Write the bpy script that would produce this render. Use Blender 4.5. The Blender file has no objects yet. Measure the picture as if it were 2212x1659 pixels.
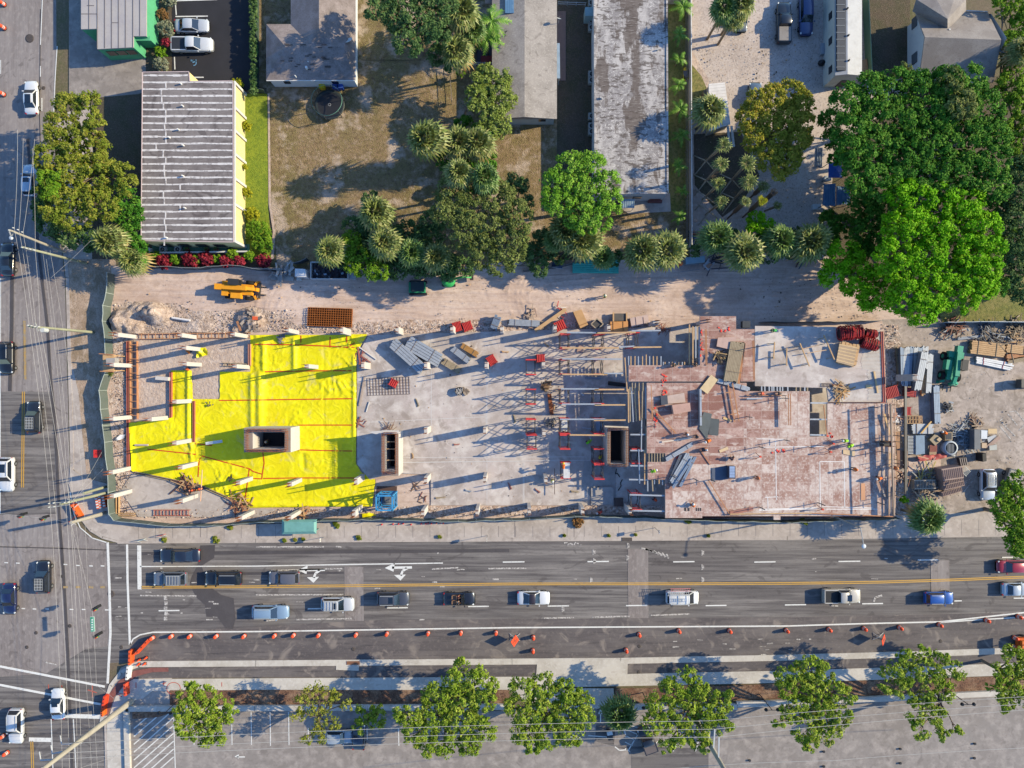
import bpy, bmesh, math, random
import numpy as np
from mathutils import Vector, Matrix, noise
R=math.radians
rnd=random.Random(7)
sc=bpy.context.scene
COL=sc.collection
H=100.0      # camera height in metres
S=15.0       # photo units (photo scaled to 2212 x 1659) per metre on the ground
# ---------------------------------------------------------------- camera, sky, sun, exposure
cam=bpy.data.cameras.new('Camera');cam.sensor_width=36;cam.lens=36*H/(2212/S)
cam.clip_start=1;cam.clip_end=3000
camo=bpy.data.objects.new('Camera',cam);COL.objects.link(camo)
camo.location=(0,0, H);sc.camera=camo
ELEV, AZ=R(29),R(11)          # sun height;sun stands this much north of east
w=bpy.data.worlds.new('World');sc.world=w;w.use_nodes=True
nt=w.node_tree;bg=nt.nodes['Background']
sky=nt.nodes.new('ShaderNodeTexSky');sky.sky_type='NISHITA';sky.sun_disc=False
sky.sun_elevation=ELEV;sky.sun_rotation=R(90)-AZ;sky.air_density=1.3;sky.dust_density=0.6;sky.ozone_density=1.5
tint=nt.nodes.new('ShaderNodeMix');tint.data_type='RGBA';tint.blend_type='MULTIPLY';tint.inputs[0].default_value=1
tint.inputs[7].default_value=(.66,.90,1.22,1);nt.links.new(sky.outputs[0],tint.inputs[6]);nt.links.new(tint.outputs[2],bg.inputs[0]);bg.inputs[1].default_value=0.13
sun=bpy.data.lights.new('sun','SUN');sun.energy=5.0;sun.angle=R(0.5);sun.color=(1.0,0.845,0.55)
suno=bpy.data.objects.new('sun',sun);COL.objects.link(suno)
sd=Vector((math.cos(ELEV)*math.cos(AZ),math.cos(ELEV)*math.sin(AZ),math.sin(ELEV)))
suno.rotation_euler=sd.to_track_quat('Z','Y').to_euler();suno.location=(60,10,60)
sc.view_settings.view_transform='Standard';sc.view_settings.look='None'
sc.view_settings.exposure=1.02;sc.view_settings.gamma=1
sc.render.engine='CYCLES'
sc.cycles.max_bounces=6;sc.cycles.transparent_max_bounces=8
def P(x, y, z=0.0):
 f=(H-z)/H
 return Vector(((x-1106)/S*f, (829.5-y)/S*f, z))
# ---------------------------------------------------------------- materials
KK=1.75
def C(h):
 v=[]
 for i in (0,2,4):
  s=int(h[i:i+2],16)/255
  v.append((s/12.92 if s <= .04045 else ((s+.055)/1.055)**2.4)/KK)
 return (v[0],v[1],v[2],1)
MATS={}
def M(name, base, layers=(),rough=.85, bump=None, metal=0, coat=0, spec=.3, island=None, emit=None, trans=0, local=False):
 """layers: (kind, scale, (sx,sy,sz),lo, hi, colour, amount);kinds noise, voronoi, edge, wave, brick, musgrave"""
 m=bpy.data.materials.new(name);m.use_nodes=True;MATS[name]=m
 n, L=m.node_tree.nodes, m.node_tree.links
 b=n['Principled BSDF'];out=n['Material Output']
 b.inputs['Roughness'].default_value=rough;b.inputs['Metallic'].default_value=metal
 b.inputs['Specular IOR Level'].default_value=spec
 if coat: b.inputs['Coat Weight'].default_value=coat;b.inputs['Coat Roughness'].default_value=.08
 if local: g=n.new('ShaderNodeTexCoord');pos=g.outputs['Object']
 else: g=n.new('ShaderNodeNewGeometry');pos=g.outputs['Position']
 cur=None
 rgb=n.new('ShaderNodeRGB');rgb.outputs[0].default_value=C(base);cur=rgb.outputs[0]
 def mix(a, colr, fac):
  x=n.new('ShaderNodeMix');x.data_type='RGBA'
  L.new(a, x.inputs[6]);x.inputs[7].default_value=C(colr);L.new(fac, x.inputs[0]);return x.outputs[2]
 if island:
  g2=n.new('ShaderNodeNewGeometry')
  for colr, lo, hi in island:
   mr=n.new('ShaderNodeMapRange');mr.inputs[1].default_value=lo;mr.inputs[2].default_value=hi
   L.new(g2.outputs['Random Per Island'],mr.inputs[0]);cur=mix(cur, colr, mr.outputs[0])
 def tex(kind, scale, st):
  mp=n.new('ShaderNodeMapping');mp.inputs['Scale'].default_value=st;L.new(pos, mp.inputs[0])
  if kind == 'noise':
   t=n.new('ShaderNodeTexNoise');t.inputs['Scale'].default_value=scale;t.inputs['Detail'].default_value=6;t.inputs['Roughness'].default_value=.62;o=t.outputs[0]
  elif kind == 'warp':
   t=n.new('ShaderNodeTexNoise');t.inputs['Scale'].default_value=scale;t.inputs['Detail'].default_value=3;t.inputs['Distortion'].default_value=2.5;o=t.outputs[0]
  elif kind == 'voronoi':
   t=n.new('ShaderNodeTexVoronoi');t.inputs['Scale'].default_value=scale;o=t.outputs[0]
  elif kind == 'cell':
   t=n.new('ShaderNodeTexVoronoi');t.inputs['Scale'].default_value=scale
   s=n.new('ShaderNodeSeparateColor');L.new(t.outputs['Color'],s.inputs[0]);o=s.outputs[0]
  elif kind == 'edge':
   t=n.new('ShaderNodeTexVoronoi');t.feature='DISTANCE_TO_EDGE';t.inputs['Scale'].default_value=scale;o=t.outputs[0]
   q=n.new('ShaderNodeTexNoise');q.inputs['Scale'].default_value=scale*1.7;q.inputs['Detail'].default_value=6
   a=n.new('ShaderNodeVectorMath');a.operation='MULTIPLY_ADD';a.inputs[1].default_value=(1.7/scale,)*3
   q.inputs['Roughness'].default_value=.75;L.new(q.outputs['Color'],a.inputs[0]);L.new(mp.outputs[0],a.inputs[2]);L.new(a.outputs[0],t.inputs[0]);return o
  else:
   t=n.new('ShaderNodeTexWave');t.inputs['Scale'].default_value=scale;t.inputs['Distortion'].default_value=.0 if kind == 'lines' else 3
   t.inputs['Detail'].default_value=2;o=t.outputs[1]
  L.new(mp.outputs[0],t.inputs[0]);return o
 for kind, scale, st, lo, hi, colr, amt in layers:
  o=tex(kind, scale, st)
  mr=n.new('ShaderNodeMapRange');mr.inputs[1].default_value=lo;mr.inputs[2].default_value=hi
  mr.inputs[3].default_value=0 if hi > lo else 0;mr.inputs[4].default_value=amt
  L.new(o, mr.inputs[0]);cur=mix(cur, colr, mr.outputs[0])
 L.new(cur, b.inputs['Base Color'])
 if bump:
  kind, scale, strength, dist=bump[:4];st=bump[4] if len(bump) > 4 else (1,1,1)
  o=tex(kind, scale, st)
  bm=n.new('ShaderNodeBump');bm.inputs['Strength'].default_value=strength;bm.inputs['Distance'].default_value=dist
  L.new(o, bm.inputs['Height']);L.new(bm.outputs[0],b.inputs['Normal'])
 if emit:
  b.inputs['Emission Color'].default_value=C(emit);b.inputs['Emission Strength'].default_value=1
 if trans:
  tr=n.new('ShaderNodeBsdfTranslucent');L.new(cur, tr.inputs[0]);ms=n.new('ShaderNodeMixShader')
  ms.inputs[0].default_value=trans;L.new(b.outputs[0],ms.inputs[1]);L.new(tr.outputs[0],ms.inputs[2]);L.new(ms.outputs[0],out.inputs[0])
 return m
def gm(hexc, rough=.6, metal=0, coat=0):
 """plain material with slight wear, made once per colour"""
 k='paint_%s_%d_%d' % (hexc, int(rough*10),int(metal*10))
 if k not in MATS:
  d=''.join('%02x' % max(0, int(int(hexc[i:i+2],16)*.8)) for i in (0,2,4))
  M(k, hexc, [('noise',1.3,(1,1,1),.45,.75, d, .5)],rough, metal=metal, coat=coat)
 return MATS[k]
# ---------------------------------------------------------------- mesh collecting
class MB:
 def __init__(s): s.v=[];s.f=[];s.mi=[];s.smooth=[]
 def face(s, pts, mi=0, sm=False):
  k=len(s.v);s.v += [tuple(p) for p in pts];s.f.append(tuple(range(k, k+len(pts))));s.mi.append(mi);s.smooth.append(sm)
 def raw(s, vs, fs, mi=0, sm=False):
  k=len(s.v);s.v += [tuple(p) for p in vs]
  for f in fs: s.f.append(tuple(i+k for i in f));s.mi.append(mi);s.smooth.append(sm)
 def box(s, c, sz, rz=0, mi=0, mat=None):
  """c=centre of the base, sz=full sizes"""
  x, y, z=sz[0]/2, sz[1]/2, sz[2]
  vs=[Vector(p) for p in ((-x,-y,0),(x,-y,0),(x,y,0),(-x,y,0),(-x,-y,z),(x,-y,z),(x,y,z),(-x,y,z))]
  m=Matrix.Rotation(rz, 3,'Z') if mat is None else mat
  vs=[m @ v + Vector(c) for v in vs]
  s.raw(vs, [(3,2,1,0),(4,5,6,7),(0,1,5,4),(1,2,6,5),(2,3,7,6),(3,0,4,7)],mi)
 def bar(s, p, q, wd, ht=None, mi=0):
  """rectangular bar between two points"""
  p, q=Vector(p),Vector(q);ht=ht or wd;d=q-p;l=d.length
  if l < 1e-6: return
  d /= l;up=Vector((0,0,1)) if abs(d.z) < .95 else Vector((1,0,0))
  a=d.cross(up).normalized()*wd/2;b=a.cross(d).normalized()*ht/2
  vs=[p-a-b, p+a-b, p+a+b, p-a+b, q-a-b, q+a-b, q+a+b, q-a+b]
  s.raw(vs, [(0,1,2,3),(7,6,5,4),(0,4,5,1),(1,5,6,2),(2,6,7,3),(3,7,4,0)],mi)
 def tube(s, p, q, r0, r1=None, n=8, mi=0, caps=True, sm=True):
  p, q=Vector(p),Vector(q);r1=r0 if r1 is None else r1;d=(q-p)
  if d.length < 1e-6: return
  d.normalize();up=Vector((0,0,1)) if abs(d.z) < .95 else Vector((1,0,0))
  a=d.cross(up).normalized();b=a.cross(d)
  vs=[]
  for c, r in ((p, r0),(q, r1)):
   for i in range(n):
    t=2*math.pi*i/n;vs.append(c+a*math.cos(t)*r+b*math.sin(t)*r)
  s.raw(vs, [(i, i+n, (i+1) % n+n, (i+1) % n) for i in range(n)],mi, sm)
  if caps: s.face(vs[:n],mi);s.face(vs[n:][::-1],mi)
 def path(s, pts, r, n=6, mi=0):
  for a, b in zip(pts, pts[1:]): s.tube(a, b, r, r, n, mi)
 def prism(s, poly, z0, z1, mi=0, mis=None, bottom=False):
  """poly: xy points;vertical walls and a top"""
  a=sum(poly[i][0]*poly[(i+1) % len(poly)][1]-poly[(i+1) % len(poly)][0]*poly[i][1] for i in range(len(poly)))
  if a < 0: poly=poly[::-1]
  n=len(poly);mis=mi if mis is None else mis
  s.face([(p[0],p[1],z1) for p in poly],mi)
  for i in range(n):
   p, q=poly[i],poly[(i+1) % n]
   s.face([(p[0],p[1],z0),(q[0],q[1],z0),(q[0],q[1],z1),(p[0],p[1],z1)],mis)
  if bottom: s.face([(p[0],p[1],z0) for p in poly[::-1]],mi)
 def lathe(s, prof, c=(0,0,0),n=16, mi=0, sx=1, sy=1, caps=True):
  k=len(prof);vs=[]
  for r, z in prof:
   for i in range(n):
    t=2*math.pi*i/n;vs.append((c[0]+r*math.cos(t)*sx, c[1]+r*math.sin(t)*sy, c[2]+z))
  fs=[(j*n+i, j*n+(i+1) % n, (j+1)*n+(i+1) % n, (j+1)*n+i) for j in range(k-1) for i in range(n)]
  s.raw(vs, fs, mi, True)
  if caps: s.face(vs[:n][::-1],mi);s.face(vs[-n:],mi)
 def sphere(s, c, r, mi=0, n=10, sz=1):
  m=max(4, n//2)
  prof=[(r*math.sin(math.pi*(j+.0)/m) if 0 < j < m else r*.02,-r*sz*math.cos(math.pi*j/m)) for j in range(m+1)]
  s.lathe(prof, c, n, mi)
 def build(s, name, mats, parent=None, off=None, label=None):
  if not isinstance(mats, (list, tuple)): mats=[mats]
  me=bpy.data.meshes.new(name)
  o3=Vector(off) if off is not None else None
  vs=s.v if o3 is None else [(v[0]-o3.x, v[1]-o3.y, v[2]-o3.z) for v in s.v]
  me.from_pydata(vs, [],s.f)
  for m in mats: me.materials.append(m if not isinstance(m, str) else (MATS[m] if m in MATS else gm(m)))
  if len(mats) > 1: me.polygons.foreach_set('material_index',s.mi)
  me.polygons.foreach_set('use_smooth',s.smooth)
  me.update()
  o=bpy.data.objects.new(name, me);COL.objects.link(o)
  if parent is not None: o.parent=parent
  if label: o['label']=label
  return o
def tag(o, label=None, cat=None, group=None, kind=None):
 if label: o['label']=label
 if cat: o['category']=cat
 if group: o['group']=group
 if kind: o['kind']=kind
 return o
def thing(name, label, cat, loc=(0,0,0),rz=0, group=None):
 o=bpy.data.objects.new(name, None);o.empty_display_size=.2;COL.objects.link(o)
 o.location=loc;o.rotation_euler=(0,0, rz);return tag(o, label, cat, group,'thing')
def solo(mb, name, mats, label, cat, loc=None, group=None, rz=0):
 """a thing that is one mesh;loc given=mesh was built round the origin"""
 if loc is None:
  c=Vector((sum(v[0] for v in mb.v),sum(v[1] for v in mb.v),0))/max(1, len(mb.v));c.z=min(v[2] for v in mb.v)
  o=mb.build(name, mats, off=c);o.location=c
 else:
  o=mb.build(name, mats);o.location=loc;o.rotation_euler=(0,0, rz)
 return tag(o, label, cat, group,'thing')
def kids(o): return [c for c in bpy.data.objects if c.parent == o]
CH={}
def dup(o, loc=None, rz=None, label=None, group=None, scale=None, parent=None):
 c=o.copy();COL.objects.link(c)
 if parent is not None: c.parent=parent
 if loc is not None: c.location=loc
 if rz is not None: c.rotation_euler=(0,0, rz)
 if scale is not None: c.scale=scale if isinstance(scale, (tuple, list)) else (scale,)*3
 if label: c['label']=label
 if group: c['group']=group
 for k in o.children: dup(k, parent=c)
 return c
ZL=[0.0]
def sheet(name, pts, mat, z=None, kind='structure',label=None, cat=None, sub=False):
 """flat ground sheet given by photo points, each a little above the last one"""
 if z is None: ZL[0] += .006;z=ZL[0]
 b=MB();q=[P(x, y, 0) for x, y in pts]
 a=sum(q[i].x*q[(i+1) % len(q)].y-q[(i+1) % len(q)].x*q[i].y for i in range(len(q)))
 if a < 0: q=q[::-1]
 b.face([(p.x, p.y, z) for p in q])
 o=b.build(name, mat);return tag(o, label, cat, kind=kind)
def strip(b, pts, wid, z, mi=0, dash=None):
 """painted line through photo points, width in metres"""
 for (x0, y0),(x1, y1) in zip(pts, pts[1:]):
  p, q=P(x0, y0),P(x1, y1);d=(q-p);d.normalize();n=Vector((-d.y, d.x, 0))*wid/2
  b.face([(p-n)+Vector((0,0,z)),(q-n)+Vector((0,0,z)),(q+n)+Vector((0,0,z)),(p+n)+Vector((0,0,z))],mi)
# ---------------------------------------------------------------- ground materials
X=(1,1,1)
M('soil','6f6252',[('noise',.25, X, .4,.65,'5a5f38',.8),('noise',3, X, .45,.7,'8a7a66',.6)],bump=('noise',6,.5,.1))
M('asphalt_old','989190',[('noise',.08,(1,.35,1),.38,.62,'847b79',.95),('noise',.9,(2.5,.10,1),.42,.68,'79706f',.75),('noise',2.2,(1,.5,1),.5,.7,'b3aaa5',.5),('noise',12, X, .5,.8,'b5aca7',.4),('warp',.35, X, .60,.68,'655d5c',.5)],bump=('noise',30,.15,.02))
M('asphalt_road','6f6a6a',[('noise',.10,(.3,1.2,1),.38,.62,'85807e',.95),('noise',1.0,(.07,2.2,1),.42,.62,'4f4b4d',.9),('noise',.5,(.10,1.6,1),.52,.64,'999390',.6),('noise',3.5,(.5,1,1),.5,.68,'6b6566',.5),('noise',14, X, .5,.8,'9a9491',.4),('warp',.35,(.6,1,1),.60,.66,'4d4849',.5)],bump=('noise',30,.15,.02))
M('asphalt_new','5e585a',[('noise',.3,(.4,1,1),.42,.62,'77706f',.85),('noise',1.0,(.15,2,1),.5,.7,'464246',.8),('warp',.28, X, .56,.70,'9a8f88',.65),('noise',2.5, X, .54,.7,'8b827d',.45),('noise',15, X, .5,.8,'7d7573',.4)],bump=('noise',30,.15,.02))
M('asphalt_dark','4d494c',[('noise',.5, X, .4,.7,'5a5659',.7),('noise',9, X, .5,.8,'69656a',.3)])
M('asphalt_black','2b2b31',[('noise',.4, X, .4,.7,'35343a',.7)])
M('asphalt_lot','958e8b',[('noise',.10, X, .38,.62,'8b837f',.95),('noise',.6, X, .45,.66,'b4aba6',.75),('noise',2.5, X, .5,.68,'857d7a',.55),('warp',.5, X, .58,.68,'756d6b',.45),('noise',10, X, .5,.8,'837c78',.5)],bump=('noise',12,.3,.03))
M('yard_ground','b5a79f',[('noise',.15, X, .38,.60,'9c8f86',.95),('noise',.8, X, .45,.66,'cdbfb6',.75),('warp',.45, X, .54,.66,'80746a',.6),('noise',2.5, X, .5,.66,'968a80',.6),('noise',9, X, .5,.8,'94897f',.4)],bump=('noise',8,.25,.05))
M('concrete_walk','c0b5ae',[('noise',.2, X, .4,.62,'a69b94',.9),('noise',1.5, X, .48,.7,'d2c8c1',.6),('warp',.5, X, .58,.68,'978c86',.45),('noise',12, X, .5,.8,'9b928d',.4)])
M('concrete_new','cfc9c2',[('noise',.3, X, .4,.62,'b9b2aa',.85),('noise',2.5, X, .5,.7,'ddd8d2',.6),('warp',.6, X, .6,.68,'a8a098',.4)])
M('concrete_slab','c6bab6',[('noise',.13, X, .40,.58,'aca19c',.9),('noise',.35, X, .46,.64,'dcd4cf',.8),('noise',.9, X, .52,.68,'a0948d',.55),('noise',5, X, .5,.75,'d2c9c5',.4),('warp',.22, X, .56,.68,'978a82',.6),('warp',.4, X, .62,.72,'e6deda',.5)])
M('sand','dcc6ba',[('noise',.13, X, .38,.60,'bda395',.9),('noise',.9,(.06,1.3,1),.46,.66,'e2ccc1',.6),('noise',1.3,(.09,1.6,1),.52,.68,'a98f82',.5),('noise',.5, X, .55,.68,'a8907f',.55),('noise',2.2, X, .48,.68,'b0988b',.5),('noise',9, X, .5,.75,'ecd8cf',.5)],bump=('noise',2.6,.45,.10,(.4,1.5,1)))
M('sand_grey','cdb9ab',[('noise',.2, X, .38,.62,'b8a294',.9),('noise',2, X, .48,.66,'e0d0c6',.7),('noise',4, X, .5,.7,'9a877b',.6)],bump=('noise',2.5,.7,.2))
M('gravel','d0c2ba',[('noise',.2, X, .4,.62,'b5a69d',.85),('noise',.7, X, .5,.66,'c9b8ab',.7),('noise',4.5, X, .54,.62,'7d7370',.6),('noise',3, X, .5,.75,'e2d8d2',.6),('voronoi',2.5, X, .14,.02,'5f5859',.6)],bump=('noise',12,.5,.06))
M('verge','b8a08d',[('noise',.3, X, .42,.6,'8e7a62',.8),('noise',1.5,(1,.5,1),.48,.66,'cdb9a8',.7),('noise',5, X, .5,.68,'74634c',.6)],bump=('noise',4,.6,.12))
M('dry_grass','9c8262',[('noise',.13, X, .45,.57,'77703e',.7),('noise',.6, X, .5,.62,'bfa68f',.85),('noise',1.6, X, .49,.60,'6f5a40',.8),('noise',4, X, .49,.60,'8a7c48',.7),('noise',10, X, .50,.64,'59492f',.6),('noise',14, X, .52,.7,'c0ae88',.5),('noise',.25, X, .55,.64,'cdb9a8',.8)],bump=('noise',7,1,.2))
M('green_grass','7d7f3c',[('noise',.4, X, .42,.58,'958a58',.9),('noise',2.5, X, .46,.62,'55602a',.8),('noise',12, X, .48,.65,'9c9a58',.6)],bump=('noise',10,.9,.15))
M('lawn_strip','8c9c28',[('noise',.5, X, .42,.6,'748c22',.85),('noise',2.5, X, .46,.62,'5b761c',.8),('noise',12, X, .48,.65,'aab23c',.6)],bump=('noise',10,.9,.15))
M('shade_soil','5c5044',[('noise',.4, X, .42,.62,'4a4a30',.8),('noise',6, X, .48,.68,'7b6c5d',.7)],bump=('noise',8,.8,.12))  # dark earth; under the right-hand trees its tone also carries canopy shade
M('mulch','74503e',[('noise',.5, X, .42,.58,'9a7e68',.9),('noise',3, X, .46,.62,'4b3228',.85),('noise',10, X, .5,.66,'a8876c',.6)],bump=('noise',9,.8,.1))
M('brick_red','8c5a55',[('noise',2, X, .42,.6,'7c4c49',.8)])
M('white_paint','e6e6e4',[('noise',5, X, .55,.7,'9f9a98',.6),('noise',1.2, X, .58,.7,'a9a4a2',.55)],.7)
M('worn_paint','c9c4c0',[('noise',4, X, .46,.56,'7d7878',.85)],.8)
M('yellow_paint','d2a44a',[('noise',4, X, .55,.7,'9f8c68',.7)],.7)
M('worn_yellow','b39560',[('noise',3, X, .45,.6,'958f86',.85)],.8)
M('red_mark','d05a46',[('noise',4, X, .4,.6,'b06a5c',.8)],.8)
M('yellow_sheet','f4ea00',[('noise',.25, X, .4,.62,'e6d800',.8),('warp',.5, X, .52,.62,'fbf02c',.6),('noise',1.2, X, .56,.7,'d2c600',.55),('noise',5, X, .6,.7,'c2b62a',.4),('warp',.28, X, .60,.72,'cfc488',.45),('noise',.8,(1,.12,1),.63,.68,'cbbd10',.6)],.38, bump=('warp',.5,.5,.2))
M('deck_ply','ba8f88',[('cell',.38,(1,1,.01),.55,.8,'a9766d',.8),('noise',.5, X, .45,.65,'c9aba4',.8),('noise',3, X, .5,.68,'9c655a',.6),('noise',9, X, .52,.7,'d8c4be',.55),('warp',.8, X, .6,.72,'e2d3ce',.6)],.7)
# ---------------------------------------------------------------- ground and streets
sheet('ground',[(-6000,-6000),(8000,-6000),(8000,8000),(-6000,8000)],'soil',z=0)
Z=sheet
Z('side_street',[(-900,-900),(118,-900),(122,120),(118,260),(120,420),(140,600),(150,1000),(152,1100),(165,1135),(190,1158),(235,1173),(237,1430),(233,1480),(224,1540),(228,2600),(-900,2600)],'asphalt_old')
Z('side_street_patch',[(-900,846),(112,846),(118,960),(122,1110),(60,1112),(-900,1112)],'asphalt_road')
Z('main_street',[(235,1173),(600,1172),(1106,1168),(1700,1165),(2212,1158),(3100,1140),(3100,1370),(2212,1401),(1700,1416),(1106,1424),(300,1430),(237,1432)],'asphalt_road')
Z('junction_patch',[(280,1390),(240,1395),(185,1402),(148,1425),(100,1455),(0,1462),(-900,1470),(-900,2600),(229,2600),(225,1542),(234,1482),(238,1432),(280,1430)],'asphalt_road')
Z('new_lane',[(283,1430),(282,1392),(300,1376),(330,1367),(553,1354),(790,1340),(1106,1337),(1700,1333),(2212,1323),(3100,1300),(3100,1370),(2212,1401),(1700,1417),(1106,1425)],'asphalt_new')
Z('road_patch',[(433,1178),(465,1177),(463,1205),(436,1222),(447,1262),(478,1285),(505,1292),(509,1338),(503,1359),(488,1357),(471,1334),(446,1332),(443,1306),(424,1290),(410,1262),(414,1246),(427,1220)],'asphalt_dark')
for x0, x1, y0, y1 in ((744,785,1224,1341),(1356,1400,1186,1335),(2010,2050,1210,1300)):
 Z('trench_patch',[(x0, y0),(x1, y0),(x1+1, y1),(x0+1, y1)],'asphalt_old')
# --- painted marks on the streets: one object per colour
mk=MB();zz=.055
strip(mk, [(233,1171),(237,1273),(239,1366),(233,1476)],.36, zz)
strip(mk, [(275,1176),(276,1256),(280,1360),(281,1393)],.32, zz)
strip(mk, [(301,1178),(302,1273)],.6, zz)
strip(mk, [(303,1223.5),(553,1222.7),(760,1219),(957,1216)],.16, zz)
for a, b_, y in ((1086,1133,1214),(1269,1315,1213),(1454,1500,1213.5),(1629,1675,1214),(1811,1858,1212.6),(1982,2026,1209.6),(2164,2206,1204),(343,388,1319),(665,693,1315),(836,881,1313),(1011,1056,1310),(1183,1229,1309),(1352,1398,1308),(1524,1569,1308),(1695,1741,1306.5),(1862,1907,1304),(2061,2077,1298),(2189,2230,1292)):
 strip(mk, [(a, y),(b_, y-.6)],.17, zz)
strip(mk, [(281,1393),(288,1380),(303,1371),(330,1365.5),(553,1364),(1106,1355.5),(1700,1352),(1860,1347),(2030,1343),(2130,1332),(2212,1323),(2500,1300)],.2, zz)
strip(mk, [(2030,1344.5),(2120,1338),(2212,1333),(2500,1320)],.16, zz)
strip(mk, [(-60,1427),(0,1439),(227,1483)],.32, zz);strip(mk, [(-60,1467),(0,1479),(218,1521)],.32, zz)
strip(mk, [(142,1546),(221,1548)],.6, zz);strip(mk, [(63,1597),(111,1598)],.6, zz)
strip(mk, [(111,1553),(116,1690)],.14, zz);strip(mk, [(159,1553),(166,1690)],.14, zz)
for x, y in ((14,1215),(39,1216),(142,1219),(169,1221),(197,1222),(222,1222),(51,1314),(75,1315),(102,1315),(155,1316),(181,1316),(231,1317)): strip(mk, [(x-4, y),(x+4, y+.4)],.16, zz)
strip(mk, [(93,-20),(90,50),(88,97)],.13, zz);strip(mk, [(88,143),(88,166)],.13, zz);strip(mk, [(91,212),(91,240)],.16, zz);strip(mk, [(124,100),(119,180),(116,250)],.13, zz)
strip(mk, [(152,1062),(160,1110),(174,1140),(200,1162),(232,1172)],.16, zz)
strip(mk, [(2,600),(1,1110)],.12, zz);strip(mk, [(2,130),(2,160)],.12, zz)
def arrow_mark(x, y):
 strip(mk, [(x+16, y+3),(x+59, y+2.5)],.34, zz)
 mk.face([P(x, y+4, zz),P(x+22, y-7, zz),P(x+19, y+12, zz)][::-1])
 strip(mk, [(x+48, y+4),(x+39, y+10),(x+35, y+20)],.34, zz)
 mk.face([P(x+20, y+19, zz),P(x+34, y+31, zz),P(x+46, y+18, zz)])
arrow_mark(643,1228);arrow_mark(831,1223)
tag(mk.build('white_road_marking','white_paint'),kind='structure')
wk=MB()
for pts in ([(303,1286),(425,1287)],[(553,1285),(742,1284)],[(553,1181),(700,1181)],[(585,1232),(740,1228)],[(933,1229),(990,1226)],[(1055,1228),(1138,1227)],[(575,1341),(600,1338)],[(640,1338),(760,1336)],[(1175,1335),(1240,1334)],[(1280,1333),(1360,1331)],[(1405,1329),(1490,1326)],[(99,1430),(123,1436)]):
 strip(wk, pts, .2, zz)
for x, y in ((1283,1192),(1284,1212),(1277,1252),(1357,1178),(1518,1194),(1518,1225),(1518,1252),(1356,1205),(1216,1316)):
 for k in range(3): strip(wk, [(x+k*2-2, y-6+k),(x+k*2-2, y+6-k)],.12, zz)
for k in range(7): strip(wk, [(1385+k*9,1184+k*2),(1402+k*7,1188+k*3)],.25, zz)
for k in range(6): strip(wk, [(1218+k*7,1173+(k % 2)*4),(1226+k*6,1171+(k % 3)*3)],.2, zz)
for k in range(5): strip(wk, [(358+(k % 2),1288+k*11),(358+(k % 2),1296+k*11)],.5, zz)
strip(wk, [(1887,1300),(1891,1290),(1905,1286)],.3, zz)
tag(wk.build('worn_road_marking','worn_paint'),kind='structure')
yk=MB()
for dy in (0,3.6): strip(yk, [(305,1266.6+dy),(553,1265.5+dy),(1106,1259.3+dy),(1500,1259+dy),(1700,1258.2+dy),(1900,1255.5+dy),(2060,1250.5+dy),(2212,1244.5+dy),(2500,1236+dy)],.13, zz)
for dx in (0,4.2): strip(yk, [(67+dx, 1600),(70+dx, 1690)],.13, zz);strip(yk, [(49+dx, 846),(47+dx, 1053)],.13, zz)
tag(yk.build('yellow_road_marking','yellow_paint'),kind='structure')
yk=MB();strip(yk, [(53,693),(55,820)],.35, zz)
for x in (100,142,169,197,222): strip(yk, [(x-5,1268),(x+5,1268.5)],.3, zz)
tag(yk.build('faded_yellow_marking','worn_yellow'),kind='structure')
tj=MB()
strip(tj, [(60,300),(72,430),(85,553),(103,703),(110,820),(117,886),(123,986),(128,1106),(138,1240),(147,1406),(152,1540),(158,1700)],.4,.05)
strip(tj, [(27,560),(26,700),(22,845)],.5,.05);strip(tj, [(88,20),(86,250),(90,400)],.12,.05);strip(tj, [(0,1181),(120,1184),(232,1188)],.15,.05);strip(tj, [(300,1196),(700,1192),(1100,1189)],.5,.05);strip(tj, [(470,1240),(743,1237)],.35,.05)
tag(tj.build('tar_seam','asphalt_dark'),kind='structure')
rs=random.Random(12);wk=MB()
for k in range(70):
 x, y=rs.choice([(rs.uniform(242,470),rs.uniform(1275,1345)),(rs.uniform(240,1100),rs.uniform(1225,1262)),(rs.uniform(300,2100),rs.uniform(1180,1340)),(rs.uniform(1450,1750),rs.uniform(1375,1420))]);strip(wk, [(x, y),(x+rs.uniform(3,16),y+rs.uniform(-.8,.8))],rs.uniform(.05,.22),.052)
tag(wk.build('road_scuff','worn_paint'),kind='structure')
# --- pavements, kerbs, gutters
Z('corner_base',[(226,1570),(238,1480),(262,1442),(283,1432),(372,1440),(372,1545),(272,1545),(262,1700),(226,1700)],'concrete_walk',z=.06)
Z('north_pavement',[(152,1010),(180,1030),(251,1050),(251,1117),(400,1137),(553,1132),(700,1128),(1440,1114),(1940,1112),(2300,1100),(3100,1080),(3100,1132),(2212,1150),(1700,1159),(1106,1162),(553,1165),(258,1168),(222,1158),(196,1142),(178,1120),(164,1090),(152,1050)],'concrete_walk',z=.12)
kb=MB()
def kerb(pts, wd=.3, z1=.15, b=None, z0=0):
 for (x0, y0),(x1, y1) in zip(pts, pts[1:]):
  p, q=P(x0, y0),P(x1, y1);d=(q-p);d.normalize();p -= d*.03;q += d*.03
  (b or kb).bar(p+Vector((0,0,(z0+z1)/2)),q+Vector((0,0,(z0+z1)/2)),wd, z1-z0)
kerb([(255,1170),(553,1168),(1106,1165),(1700,1162),(2212,1154),(2900,1140)],.55,.126)
kerb([(152,1045),(164,1092),(178,1122),(196,1145),(222,1161),(255,1170)],.3,.132)
kerb([(122,250),(128,420),(146,600),(156,1000),(152,1045)],.5,.06)
kerb([(228,1545),(232,1700)],.3,.14)
tag(kb.build('kerb','concrete_walk'),kind='structure')
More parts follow.
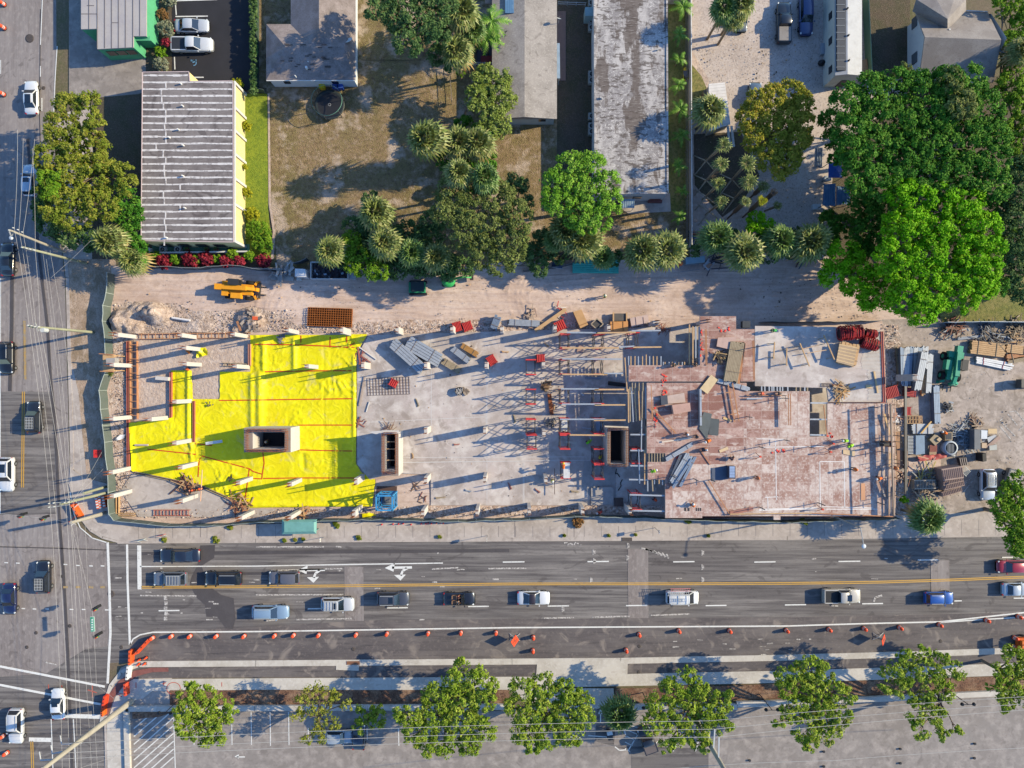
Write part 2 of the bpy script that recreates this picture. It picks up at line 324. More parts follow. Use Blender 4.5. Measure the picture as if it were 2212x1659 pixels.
jt=MB()
for x in range(300,2200,37): strip(jt, [(x, 1136 if x < 1500 else 1122),(x, 1163-(x-300)*.004)],.06,.128)
for x, y in ((1112,1123),(434,1126),(1240,1120)): strip(jt, [(x, y),(x, 1160)],.1,.129)
tag(jt.build('pavement_joint','8d8481'),kind='structure')
# south side: white gutter, dark bike lane, new pavement, mulch bed, low wall, car park
Z('bike_lane',[(283,1436),(1106,1431),(1700,1424),(2212,1407),(2900,1385),(2900,1408),(2212,1432),(1700,1449),(1106,1462),(365,1464),(300,1466),(270,1480)],'asphalt_new',z=.07)
Z('bike_lane_tint',[(365,1441),(365,1450),(330,1451),(295,1460),(268,1480),(248,1505),(235,1545),(226,1545),(236,1500),(258,1470),(290,1448),(330,1441)],'brick_red',z=.16)
gt=MB();kerb([(283,1440),(300,1434),(553,1432.5),(1106,1428.5),(1340,1427),(1700,1420),(1960,1413),(2212,1404),(2900,1380)],.85,.13, gt)
kerb([(220,1560),(224,1530),(240,1480),(262,1452),(283,1440)],.5,.13, gt)
kerb([(727,1441),(775,1443)],.7,.125, gt)
tag(gt.build('white_gutter','concrete_new'),kind='structure')
Z('south_pavement',[(272,1476),(290,1466),(1106,1461),(1158,1461),(1160,1430),(1356,1428),(1355,1455),(1480,1452),(1700,1448),(2212,1431),(2900,1408),(2900,1430),(2212,1457),(1700,1474),(1106,1486),(1325,1486),(1327,1508),(1292,1530),(1140,1520),(1106,1490),(553,1489),(330,1492),(310,1508),(272,1516),(276,1534),(281,2200),(232,2200),(232,1560),(250,1505)],'concrete_new',z=.14)
M('bed_earth','6d4a3a',[('noise',1, X, .42,.6,'8a6a55',.8),('noise',8, X, .46,.66,'4b3228',.7)],bump=('noise',9,.8,.1))
Z('mulch_bed',[(368,1490),(1100,1489),(1100,1525),(368,1522)],'mulch',z=.15)
Z('mulch_bed',[(1328,1486),(1480,1484),(1700,1475),(2212,1458),(2900,1432),(2900,1466),(2212,1490),(1700,1508),(1328,1518)],'mulch',z=.15)
Z('mulch_bed',[(287,1532),(385,1532),(345,1548),(287,1552)],'mulch',z=.16)
Z('car_park',[(272,1534),(1100,1534),(1160,1520),(1292,1530),(1400,1530),(2212,1497),(3100,1460),(3100,2600),(255,2600)],'asphalt_lot',z=.10)
Z('car_park_lane',[(1291,1510),(1327,1510),(1330,1560),(1326,1610),(1530,1616),(1530,1900),(1363,1900),(1363,1622),(1285,1600)],'asphalt_road',z=.115)
wl=MB()
for pts in ([(276,1528),(553,1527),(1098,1524)],[(276,1528),(281,1700)],[(1346,1525),(1480,1522),(1590,1524)],[(1590,1519),(1700,1516),(2212,1492),(2900,1468)]):
 kerb(pts, .75,.55, wl)
tag(solo(wl,'low_wall','concrete_new','low white wall running between the mulch beds and the car park','wall'))
pk=MB();zz=.125
for k in range(9): strip(pk, [(290,1573+k*17),(290+min(86,20+k*17+40),1573+k*17-min(75,(60+k*17)*.85))],.16, zz)
strip(pk, [(376,1553),(381,1700)],.14, zz)
for x0, y1 in ((420,1608),(461,1608),(502,1608),(544,1608),(585,1610),(625,1609),(667,1597),(794,1597),(862,1610)): strip(pk, [(x0-1,1537 if x0 < 640 else 1572),(x0, y1)],.13, zz)
strip(pk, [(1345,1557),(1352,1592)],.16, zz);strip(pk, [(1393,1560),(1358,1618),(1338,1620),(1328,1612)],.16, zz)
for k in range(5): strip(pk, [(1350+k*0,1560+k*14),(1384-k*6,1574+k*12)],.13, zz)
for a, b_ in (((1475,1580),(1454,1622)),((1420,1600),(1405,1624)),((1508,1600),(1502,1622)),((1270,1588),(1322,1592)),((1224,1590),(1254,1593))): strip(pk, [a, b_],.13, zz)
for (x, y, dx, dy) in ((1297,1560,0,-22),(530,1634,-18,0)):
 strip(pk, [(x, y),(x+dx, y+dy)],.16, zz);e=(x+dx*1.3, y+dy*1.3)
 q=[P(*e, zz),P(x+dx*.8+dy*.25, y+dy*.8+dx*.25, zz),P(x+dx*.8-dy*.25, y+dy*.8-dx*.25, zz)]
 mk2=q if (q[1]-q[0]).cross(q[2]-q[0]).z > 0 else q[::-1];pk.face(mk2)
tag(pk.build('parking_line','white_paint'),kind='structure')
rm=MB();zz=.152
for pts in ([(249,1492),(262,1498),(278,1500)],[(265,1504),(250,1496)],[(295,1473),(295,1485)],[(480,1473),(480,1482)],[(355,1470),(355,1480)],[(352,1476),(360,1474)]): strip(rm, pts, .12, zz)
for k in range(14):
 a0, a1=k/14*6.283,(k+1)/14*6.283;strip(rm, [(376+15*math.cos(a0),1486+13*math.sin(a0)),(376+15*math.cos(a1),1486+13*math.sin(a1))],.1, zz)
for pts in ([(190,1490),(210,1496)],[(200,1480),(200,1506)],[(105,1478),(106,1490)],[(134,1480),(135,1496)]): strip(rm, pts, .12,.056)
tag(rm.build('red_survey_mark','red_mark'),kind='structure')
# manholes
mh=MB();mh.lathe([(.66,0),(.66,.02),(.52,.021)],n=24);mh.lathe([(.48,.0),(.48,.028)],n=24);mh.box((0,0,.028),(.7,.07,.008));mh.box((0,0,.028),(.07,.7,.008))
M('iron','4a4544',[('noise',6, X, .4,.7,'6b5f58',.7)],.7)
MH=[]
for i, (x, y, s_, z, lab) in enumerate(((64,83,.95,.04,'large round manhole cover on the side street near the top of the photo'),(94,190,.4,.04,'small round cover beside the white sedan at the top left'),(136,1245,.4,.05,'small round cover right of the black pickup in the junction'),(240,1283,.75,.05,'round manhole ring on the left crosswalk line'),(151,1352,.4,.05,'small round cover left of the hanging green street sign'),(78,1367,.38,.05,'dark round cover between the traffic light shadows'),(58,1398,.38,.05,'dark round cover below the traffic light shadows'),(262,1398,.4,.05,'brown round cover between the crosswalk lines'),(763,1402,.4,.06,'pale round cover on the dark lane below the fifth barrel group'),(1381,1396,.4,.06,'pale round cover between two orange barrels on the dark lane'),(2032,1385,.4,.06,'pale round cover on the dark lane near the right end'),(1448,1448,.45,.2,'rusty round cover on the pale kerb apron'),(1380,1452,.4,.09,'pinkish round cover in the bike lane'))):
 o=solo(mh,'manhole_cover','iron',lab,'manhole',P(x, y, z-.03)) if not MH else dup(MH[0],P(x, y, z-.03),label=lab)
 o.scale=(s_, s_, 1);o['group']='manhole covers in the streets';MH.append(o)
# ---------------------------------------------------------------- land north of the main street
ZL[0]=.01
Z('tree_shade_soil',[(1790,180),(2500,150),(2500,700),(2035,696),(1905,690),(1780,560)],'shade_soil')  # soil darkened so gaps between the crowns read as shaded ground
Z('verge',[(122,250),(250,210),(250,590),(245,640),(236,700),(245,1060),(180,1040),(156,1010),(146,600),(128,420)],'concrete_walk')
Z('dirt_verge',[(140,560),(250,560),(244,640),(237,690),(243,800),(231,845),(248,1010),(250,1050),(190,1050),(180,960),(170,850),(150,760),(145,640)],'verge')
Z('site_ground',[(240,575),(600,578),(1100,560),(1350,555),(1765,560),(1960,690),(1960,1118),(1440,1118),(553,1130),(400,1136),(251,1117),(247,1013),(231,843),(243,800),(237,690),(245,636)],'sand')
Z('work_yard',[(1905,690),(2400,680),(2900,680),(2900,1090),(2212,1110),(1940,1114),(1930,800)],'yard_ground')
Z('back_lawn',[(575,120),(1000,100),(1110,260),(1290,260),(1290,560),(600,585),(592,500),(578,440)],'dry_grass')
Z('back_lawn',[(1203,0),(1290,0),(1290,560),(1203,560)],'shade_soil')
Z('side_yard',[(1440,-200),(1490,-200),(1490,560),(1440,560)],'green_grass')
Z('terrace',[(1345,418),(1447,418),(1449,462),(1370,470),(1340,450)],'concrete_walk')
Z('lawn',[(1300,465),(1490,455),(1490,560),(1300,560)],'dry_grass')
Z('gravel_yard',[(1490,-400),(1960,-400),(1960,200),(1800,330),(1790,560),(1490,565)],'gravel')
Z('yard_dirt',[(1494,110),(1530,170),(1545,300),(1600,280),(1640,400),(1640,470),(1494,480)],'sand_grey')
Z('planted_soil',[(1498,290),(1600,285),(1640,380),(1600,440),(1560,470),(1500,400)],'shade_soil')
Z('grass_patch',[(1494,140),(1515,165),(1528,195),(1530,240),(1494,250)],'green_grass')
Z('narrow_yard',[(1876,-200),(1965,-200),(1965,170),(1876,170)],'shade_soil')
Z('grass_patch',[(2010,640),(2120,600),(2300,590),(2300,690),(2035,696)],'green_grass')
Z('back_yard',[(560,-400),(1070,-400),(1070,100),(900,130),(780,130),(780,190),(560,190)],'dry_grass')
Z('dark_parking',[(372,-300),(552,-300),(552,196),(372,196)],'asphalt_black')
Z('front_lot',[(150,-300),(316,-300),(316,200),(250,215),(150,205)],'asphalt_lot')
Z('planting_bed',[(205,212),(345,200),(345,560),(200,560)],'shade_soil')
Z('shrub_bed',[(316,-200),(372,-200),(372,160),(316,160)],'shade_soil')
Z('lawn_strip',[(529,203),(578,203),(580,450),(590,560),(529,560)],'lawn_strip')
Z('sand_path',[(579,203),(583,203),(586,440),(596,500),(592,560),(586,560),(590,500),(581,440)],'sand_grey')
ln=MB();zz=ZL[0]+.01
for pts in ([(380,8),(382,34)],[(375,3),(470,0)],[(380,37),(450,36)],[(383,73),(448,71)],[(378,124),(379,151)],[(410,168),(441,168)],[(420,201),(530,199)]): strip(ln, pts, .16, zz)
tag(ln.build('parking_line','white_paint'),kind='structure')
ws=MB()   # wheelchair symbol painted on the bay
for k in range(10):
 a0, a1=-2.6+k*.42,-2.6+(k+1)*.42;strip(ws, [(419+6*math.cos(a0),137+5.5*math.sin(a0)),(419+6*math.cos(a1),137+5.5*math.sin(a1))],.13, zz)
strip(ws, [(417,131),(425,133)],.16, zz);strip(ws, [(417,136),(425,133)],.16, zz);strip(ws, [(425,133),(424,130)],.16, zz);strip(ws, [(413,132),(415,132)],.3, zz)
tag(ws.build('wheelchair_symbol','6f9fc4'),kind='structure')
# ---------------------------------------------------------------- buildings
M('roof_white_metal','b8b2b0',[('noise',.5, X, .4,.65,'aaa5a9',.8),('noise',5, X, .55,.75,'8f898b',.4)],.6)
M('roof_striped','8a8382',[('noise',.4,(1,.3,1),.4,.62,'6d6565',.9),('noise',2.0,(.4,3,1),.5,.68,'989090',.7),('noise',5, X, .5,.7,'756c6c',.5),('warp',.3, X, .58,.66,'544d4e',.65)],.85)
M('roof_seal','dedada',[('noise',2, X, .48,.62,'9c9595',.8)],.7)
M('shingle','8f8380',[('lines',1.6,(.02,1,1),.3,.6,'7c716e',.7),('noise',.7, X, .42,.62,'a59998',.7),('noise',6, X, .5,.66,'6b615f',.6)],.9)
M('shingle_grey','948c88',[('noise',.5, X, .42,.62,'a8a19d',.8),('noise',6,(1,3,1),.5,.66,'756e6b',.65),('warp',.4, X, .6,.68,'7a726f',.5)],.9)
M('corrugated','a59e99',[('lines',1.0,(.01,1,1),.35,.65,'7d7671',.9),('noise',.5, X, .42,.62,'8f8883',.85),('noise',5, X, .5,.66,'c2bbb5',.55),('warp',.5, X, .6,.68,'6e6661',.5)],.7)
M('roof_weathered','9a9596',[('warp',.42,(1,1.3,1),.462,.468,'eae6e2',.85),('warp',.42,(1,1.3,1),.486,.492,'989394',1),('warp',.6,(1,1,1),.535,.540,'e2dedb',.75),('warp',.6,(1,1,1),.553,.558,'8e898a',1),('noise',.9, X, .46,.62,'878284',.6),('noise',.28,(1.6,.5,1),.49,.60,'cec9c7',.75),('noise',3, X, .5,.62,'b9b4b3',.5),('noise',.40,(1.2,.45,1),.52,.57,'675c57',.9),('noise',1.6,(.6,1.6,1),.54,.59,'544a46',.8),('noise',2.5,(.3,4,1),.56,.66,'d6d1cf',.55)],.85)
M('wall_yellow','e8d9a0',[('noise',.8, X, .45,.7,'ddcb8c',.7)],.8)
M('wall_green','58b083',[('noise',.8, X, .45,.7,'4c9e74',.7)],.8)
M('wall_white','d5dbe0',[('noise',.8, X, .45,.7,'c4ccd3',.7)],.8)
M('wall_cream','c9cfca',[('noise',.8, X, .45,.7,'b8beb8',.7)],.8)
M('glass_dark','1d2630',(),.12, spec=.6)
M('white_trim','dcdcda',[('noise',2, X, .5,.7,'c5c3c0',.6)],.6)
M('metal_grey','8d9094',[('noise',2, X, .5,.7,'74777b',.6)],.5, metal=.3)
M('blue_metal','5f87ad',[('lines',1.3,(1,.01,1),.3,.6,'4a7299',.8),('noise',1, X, .5,.7,'88a5bd',.6)],.5)
def gnd(pts, z): return [tuple(P(x, y, z)[:2]) for x, y in pts]
def wallwin(b, p, q, z0, z1, t0, t1, off=.04):
 """window rectangle in the wall between world points p and q (fractions along it)"""
 p, q=Vector((p[0],p[1],0)),Vector((q[0],q[1],0));d=q-p;n=Vector((d.y, -d.x, 0)).normalized()
 a, c=p+d*t0+n*off, p+d*t1+n*off
 b.bar((a.x, a.y, (z0+z1)/2),(c.x, c.y, (z0+z1)/2),.06, z1-z0)
def flat_house(name, label, poly, h, wall, roof, parapet=.0, over=0, seams=None):
 q=gnd(poly, h);c=Vector((sum(p[0] for p in q)/len(q),sum(p[1] for p in q)/len(q),0))
 t=thing(name, label,'building',c)
 cc=c
 def inset(k): return [(cc.x+(p[0]-cc.x)*k, cc.y+(p[1]-cc.y)*k) for p in q]
 b=MB();b.prism(inset(1-over),0, h-.2);b.build('wall',wall, t, off=c)
 b=MB();b.prism(q, h-.2, h, bottom=True)
 if parapet:
  for i in range(len(q)):
   p0, p1=Vector((*q[i],h+parapet/2)),Vector((*q[(i+1) % len(q)],h+parapet/2))
   b.bar(p0, p1,.25, parapet)
 b.build('roof',roof, t, off=c)
 return t, c, q
AC0=[]
def ac_unit(x, y, lab, z=0, s=1.0):
 if not AC0:
  t=thing('air_conditioner',lab,'air conditioner',group='outdoor air conditioning units')
  b=MB();b.box((0,0,0),(.95,.95,.8));b.build('casing','a9aca9',t)
  b=MB();b.lathe([(.4,.805),(.4,.83),(.33,.83),(.33,.81)],n=16, caps=False)
  for k in range(6): b.bar((math.cos(k*1.047)*.36, math.sin(k*1.047)*.36,.83),(-math.cos(k*1.047)*.36,-math.sin(k*1.047)*.36,.83),.02)
  b.build('fan_grille','d0d2d0',t);b=MB();b.lathe([(.34,.803),(.02,.806)],n=16);b.build('fan','20242a',t)
  AC0.append(t);t.location=P(x, y, z);return t
 o=dup(AC0[0],P(x, y, z),label=lab);o.scale=(s,)*3;return o
def vent(t, x, y, h, c, r=.12, hh=.5, mat='e8e8e8'):
 b=MB();p=P(x, y, h);b.tube(p, p+Vector((0,0, hh)),r, r*.9,8);b.build('roof_vent',mat, t, off=c)
def dish(x, y, z, lab, face=(1,-.3),s=.45, pole=1.0, col='d5d8d8'):
 p=P(x, y, z);t=thing('satellite_dish',lab,'satellite dish',p)
 b=MB();b.tube((0,0,0),(0,0, pole),.04);b.build('pole','9a9a98',t)
 d=Vector((face[0],face[1],.7)).normalized();m=d.to_track_quat('Z','Y').to_matrix()
 b=MB();b.lathe([(.02,0),(s*.5,.04),(s, .14)],n=14, caps=False);b.v=[tuple(m @ Vector(v)+Vector((0,0, pole))) for v in b.v]
 b.build('reflector',col, t);b=MB();b.tube(Vector((0,0, pole)),Vector((0,0, pole))+d*s*1.1,.02);b.build('feed_arm','9a9a98',t)
# green shop
t, c, q=flat_house('green_shop','green walled building with a pale seamed metal roof by the street',[(175,-60),(316,-60),(316,78),(288,78),(288,102),(210,106),(210,62),(175,63)],3.5,'wall_green','roof_white_metal',over=.0)
b=MB()
for x in (192,210,226,241,256,271,287,302):
 y1=62 if x < 210 else 104 if x < 288 else 77
 b.bar(P(x, -55,3.52),P(x, y1,3.52),.07,.06)
for a_, b_ in (((175,30),(210,30)),((241,49),(256,49)),((188,12),(203,12))): b.bar(P(*a_, 3.52),P(*b_, 3.52),.06,.05)
b.build('roof_seam','6d686c',t, off=c)
p0, p1=gnd([(210,106)],3.5)[0],gnd([(288,102)],3.5)[0]
for a_, b_ in ((.15,.38),(.42,.66),(.7,.93)): b=MB();wallwin(b, p0, p1,1.6,2.8, a_, b_, .05);b.build('window','glass_dark',t, off=c)
b=MB();b.prism(gnd([(288,79),(324,79),(324,88),(288,88)],2.9),2.8,2.95, bottom=True);b.build('canopy','wall_green',t, off=c)
# striped roof building
poly=[(308,156),(408,155),(410,176),(503,175),(504,523),(305,520)]
t, c, q=flat_house('striped_roof_building','yellow walled building with a brown grey roof striped by white seams',poly, 4.5,'wall_yellow','roof_striped',parapet=0)
b=MB();y=163;r2=random.Random(3);k=0
while y < 516:
 x1=406 if y < 176 else 503
 pts=[(306 if y > 300 else 308, y)]
 for j in range(6): pts.append((308+(x1-308)*(j+1)/6, y+r2.uniform(-.7,.7)))
 for a_, b_ in zip(pts, pts[1:]): b.bar(P(*a_, 4.51),P(*b_, 4.51),r2.uniform(.16,.3),.03)
 if y > 176:
  xs=355+r2.choice([-6,-2,0,0,3,3,-18,34]);b.bar(P(xs, y, 4.512),P(xs+r2.uniform(-1,1),y+14.6,4.512),.17,.03)
 y += 14.7;k += 1
b.build('white_seam','roof_seal',t, off=c)
b=MB()
for i in range(len(q)): b.bar((*q[i],4.53),(*q[(i+1) % 6],4.53),.09,.06)
b.build('roof_edge','d9c3c3',t, off=c)
for x, y in ((396,230),(387,281),(367,298),(397,315),(397,381),(401,450),(361,514),(392,182)): vent(t, x, y, 4.5, c)
xe=P(504,300,4.5).x
for y in (176,230,280,331,384,440,520):
 b=MB();yy=P(504, y, 4.5).y;b.box((xe+.09, yy, 0),(.16,.35,4.35));b.build('pilaster','white_trim',t, off=c)
b=MB();b.bar((xe+.1, P(0,176,4.5).y, 4.2),(xe+.1, P(0,522,4.5).y, 4.2),.17,.28);b.build('cornice','white_trim',t, off=c)
ys=P(0,523,4.5).y
for f in (.12,.34,.56,.78): b=MB();b.box((P(320+f*180,523,4.5).x, ys-.05,1.4),(1.5,.08,1.5));b.build('window','glass_dark',t, off=c)
Z('patio_floor',[(330,528),(540,528),(540,548),(330,548)],gm('5c8f77',.8),z=.2)
fw=MB()
pp=[P(330,538),P(332,549),P(540,546)]
for a_, b_ in zip(pp, pp[1:]): fw.bar(a_+Vector((0,0,.55)),b_+Vector((0,0,.55)),.2,1.1)
solo(fw,'garden_wall','white_trim','low pale wall round the narrow patio south of the striped roof','wall')
ac_unit(357,541,'left one of the two air conditioners on the narrow patio below the striped roof');ac_unit(389,541,'right one of the two air conditioners on the narrow patio below the striped roof')
pot=[]
for i, x in enumerate((408,450,470,503)):
 b=MB();b.lathe([(.22,0),(.32,.5),(.36,.5),(.3,.42),(.05,.42)],n=12)
 nm=('first','second','third','fourth')[i]
 t=thing('plant_pot',nm+' round clay pot from the left along the patio wall','plant pot',P(x, 541,.2),group='pots on the patio')
 b.build('pot','7d4a3c',t);b=MB()
 for k in range(14):
  a=k*.9;d=Vector((math.cos(a),math.sin(a),1+(k % 3)*.5))*.28;b.face([Vector((0,0,.4)),d+Vector((.07,.07,.4)),d*1.2+Vector((-.07,.03,.35))],0)
 b.build('plant','5f7a35',t)
# hip roofed house
def hip(b, x0, x1, y0, y1, ze, zr, inx0, inx1, iny=None, along='x'):
 """eave rectangle in photo units at height ze, ridge at zr"""
 A, B_, C_, D=P(x0, y1, ze),P(x1, y1, ze),P(x1, y0, ze),P(x0, y0, ze)
 if along == 'x':
  ym=(A.y+D.y)/2;r0=Vector((A.x+inx0, ym, zr));r1=Vector((B_.x-inx1, ym, zr))
  b.face([A, B_, r1, r0]);b.face([C_, D, r0, r1]);b.face([B_, C_, r1]);b.face([D, A, r0])
 else:
  xm=(A.x+B_.x)/2;r0=Vector((xm, A.y+inx0, zr));r1=Vector((xm, D.y-inx1, zr))
  b.face([A, B_, r0]);b.face([B_, C_, r1, r0]);b.face([C_, D, r1]);b.face([D, A, r0, r1])
 b.face([D, C_, B_, A])
c=P(670,110,3);c.z=0
t=thing('hip_roof_house','house with a grey brown hipped shingle roof beside the trampoline','house',c)
b=MB();hip(b, 575,767,52,173,3.0,4.6,3.2,1.2);hip(b, 628,768,-120,150,3.03,5.1,4.3,4, along='y')
r2=random.Random(4)
for k in range(22):
 p=P(r2.uniform(610,720),r2.uniform(104,160),3);z=3.05+1.55*(1-abs((p.y-P(0,112,3).y))/4.0)+.12
 b.box((p.x, p.y, z),(r2.uniform(.4,.9),.12,.03),mi=1)
b.build('roof',['shingle','4f4744'],t, off=c)
b=MB();wx=[P(579,169,2.9),P(763,169,2.9)];b.prism([tuple(wx[0][:2]),tuple(wx[1][:2]),(wx[1].x, 60),(P(636,0,3).x, 60),(P(636,0,3).x, P(0,60,3).y),(wx[0].x, P(0,60,3).y)],0,2.95);b.build('wall','wall_white',t, off=c)
for x in (614,719): b=MB();b.box((P(x, 0,2.9).x, wx[0].y-.03,1.2),(.9,.08,1));b.build('window','glass_dark',t, off=c)
b=MB();g0=P(767,173,3.0);b.bar((g0.x+.06, g0.y, 2.97),(g0.x+.06,60,2.97),.12,.12);b.bar((wx[0].x-.2, g0.y-.06,2.95),(g0.x, g0.y-.06,2.95),.1,.1);b.build('gutter','white_trim',t, off=c)
for x, y, r in ((662,110,.1),(664,149,.2),(668,137,.08),(640,167,.08)): vent(t, x, y, 3.4, c, r, .6)
dish(758,96,3.2,'pale oval satellite dish on the hipped roof near its right edge',(-.3,.5),.55)
# long grey corrugated trailer house
c=P(1133,120,3);c.z=0
t=thing('long_grey_house','long house with a low gabled grey corrugated roof','house',c)
b=MB();A, B_, r0=P(1063,257,3),P(1203,257,3),P(1133,257,3.7);L_=60
def gab(b, xa, xb, xr, y0, y1, ze, zr, ya=None):
 a=[P(xa, y1, ze),P(xr, y1, ze),P(xb, y1, ze)];a[1].z=zr;n=[Vector((v.x, P(0, y0, ze).y, v.z)) for v in a]
 b.face([a[0],a[1],n[1],n[0]]);b.face([a[1],a[2],n[2],n[1]]);b.face([a[0]-Vector((0,0,.12)),a[2]-Vector((0,0,.12)),a[2],a[1],a[0]]);b.face([n[0]-Vector((0,0,.12)),n[2]-Vector((0,0,.12)),a[2]-Vector((0,0,.12)),a[0]-Vector((0,0,.12))])
gab(b, 1063,1203,1133,-60,257,3,3.75);b.build('roof','corrugated',t, off=c)
b=MB();b.prism([(P(1068,0,3).x, P(0,252,3).y),(P(1198,0,3).x, P(0,252,3).y),(P(1198,0,3).x, 60),(P(1068,0,3).x, 60)],0,2.95);b.build('wall','wall_cream',t, off=c)
b=MB();b.box((P(1172,0,3).x, P(0,252,3).y-.02,1.3),(1,.08,.9));b.build('window','glass_dark',t, off=c)
b=MB();b.prism(gnd([(1091,-20),(1110,-20),(1110,28),(1091,28)],3.6),3.45,3.6);b.build('roof_patch','blue_metal',t, off=c)
Z('patio_floor',[(1203,25),(1222,25),(1222,175),(1203,175)],gm('8a6f66'),z=.15)
b=MB();b.prism(gnd([(1201,93),(1209,93),(1210,169),(1203,169)],2.6),2.5,2.58, bottom=True);
for y in (95,167): p=P(1208, y, 2.5);b.tube((p.x, p.y, 0),p, .05)
solo(b,'awning','9fb4c8','narrow pale blue awning along the right side of the long grey house','awning')
dish(1206,50,3.1,'white satellite dish on the right edge of the long grey roof',(.3,1),.35)
dish(1093,78,3.2,'dark satellite dish on the left edge of the long grey roof',(-.5,1),.32, col='4a4a4c')
# long weathered white roof
t, c, q=flat_house('long_flat_building','long building with a weathered white and grey flat roof',[(1284,-60),(1440,-60),(1442,417),(1286,418)],4.0,'wall_white','roof_weathered',parapet=.12)
b=MB();ys=q[2][1] if q[2][1] < 0 else min(p[1] for p in q)
b.box((P(1382,0,4).x, ys-.03,1.5),(1.2,.08,.9));b.build('window','glass_dark',t, off=c)
for x, y in ((1300,214),(1310,345),(1304,450-80),(1297,212),(1420,109)): vent(t, x, y, 4, c, .1,.35,'cfcfcf')
b=MB()
pp=[P(1342,449,2.2),P(1370,449,2.2),P(1370,430,2.5),P(1342,430,2.5)];b.face(pp);b.face([p-Vector((0,0,.08)) for p in pp][::-1])
for k in range(8): x=1342+k*4;b.bar(P(x, 449,2.23),P(x, 430,2.53),.06,.05)
for x in (1344,1369): p=P(x, 448,2.15);b.tube((p.x, p.y, 0),p, .04)
solo(b,'door_awning','a9c1d2','pale blue ribbed awning over the door at the lower end of the weathered roof','awning')
b=MB();b.box(P(1414,430,0),(2.0,1.2,.5));b.box(P(1414,430,.5),(1.6,.3,.5));solo(b,'brick_steps','brick_red','red brick steps at the lower end of the weathered roof building','steps')
for i, (y, z) in enumerate(((12,0),(50,0),(65,0),(165,0),(178,0),(255,0),(276,0),(288,0))):
 ac_unit(1277, y, ('topmost','second','third','fourth','fifth','sixth','seventh','lowest')[i]+' air conditioner from the top along the left side of the weathered roof')
b=MB();b.prism(gnd([(1264,15),(1284,15),(1284,34),(1264,34)],2.2),0,2.2);solo(b,'utility_box','a5bfc2','pale blue utility cabinet left of the weathered roof at the top','cabinet')
# white shed in the gravel yard with its lean-to
c=P(1550,230,2.6);c.z=0;t=thing('white_shed','white ribbed metal shed half covered by a palm in the gravel yard','shed',c)
b=MB();q=gnd([(1531,181),(1566,178),(1578,268),(1533,283)],2.6);b.prism(q, 2.4,2.6, bottom=True)
for k in range(14): b.bar(P(1531+.9*k*.3,184+k*7,2.61),P(1566.5+k*.85,181+k*6.4,2.61),.09,.05)
b.build('roof','e6e2e0',t, off=c);b=MB();b.prism([(c.x+(p[0]-c.x)*.94, c.y+(p[1]-c.y)*.96) for p in q],0,2.4);b.build('wall','a4a097',t, off=c)
for i, x in enumerate((1572,1580)):
 b=MB();b.bar(P(x, 272,1.6),P(x+5,317,1.2),.35,.08);p=P(x+4,312,1.2);b.bar((p.x, p.y, 0),p, .1)
 solo(b,'rack_beam','d5d5d3',('left','right')[i]+' white beam standing below the white ribbed shed','beam')
b=MB();b.prism(gnd([(1520,196),(1531,186),(1532,196),(1521,212)],1.2),0,1.2);solo(b,'wooden_crate','8c7a5e','brown wooden crate leaning at the left side of the white ribbed shed','crate')
# mobile home
c=P(1825,80,4.0);c.z=0;t=thing('mobile_home','white mobile home with a dark panelled strip along its roof','mobile home',c)
b=MB();gab(b, 1804,1862,1828,-60,163,4.0,4.4);b.build('roof','c2c4c8',t, off=c)
b=MB();q=[P(1805,163,3.9),P(1861,163,3.9)];b.prism([(q[0].x, q[0].y),(q[1].x, q[1].y),(q[1].x, 60),(q[0].x, 60)],0,3.9);b.build('wall','wall_cream',t, off=c)
b=MB();b.prism([P(1806,154,4.1)[:2],P(1825,154,4.1)[:2],(P(1825,0,4.1).x, 60),(P(1806,0,4.1).x, 60)],4.0,4.42)
for k in range(12): b.bar(P(1806,-20+k*15,4.46),P(1825,-20+k*15,4.46),.05,.04, mi=1)
b.build('roof_panel',['454a54','9a9ea4'],t, off=c)
for y in (22,77,140): b=MB();b.box((q[0].x-.03, P(0, y, 3.9).y, 1.9),(.08,1.0,1.0));b.build('window','glass_dark',t, off=c)
b=MB();b.box(((q[0].x+q[1].x)/2+.3, q[0].y-.03,.3),(1.1,.08,2.1));b.build('door','3a3f48',t, off=c)
for x, y in ((1829,20),(1831,78),(1832,132)): vent(t, x, y, 4.3, c, .13,.4,'2f3238')
b=MB();b.prism(gnd([(1862,130),(1873,126),(1877,165),(1862,170)],.9),.2,.9);solo(b,'wooden_platform','b3916c','brown wooden platform at the right end of the mobile home','platform')
b=MB();b.prism(gnd([(1774,93),(1786,93),(1788,117),(1774,117)],.6),0,.6)
for k in range(4): b.box(P(1776+k*3,105,.6),(.08,1.5,.06))
solo(b,'wooden_steps','a6aeb8','grey wooden steps on the left side of the mobile home','steps')
b=MB();b.sphere(P(1774,136,.4),.45);b.sphere(P(1777,134,.5),.35);solo(b,'rubbish_bag','23242a','black rubbish bag on the gravel left of the mobile home','rubbish bag')
b=MB();b.bar(P(1868,-40,.9),P(1878,175,.9),.08,1.8);b.bar(P(1878,175,.9),P(1862,180,.9),.08,1.8);solo(b,'green_fence','7fa086','pale green fence right of the mobile home','fence')
